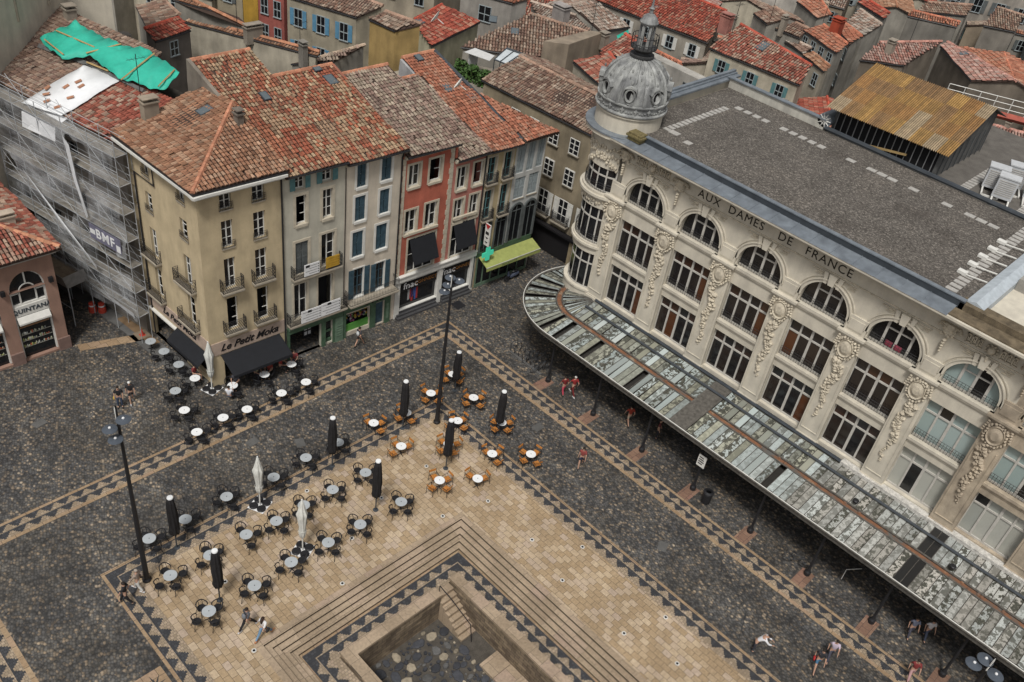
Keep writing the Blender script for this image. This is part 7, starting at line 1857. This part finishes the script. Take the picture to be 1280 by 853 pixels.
# ---- tall lamp posts with flat disc shades
def lamp(loc, h, discs, label):
    rt = root('street_lamp', (loc[0], loc[1], 0), label, 'street lamp', 'tall lamp posts on the square')
    m = MB(); m.lathe([(.24, .0), (.24, .12), (.17, .2), (.14, 1.2), (.13, 3.5), (.10, 7), (.07, h - 1.0), (.045, h)], (loc[0], loc[1], 0), 12); m.build('pole', M_['chair_black'], rt)
    m = MB(); m.lathe([(.03, h - .9), (.035, h - .2), (.0, h)], (loc[0] + .05, loc[1], 0.05), 6); m.build('tip', M_['white_frame'], rt)
    for x, y, z in discs:
        m = MB(); m.tube([(loc[0], loc[1], z - .15), (x, y, z + .05)], .025, 5); m.build('bracket', M_['chair_black'], rt)
        m = MB(); m.lathe([(0, .07), (.08, .065), (.33, .0), (.34, -.02), (.06, -.03), (0, -.03)], (x, y, z), 22); s = m.build('lamp_shade', M_['lamp_shade'], rt)
        m = MB(); m.lathe([(0, .13), (.05, .12), (.065, .085), (.06, .06)], (x, y, z), 10); m.build('bulb_cap', M_['white_sheet'], s)
lamp((28.44, 8.17), 12.5, [(28.36, 8.64, 12.0), (28.92, 8.35, 11.5), (28.84, 8.6, 11.0)], 'tall black lamp post with three disc shades at the left of the terrace')
lamp((8.09, 8.14), 11.9, [(7.75, 7.62, 11.3), (7.28, 7.92, 11.05), (7.93, 7.66, 10.85), (8.2, 7.7, 10.5)], 'tall black lamp post with four disc shades at the corner of the tan paving')
lamp((7.9, 41.2), 12.0, [(7.8, 40.95, 11.5), (8.2, 40.7, 11.3), (7.9, 41.55, 11.2)], 'lamp post with disc shades at the lower right edge, under the store canopy end')
# ---- bicycles, racks, motor scooter
def make_bike():
    rt = root('bicycle', (0, 0, 0), 'x', 'bicycle')
    for y in (-.53, .53):
        m = MB(); m.tube([(0, y + .33 * math.cos(2 * PI * k / 18), .34 + .33 * math.sin(2 * PI * k / 18)) for k in range(19)], .02, 5); w = m.build('wheel', M_['chair_black'], rt)
        m = MB()
        for k in range(8): t = k * PI / 4; m.tube([(0, y, .34), (0, y + .32 * math.cos(t), .34 + .32 * math.sin(t))], .004, 3)
        m.build('spokes', M_['zinc'], w)
    m = MB(); m.tube([(0, -.53, .34), (0, -.15, .32), (0, .38, .78), (0, .53, .34)], .018, 5); m.tube([(0, -.53, .34), (0, -.22, .80), (0, .38, .80)], .016, 5); m.tube([(0, -.15, .32), (0, -.24, .88)], .017, 5); m.tube([(0, .38, .78), (0, .34, .98)], .016, 5); m.build('frame', M_['zinc_dark'], rt)
    m = MB(); m.tube([(-.28, .22, .98), (-.1, .34, 1.0), (.1, .34, 1.0), (.28, .22, .98)], .014, 5); m.build('handlebar', M_['chair_black'], rt)
    m = MB(); m.blob((0, -.25, .92), .09, .14, .04, 0, None, 8); m.build('saddle', M_['chair_black'], rt)
    return rt
for x, y, a, lab in ((-1.5, 8.5, 1.35, 'bicycle leaning in the last rack beside the red stone pad'), (-1.85, 7.2, 1.5, 'bicycle parked in the middle of the rack row'), (-2.2, 7.75, 1.2, 'dark bicycle behind the rack row under the canopy edge'), (-1.25, 30.5, .4, 'bicycle leaning near the canopy posts at lower right')):
    place('bike', make_bike, (x, y, 0), a, lab, 'bicycles near the store')
hoop = None
for i in range(8):
    if hoop is None:
        m = MB(); m.tube([(-.35, 0, 0), (-.35, 0, .6)] + [(-.35 * math.cos(PI * k / 8), 0, .6 + .28 * math.sin(PI * k / 8)) for k in range(1, 8)] + [(.35, 0, .6), (.35, 0, 0)], .025, 6); o = m.build('bike_rack', M_['iron']); hoop = o
    else: o = dup(hoop)
    o.location = (-1.65, 5.6 + .42 * i, 0); tag(o, 'dark metal hoop of the bicycle rack before the canopy end', 'bike rack', 'hoops of the bicycle rack')
m = MB(); m.box(-1.35, -1.15, 5.6, 8.9, 0, .10); tag(m.build('kerb_stone', M_['worn_concrete']), 'narrow stone kerb along the bicycle rack', 'kerb')
rt = root('motor_scooter', (-8.1, -1.2, 0), 'dark motor scooter parked before the pharmacy awning', 'scooter')
for y in (-.6, .6):
    m = MB(); m.tube([(-8.1 + (y + .22 * math.cos(2 * PI * k / 12)), -1.2, .25 + .22 * math.sin(2 * PI * k / 12)) for k in range(13)], .07, 6); m.build('wheel', M_['chair_black'], rt)
m = MB(); m.tube([(-8.75, -1.2, .5), (-8.4, -1.2, .45), (-7.9, -1.2, .32), (-7.65, -1.2, .55), (-7.6, -1.2, .95)], [.16, .19, .12, .12, .06], 8); m.build('body', mat('scooter_blue', (.05, .06, .09), .35, .2), rt)
m = MB(); m.blob((-8.4, -1.2, .78), .38, .15, .09, 0, None, 8); m.build('saddle', M_['chair_black'], rt)
m = MB(); m.tube([(-7.65, -1.55, 1.02), (-7.58, -1.2, 1.0), (-7.65, -.85, 1.02)], .025, 5); m.build('handlebar', M_['iron'], rt)
# ---- bin, menu sign, handrail, works equipment
rt = root('litter_bin', (-.9, 24.0, 0), 'round black litter bin beside the red stone pad of a canopy post', 'bin')
m = MB(); m.lathe([(.24, 0), (.30, .1), (.32, .85), (.28, .9)], (-.9, 24.0, 0), 14); m.build('drum', M_['chair_black'], rt)
m = MB(); m.lathe([(.33, .9), (.35, .95), (.20, 1.02), (.18, .9)], (-.9, 24.0, 0), 14); m.build('rim', M_['iron'], rt)
rt = root('menu_sign', (-1.0, 22.79, 2.4), 'small white notice sign fixed on a canopy post', 'sign')
m = MB(); m.box(-1.06, -1.0, 22.5, 23.08, 2.2, 3.1); m.build('panel', M_['white_frame'], rt)
m = MB()
for k in range(4): m.box(-.998, -.992, 22.58, 22.9 + .04 * (k % 3), 2.9 - .17 * k, 2.98 - .17 * k)
m.build('print', M_['ink'], rt)
m = MB(); m.tube([(-2.58, 33.0, 0), (-2.58, 33.0, .9), (-3.3, 33.6, 1.0)], .025, 5); tag(m.build('handrail', M_['white_frame']), 'thin bent white handrail in the shade of the canopy', 'handrail')
rt = root('traffic_cone', (18.95, -10.9, 0.006), 'small red cone standing on a wooden board by the scaffold', 'cone')
m = MB(); m.lathe([(.14, .04), (.03, .5), (0, .5)], (18.95, -10.9, 0), 10); m.box(18.77, 19.13, -11.08, -10.72, .006, .04); m.build('cone', mat('cone_red', (.42, .05, .03), .6, .1), rt)
m = MB(); m.lathe([(.101, .2), (.068, .33)], (18.95, -10.9, 0.0), 10); m.build('band', M_['white_sheet'], rt)
m = MB(); m.box(18.5, 19.4, -11.4, -10.5, .0065, .03) ; tag(m.build('wooden_board', M_['pallet_wood']), 'flat wooden board lying under the small red cone', 'board')
for i, (x, y, lab) in enumerate(((20.4, -15.3, 'red plastic barrier drum under the scaffold, left one'), (19.9, -14.9, 'red plastic barrier drum under the scaffold, nearer the ochre house'))):
    rt = root('barrier_drum', (x, y, 0), lab, 'barrier', 'red drums under the scaffold')
    m = MB(); m.lathe([(.28, 0), (.28, .35), (.22, .4), (.22, .75), (.1, .8), (0, .8)], (x, y, 0), 12); m.build('body', M_['cone_red'], rt)
    m = MB(); m.lathe([(.225, .5), (.225, .62)], (x, y, 0), 12); m.build('band', M_['white_sheet'], rt)
# ================================================================== people (one skinned body each, clothes and hair as children)
_bake = []
def skin_obj(name, joints, edges, mtl, parent, rootv):
    me = bpy.data.meshes.new(name); me.from_pydata([j[0] for j in joints], edges, [])
    o = bpy.data.objects.new(name, me); COL.objects.link(o)
    o.modifiers.new('skin', 'SKIN'); s = o.modifiers.new('sub', 'SUBSURF'); s.levels = 1; s.render_levels = 1
    if not me.skin_vertices: me.skin_vertices.new() if hasattr(me.skin_vertices, 'new') else None
    if not me.skin_vertices:
        bm = bmesh.new(); bm.from_mesh(me); bm.verts.layers.skin.verify(); bm.to_mesh(me); bm.free()
    for v, j in zip(me.skin_vertices[0].data, joints): v.radius = (j[1], j[2] if len(j) > 2 else j[1]); v.use_root = False; v.use_loose = False
    me.skin_vertices[0].data[rootv].use_root = True
    me.materials.append(mtl); o.parent = parent
    _bake.append(o); return o
def person(x, y, rz, label, pose='walk', shirt=(.1, .1, .1), legs=(.05, .06, .1), hair=(.02, .015, .012), long_hair=False, shorts=False, sleeves='short', shoes=(.03, .03, .03), skin=(.40, .24, .17), sc=1.0, stride=.42, lean=0.0, bag=None, z=.008, group=None):
    rt = root('person', (x, y, z), label, 'person', group); rt.rotation_euler = (0, 0, rz); rt.scale = (sc, sc, sc)
    V = lambda *a: Vector(a)
    sit = pose == 'sit'
    hz = .50 if sit else .93
    tilt = lambda p: V(p[0], p[1] + (p[2] - hz) * lean, p[2] - (abs(lean) * .12 * (p[2] - hz)))
    up = .0 if not sit else -.43
    J = []; E = []
    def add(p, r, r2=None, par=None):
        J.append((tuple(p), r, r2 or r)); 
        if par is not None: E.append((par, len(J) - 1))
        return len(J) - 1
    pel = add(tilt(V(0, 0, .95 + up)), .13, .10)
    sp = add(tilt(V(0, 0, 1.15 + up)), .125, .095, pel); ch = add(tilt(V(0, .0, 1.36 + up)), .145, .10, sp); nk = add(tilt(V(0, .0, 1.49 + up)), .055, .055, ch)
    hd0 = add(tilt(V(0, .02, 1.57 + up)), .075, .085, nk); hd1 = add(tilt(V(0, .03, 1.645 + up)), .08, .095, hd0); add(tilt(V(0, .02, 1.71 + up)), .05, .06, hd1); add(tilt(V(0, .125, 1.62 + up)), .014, .014, hd1)
    arms, legsj = [], []
    for s in (-1, 1):
        sh = tilt(V(s * .19, 0, 1.42 + up)); sw = s * stride if pose == 'walk' else 0
        if pose == 'walk': el, wr = sh + V(s * .05, -sw * .42, -.27), sh + V(s * .06, -sw * .42 + .10, -.50)
        elif sit: el, wr = sh + V(s * .07, .10, -.26), V(s * .14, .42, .74)
        elif pose == 'reach': el, wr = sh + V(s * .05, .2, -.2), sh + V(s * -.02, .42, -.28)
        else: el, wr = sh + V(s * .06, .02, -.28), sh + V(s * .05, .10, -.52)
        hn = wr + (wr - el).normalized() * .10
        a = add(sh, .06, .06, ch); b = add(el, .042, .042, a); c = add(wr, .030, .026, b); d = add(hn, .034, .018, c); add(hn + (hn - wr).normalized() * .07, .022, .012, d); arms.append((sh, el, wr))
        hp = V(s * .095, 0, .90 + up)
        if sit: kn, an, to = V(s * .12, .44, .49), V(s * .11, .42, .09), V(s * .12, .58, .035)
        elif pose == 'walk':
            f = s * stride; kn = hp + V(0, f * .42 + .05, -.42); an = V(s * .08, f * .85, .09 + (.06 if f < 0 else 0)); to = an + V(0, .15, -.055 if f > 0 else -.07)
        else: kn, an, to = V(s * .11, .02, .49), V(s * .12, -.02, .09), V(s * .14, .13, .035)
        a = add(hp, .09, .09, pel); b = add(kn, .058, .058, a); c = add(an, .04, .04, b); add(to, .035, .03, c); legsj.append((hp, kn, an, to))
    mk = lambda c, n: mat('%s_%02x%02x%02x' % (n, *[int(255 * k) for k in c]), c, .8, .12)
    skin_obj('body', J, E, mk(skin, 'skin'), rt, 0)
    g = 1.0
    # top
    TJ = [(tilt(V(0, 0, .93 + up)), .152, .12), (tilt(V(0, 0, 1.15 + up)), .142, .112), (tilt(V(0, 0, 1.36 + up)), .162, .117), (tilt(V(0, 0, 1.455 + up)), .09, .085)]; TE = [(0, 1), (1, 2), (2, 3)]
    for sh, el, wr in arms:
        i = len(TJ); TJ.append((sh, .076, .076)); TE.append((2, i)); t = .75 if sleeves == 'short' else 1.0; TJ.append((sh.lerp(el, t), .062, .062)); TE.append((i, i + 1))
        if sleeves == 'long': TJ.append((el.lerp(wr, .9), .045, .045)); TE.append((i + 1, i + 2))
    skin_obj('shirt', [(tuple(j[0]), *j[1:]) for j in TJ], TE, mk(shirt, 'cloth'), rt, 0)
    LJ = [(tilt(V(0, 0, .97 + up)), .14, .112), (V(0, 0, .90 + up), .145, .115)]; LE = [(0, 1)]
    for hp, kn, an, to in legsj:
        i = len(LJ); LJ.append((hp, .104, .104)); LE.append((1, i)); LJ.append((hp.lerp(kn, .7 if shorts else 1.0), .085 if shorts else .074, .085 if shorts else .074)); LE.append((i, i + 1))
        if not shorts: LJ.append((kn.lerp(an, .93), .058, .058)); LE.append((i + 1, i + 2))
    skin_obj('shorts' if shorts else 'trousers', [(tuple(j[0]), *j[1:]) for j in LJ], LE, mk(legs, 'cloth'), rt, 1)
    for hp, kn, an, to in legsj:
        m = MB(); m.tube([an + V(0, -.07, -.05), an + V(0, .02, -.035), to + V(0, .06, .0)], [.042, .05, .035], 7); o = m.build('shoe', mk(shoes, 'cloth')); o.parent = rt
    m = MB(); c = tilt(V(0, -.005, 1.672 + up)); m.blob(c, .098, .115, .085, 0, None, 10)
    if long_hair: m.tube([tilt(V(0, -.06, 1.68 + up)), tilt(V(0, -.105, 1.55 + up)), tilt(V(0, -.12, 1.36 + up))], [.08, .085, .05], 8)
    o = m.build('hair', mk(hair, 'hair'), None, smooth=True); o.parent = rt
    if bag:
        kind, c = bag; m = MB()
        if kind == 'back': m.blob(tilt(V(0, -.19, 1.25 + up)), .15, .10, .22, 0, None, 10)
        else: m.blob(V(.28, .02, .85 + up), .06, .16, .15, 0, None, 10); m.tube([V(.26, .02, .98 + up), tilt(V(-.12, .05, 1.46 + up))], .012, 4)
        o = m.build('bag', mk(c, 'cloth'), None, smooth=True); o.parent = rt
    return rt
d2 = math.radians
person(23.45, -4.93, d2(-30), 'man in black t-shirt and jeans with a yellow shoulder bag, left of the cafe', 'stand', (.015, .015, .017), (.04, .055, .09), bag=('side', (.40, .28, .03)), sc=1.02)
person(22.68, -4.98, d2(-20), 'person in black top and shorts with a pale hat, beside the man with yellow bag', 'walk', (.02, .02, .022), (.02, .02, .02), hair=(.6, .6, .58), shorts=True, shoes=(.4, .4, .4), stride=.25)
person(26.0, 14.04, d2(100), 'dark-clothed walker with a grey backpack near the grey tables', 'walk', (.06, .065, .075), (.012, .012, .014), bag=('back', (.16, .17, .19)), stride=.6, shoes=(.5, .5, .5))
person(25.66, 14.99, d2(105), 'woman in white top and light jeans striding toward the steps', 'walk', (.60, .60, .60), (.13, .22, .32), long_hair=True, hair=(.03, .017, .012), stride=.62, bag=('side', (.03, .03, .03)), shoes=(.40, .17, .08), sc=.98)
person(29.9, 8.9, d2(-130), 'person all in black walking on the patterned corner by the left lamp post', 'walk', (.02, .02, .023), (.015, .015, .017), stride=.4)
person(29.05, 8.55, d2(-150), 'person in tan jacket and white trousers beside the left lamp post', 'walk', (.30, .24, .20), (.55, .54, .51), hair=(.30, .26, .22), sleeves='long', stride=.35, bag=('side', (.03, .03, .03)), shoes=(.5, .5, .5))
person(3.28, 16.86, d2(-60), 'woman with long dark hair, red top and navy shorts crossing the cobbles', 'walk', (.22, .05, .045), (.02, .025, .05), long_hair=True, shorts=True, stride=.35, sc=.97)
person(-.93, 11.34, d2(160), 'person in dark red top and bright pink trousers in the canopy shade', 'walk', (.16, .02, .02), (.42, .06, .09), stride=.25)
person(-1.5, 11.75, d2(160), 'person in red clothes with a white scarf beside the pink trousers', 'walk', (.28, .03, .03), (.13, .02, .02), hair=(.55, .53, .5), stride=.5, shoes=(.6, .6, .6))
person(-2.4, 16.2, d2(150), 'person in red top and beige shorts walking at the canopy edge', 'walk', (.26, .035, .02), (.33, .27, .2), shorts=True, stride=.4)
person(7.41, -1.28, d2(100), 'walker in dark top with a small backpack passing the green shop', 'walk', (.035, .035, .04), (.03, .02, .018), shorts=True, stride=.45, bag=('back', (.45, .46, .46)))
person(4.2, 35.1, d2(-60), 'person in blue shorts carrying a red bag at the lower right', 'walk', (.03, .03, .035), (.05, .13, .22), shorts=True, stride=.55, bag=('side', (.4, .03, .03)))
person(3.1, 35.3, d2(-60), 'person in pale lilac shirt next to the one with the red bag', 'walk', (.45, .38, .45), (.06, .06, .08), stride=.4)
person(5.99, 32.19, d2(30), 'person in white shirt bending over beside the border strip', 'reach', (.6, .6, .62), (.04, .04, .05), sleeves='long', lean=.75)
person(-2.6, 38.3, d2(-40), 'person in white top under the right part of the canopy', 'walk', (.55, .52, .52), (.05, .06, .09), stride=.3)
person(-2.0, 37.6, d2(-50), 'person in grey-blue clothes beside the white top under the canopy', 'walk', (.14, .15, .2), (.06, .06, .08), stride=.3)
person(.6, 38.9, d2(-60), 'person in dark red top and pink trousers at the bottom right edge', 'walk', (.18, .03, .03), (.42, .25, .25), stride=.4)
person(-3.0, 18.3, d2(20), 'person in dark clothes standing deep in the canopy shade', 'stand', (.10, .03, .03), (.02, .02, .025))
SG = 'guests seated at the corner cafe'
person(18.4, -4.7, d2(20), 'seated guest with bare legs and dark red top at the table by the white parasol', 'sit', (.16, .025, .025), (.03, .03, .03), shorts=True, group=SG)
person(17.75, -1.50, d2(135), 'seated guest in a white shirt with dark straps, back to the square', 'sit', (.62, .63, .66), (.10, .12, .16), group=SG)
person(16.7, -2.45, d2(-45), 'seated guest in dark grey in front of the ochre corner pier', 'sit', (.05, .05, .06), (.03, .03, .03), group=SG)
person(15.1, -2.5, d2(0), 'seated guest in a flowered pale top under the black awning', 'sit', (.40, .36, .22), (.04, .04, .05), long_hair=True, group=SG)
person(14.3, -2.2, d2(-50), 'seated guest in dark red under the middle of the black awning', 'sit', (.22, .04, .03), (.03, .03, .03), group=SG)
person(13.4, -2.2, d2(30), 'seated guest in bright red under the right end of the black awning', 'sit', (.35, .05, .04), (.03, .03, .03), group=SG)
person(12.3, -2.2, d2(-40), 'seated guest in dark red and black outside the green shop passage', 'sit', (.15, .03, .03), (.03, .035, .06), group=SG)
bpy.context.view_layer.update()
_dg = bpy.context.evaluated_depsgraph_get()
for o in _bake:
    me = bpy.data.meshes.new_from_object(o.evaluated_get(_dg)); me.polygons.foreach_set('use_smooth', [True] * len(me.polygons))
    o.modifiers.clear(); old = o.data; o.data = me; bpy.data.meshes.remove(old)
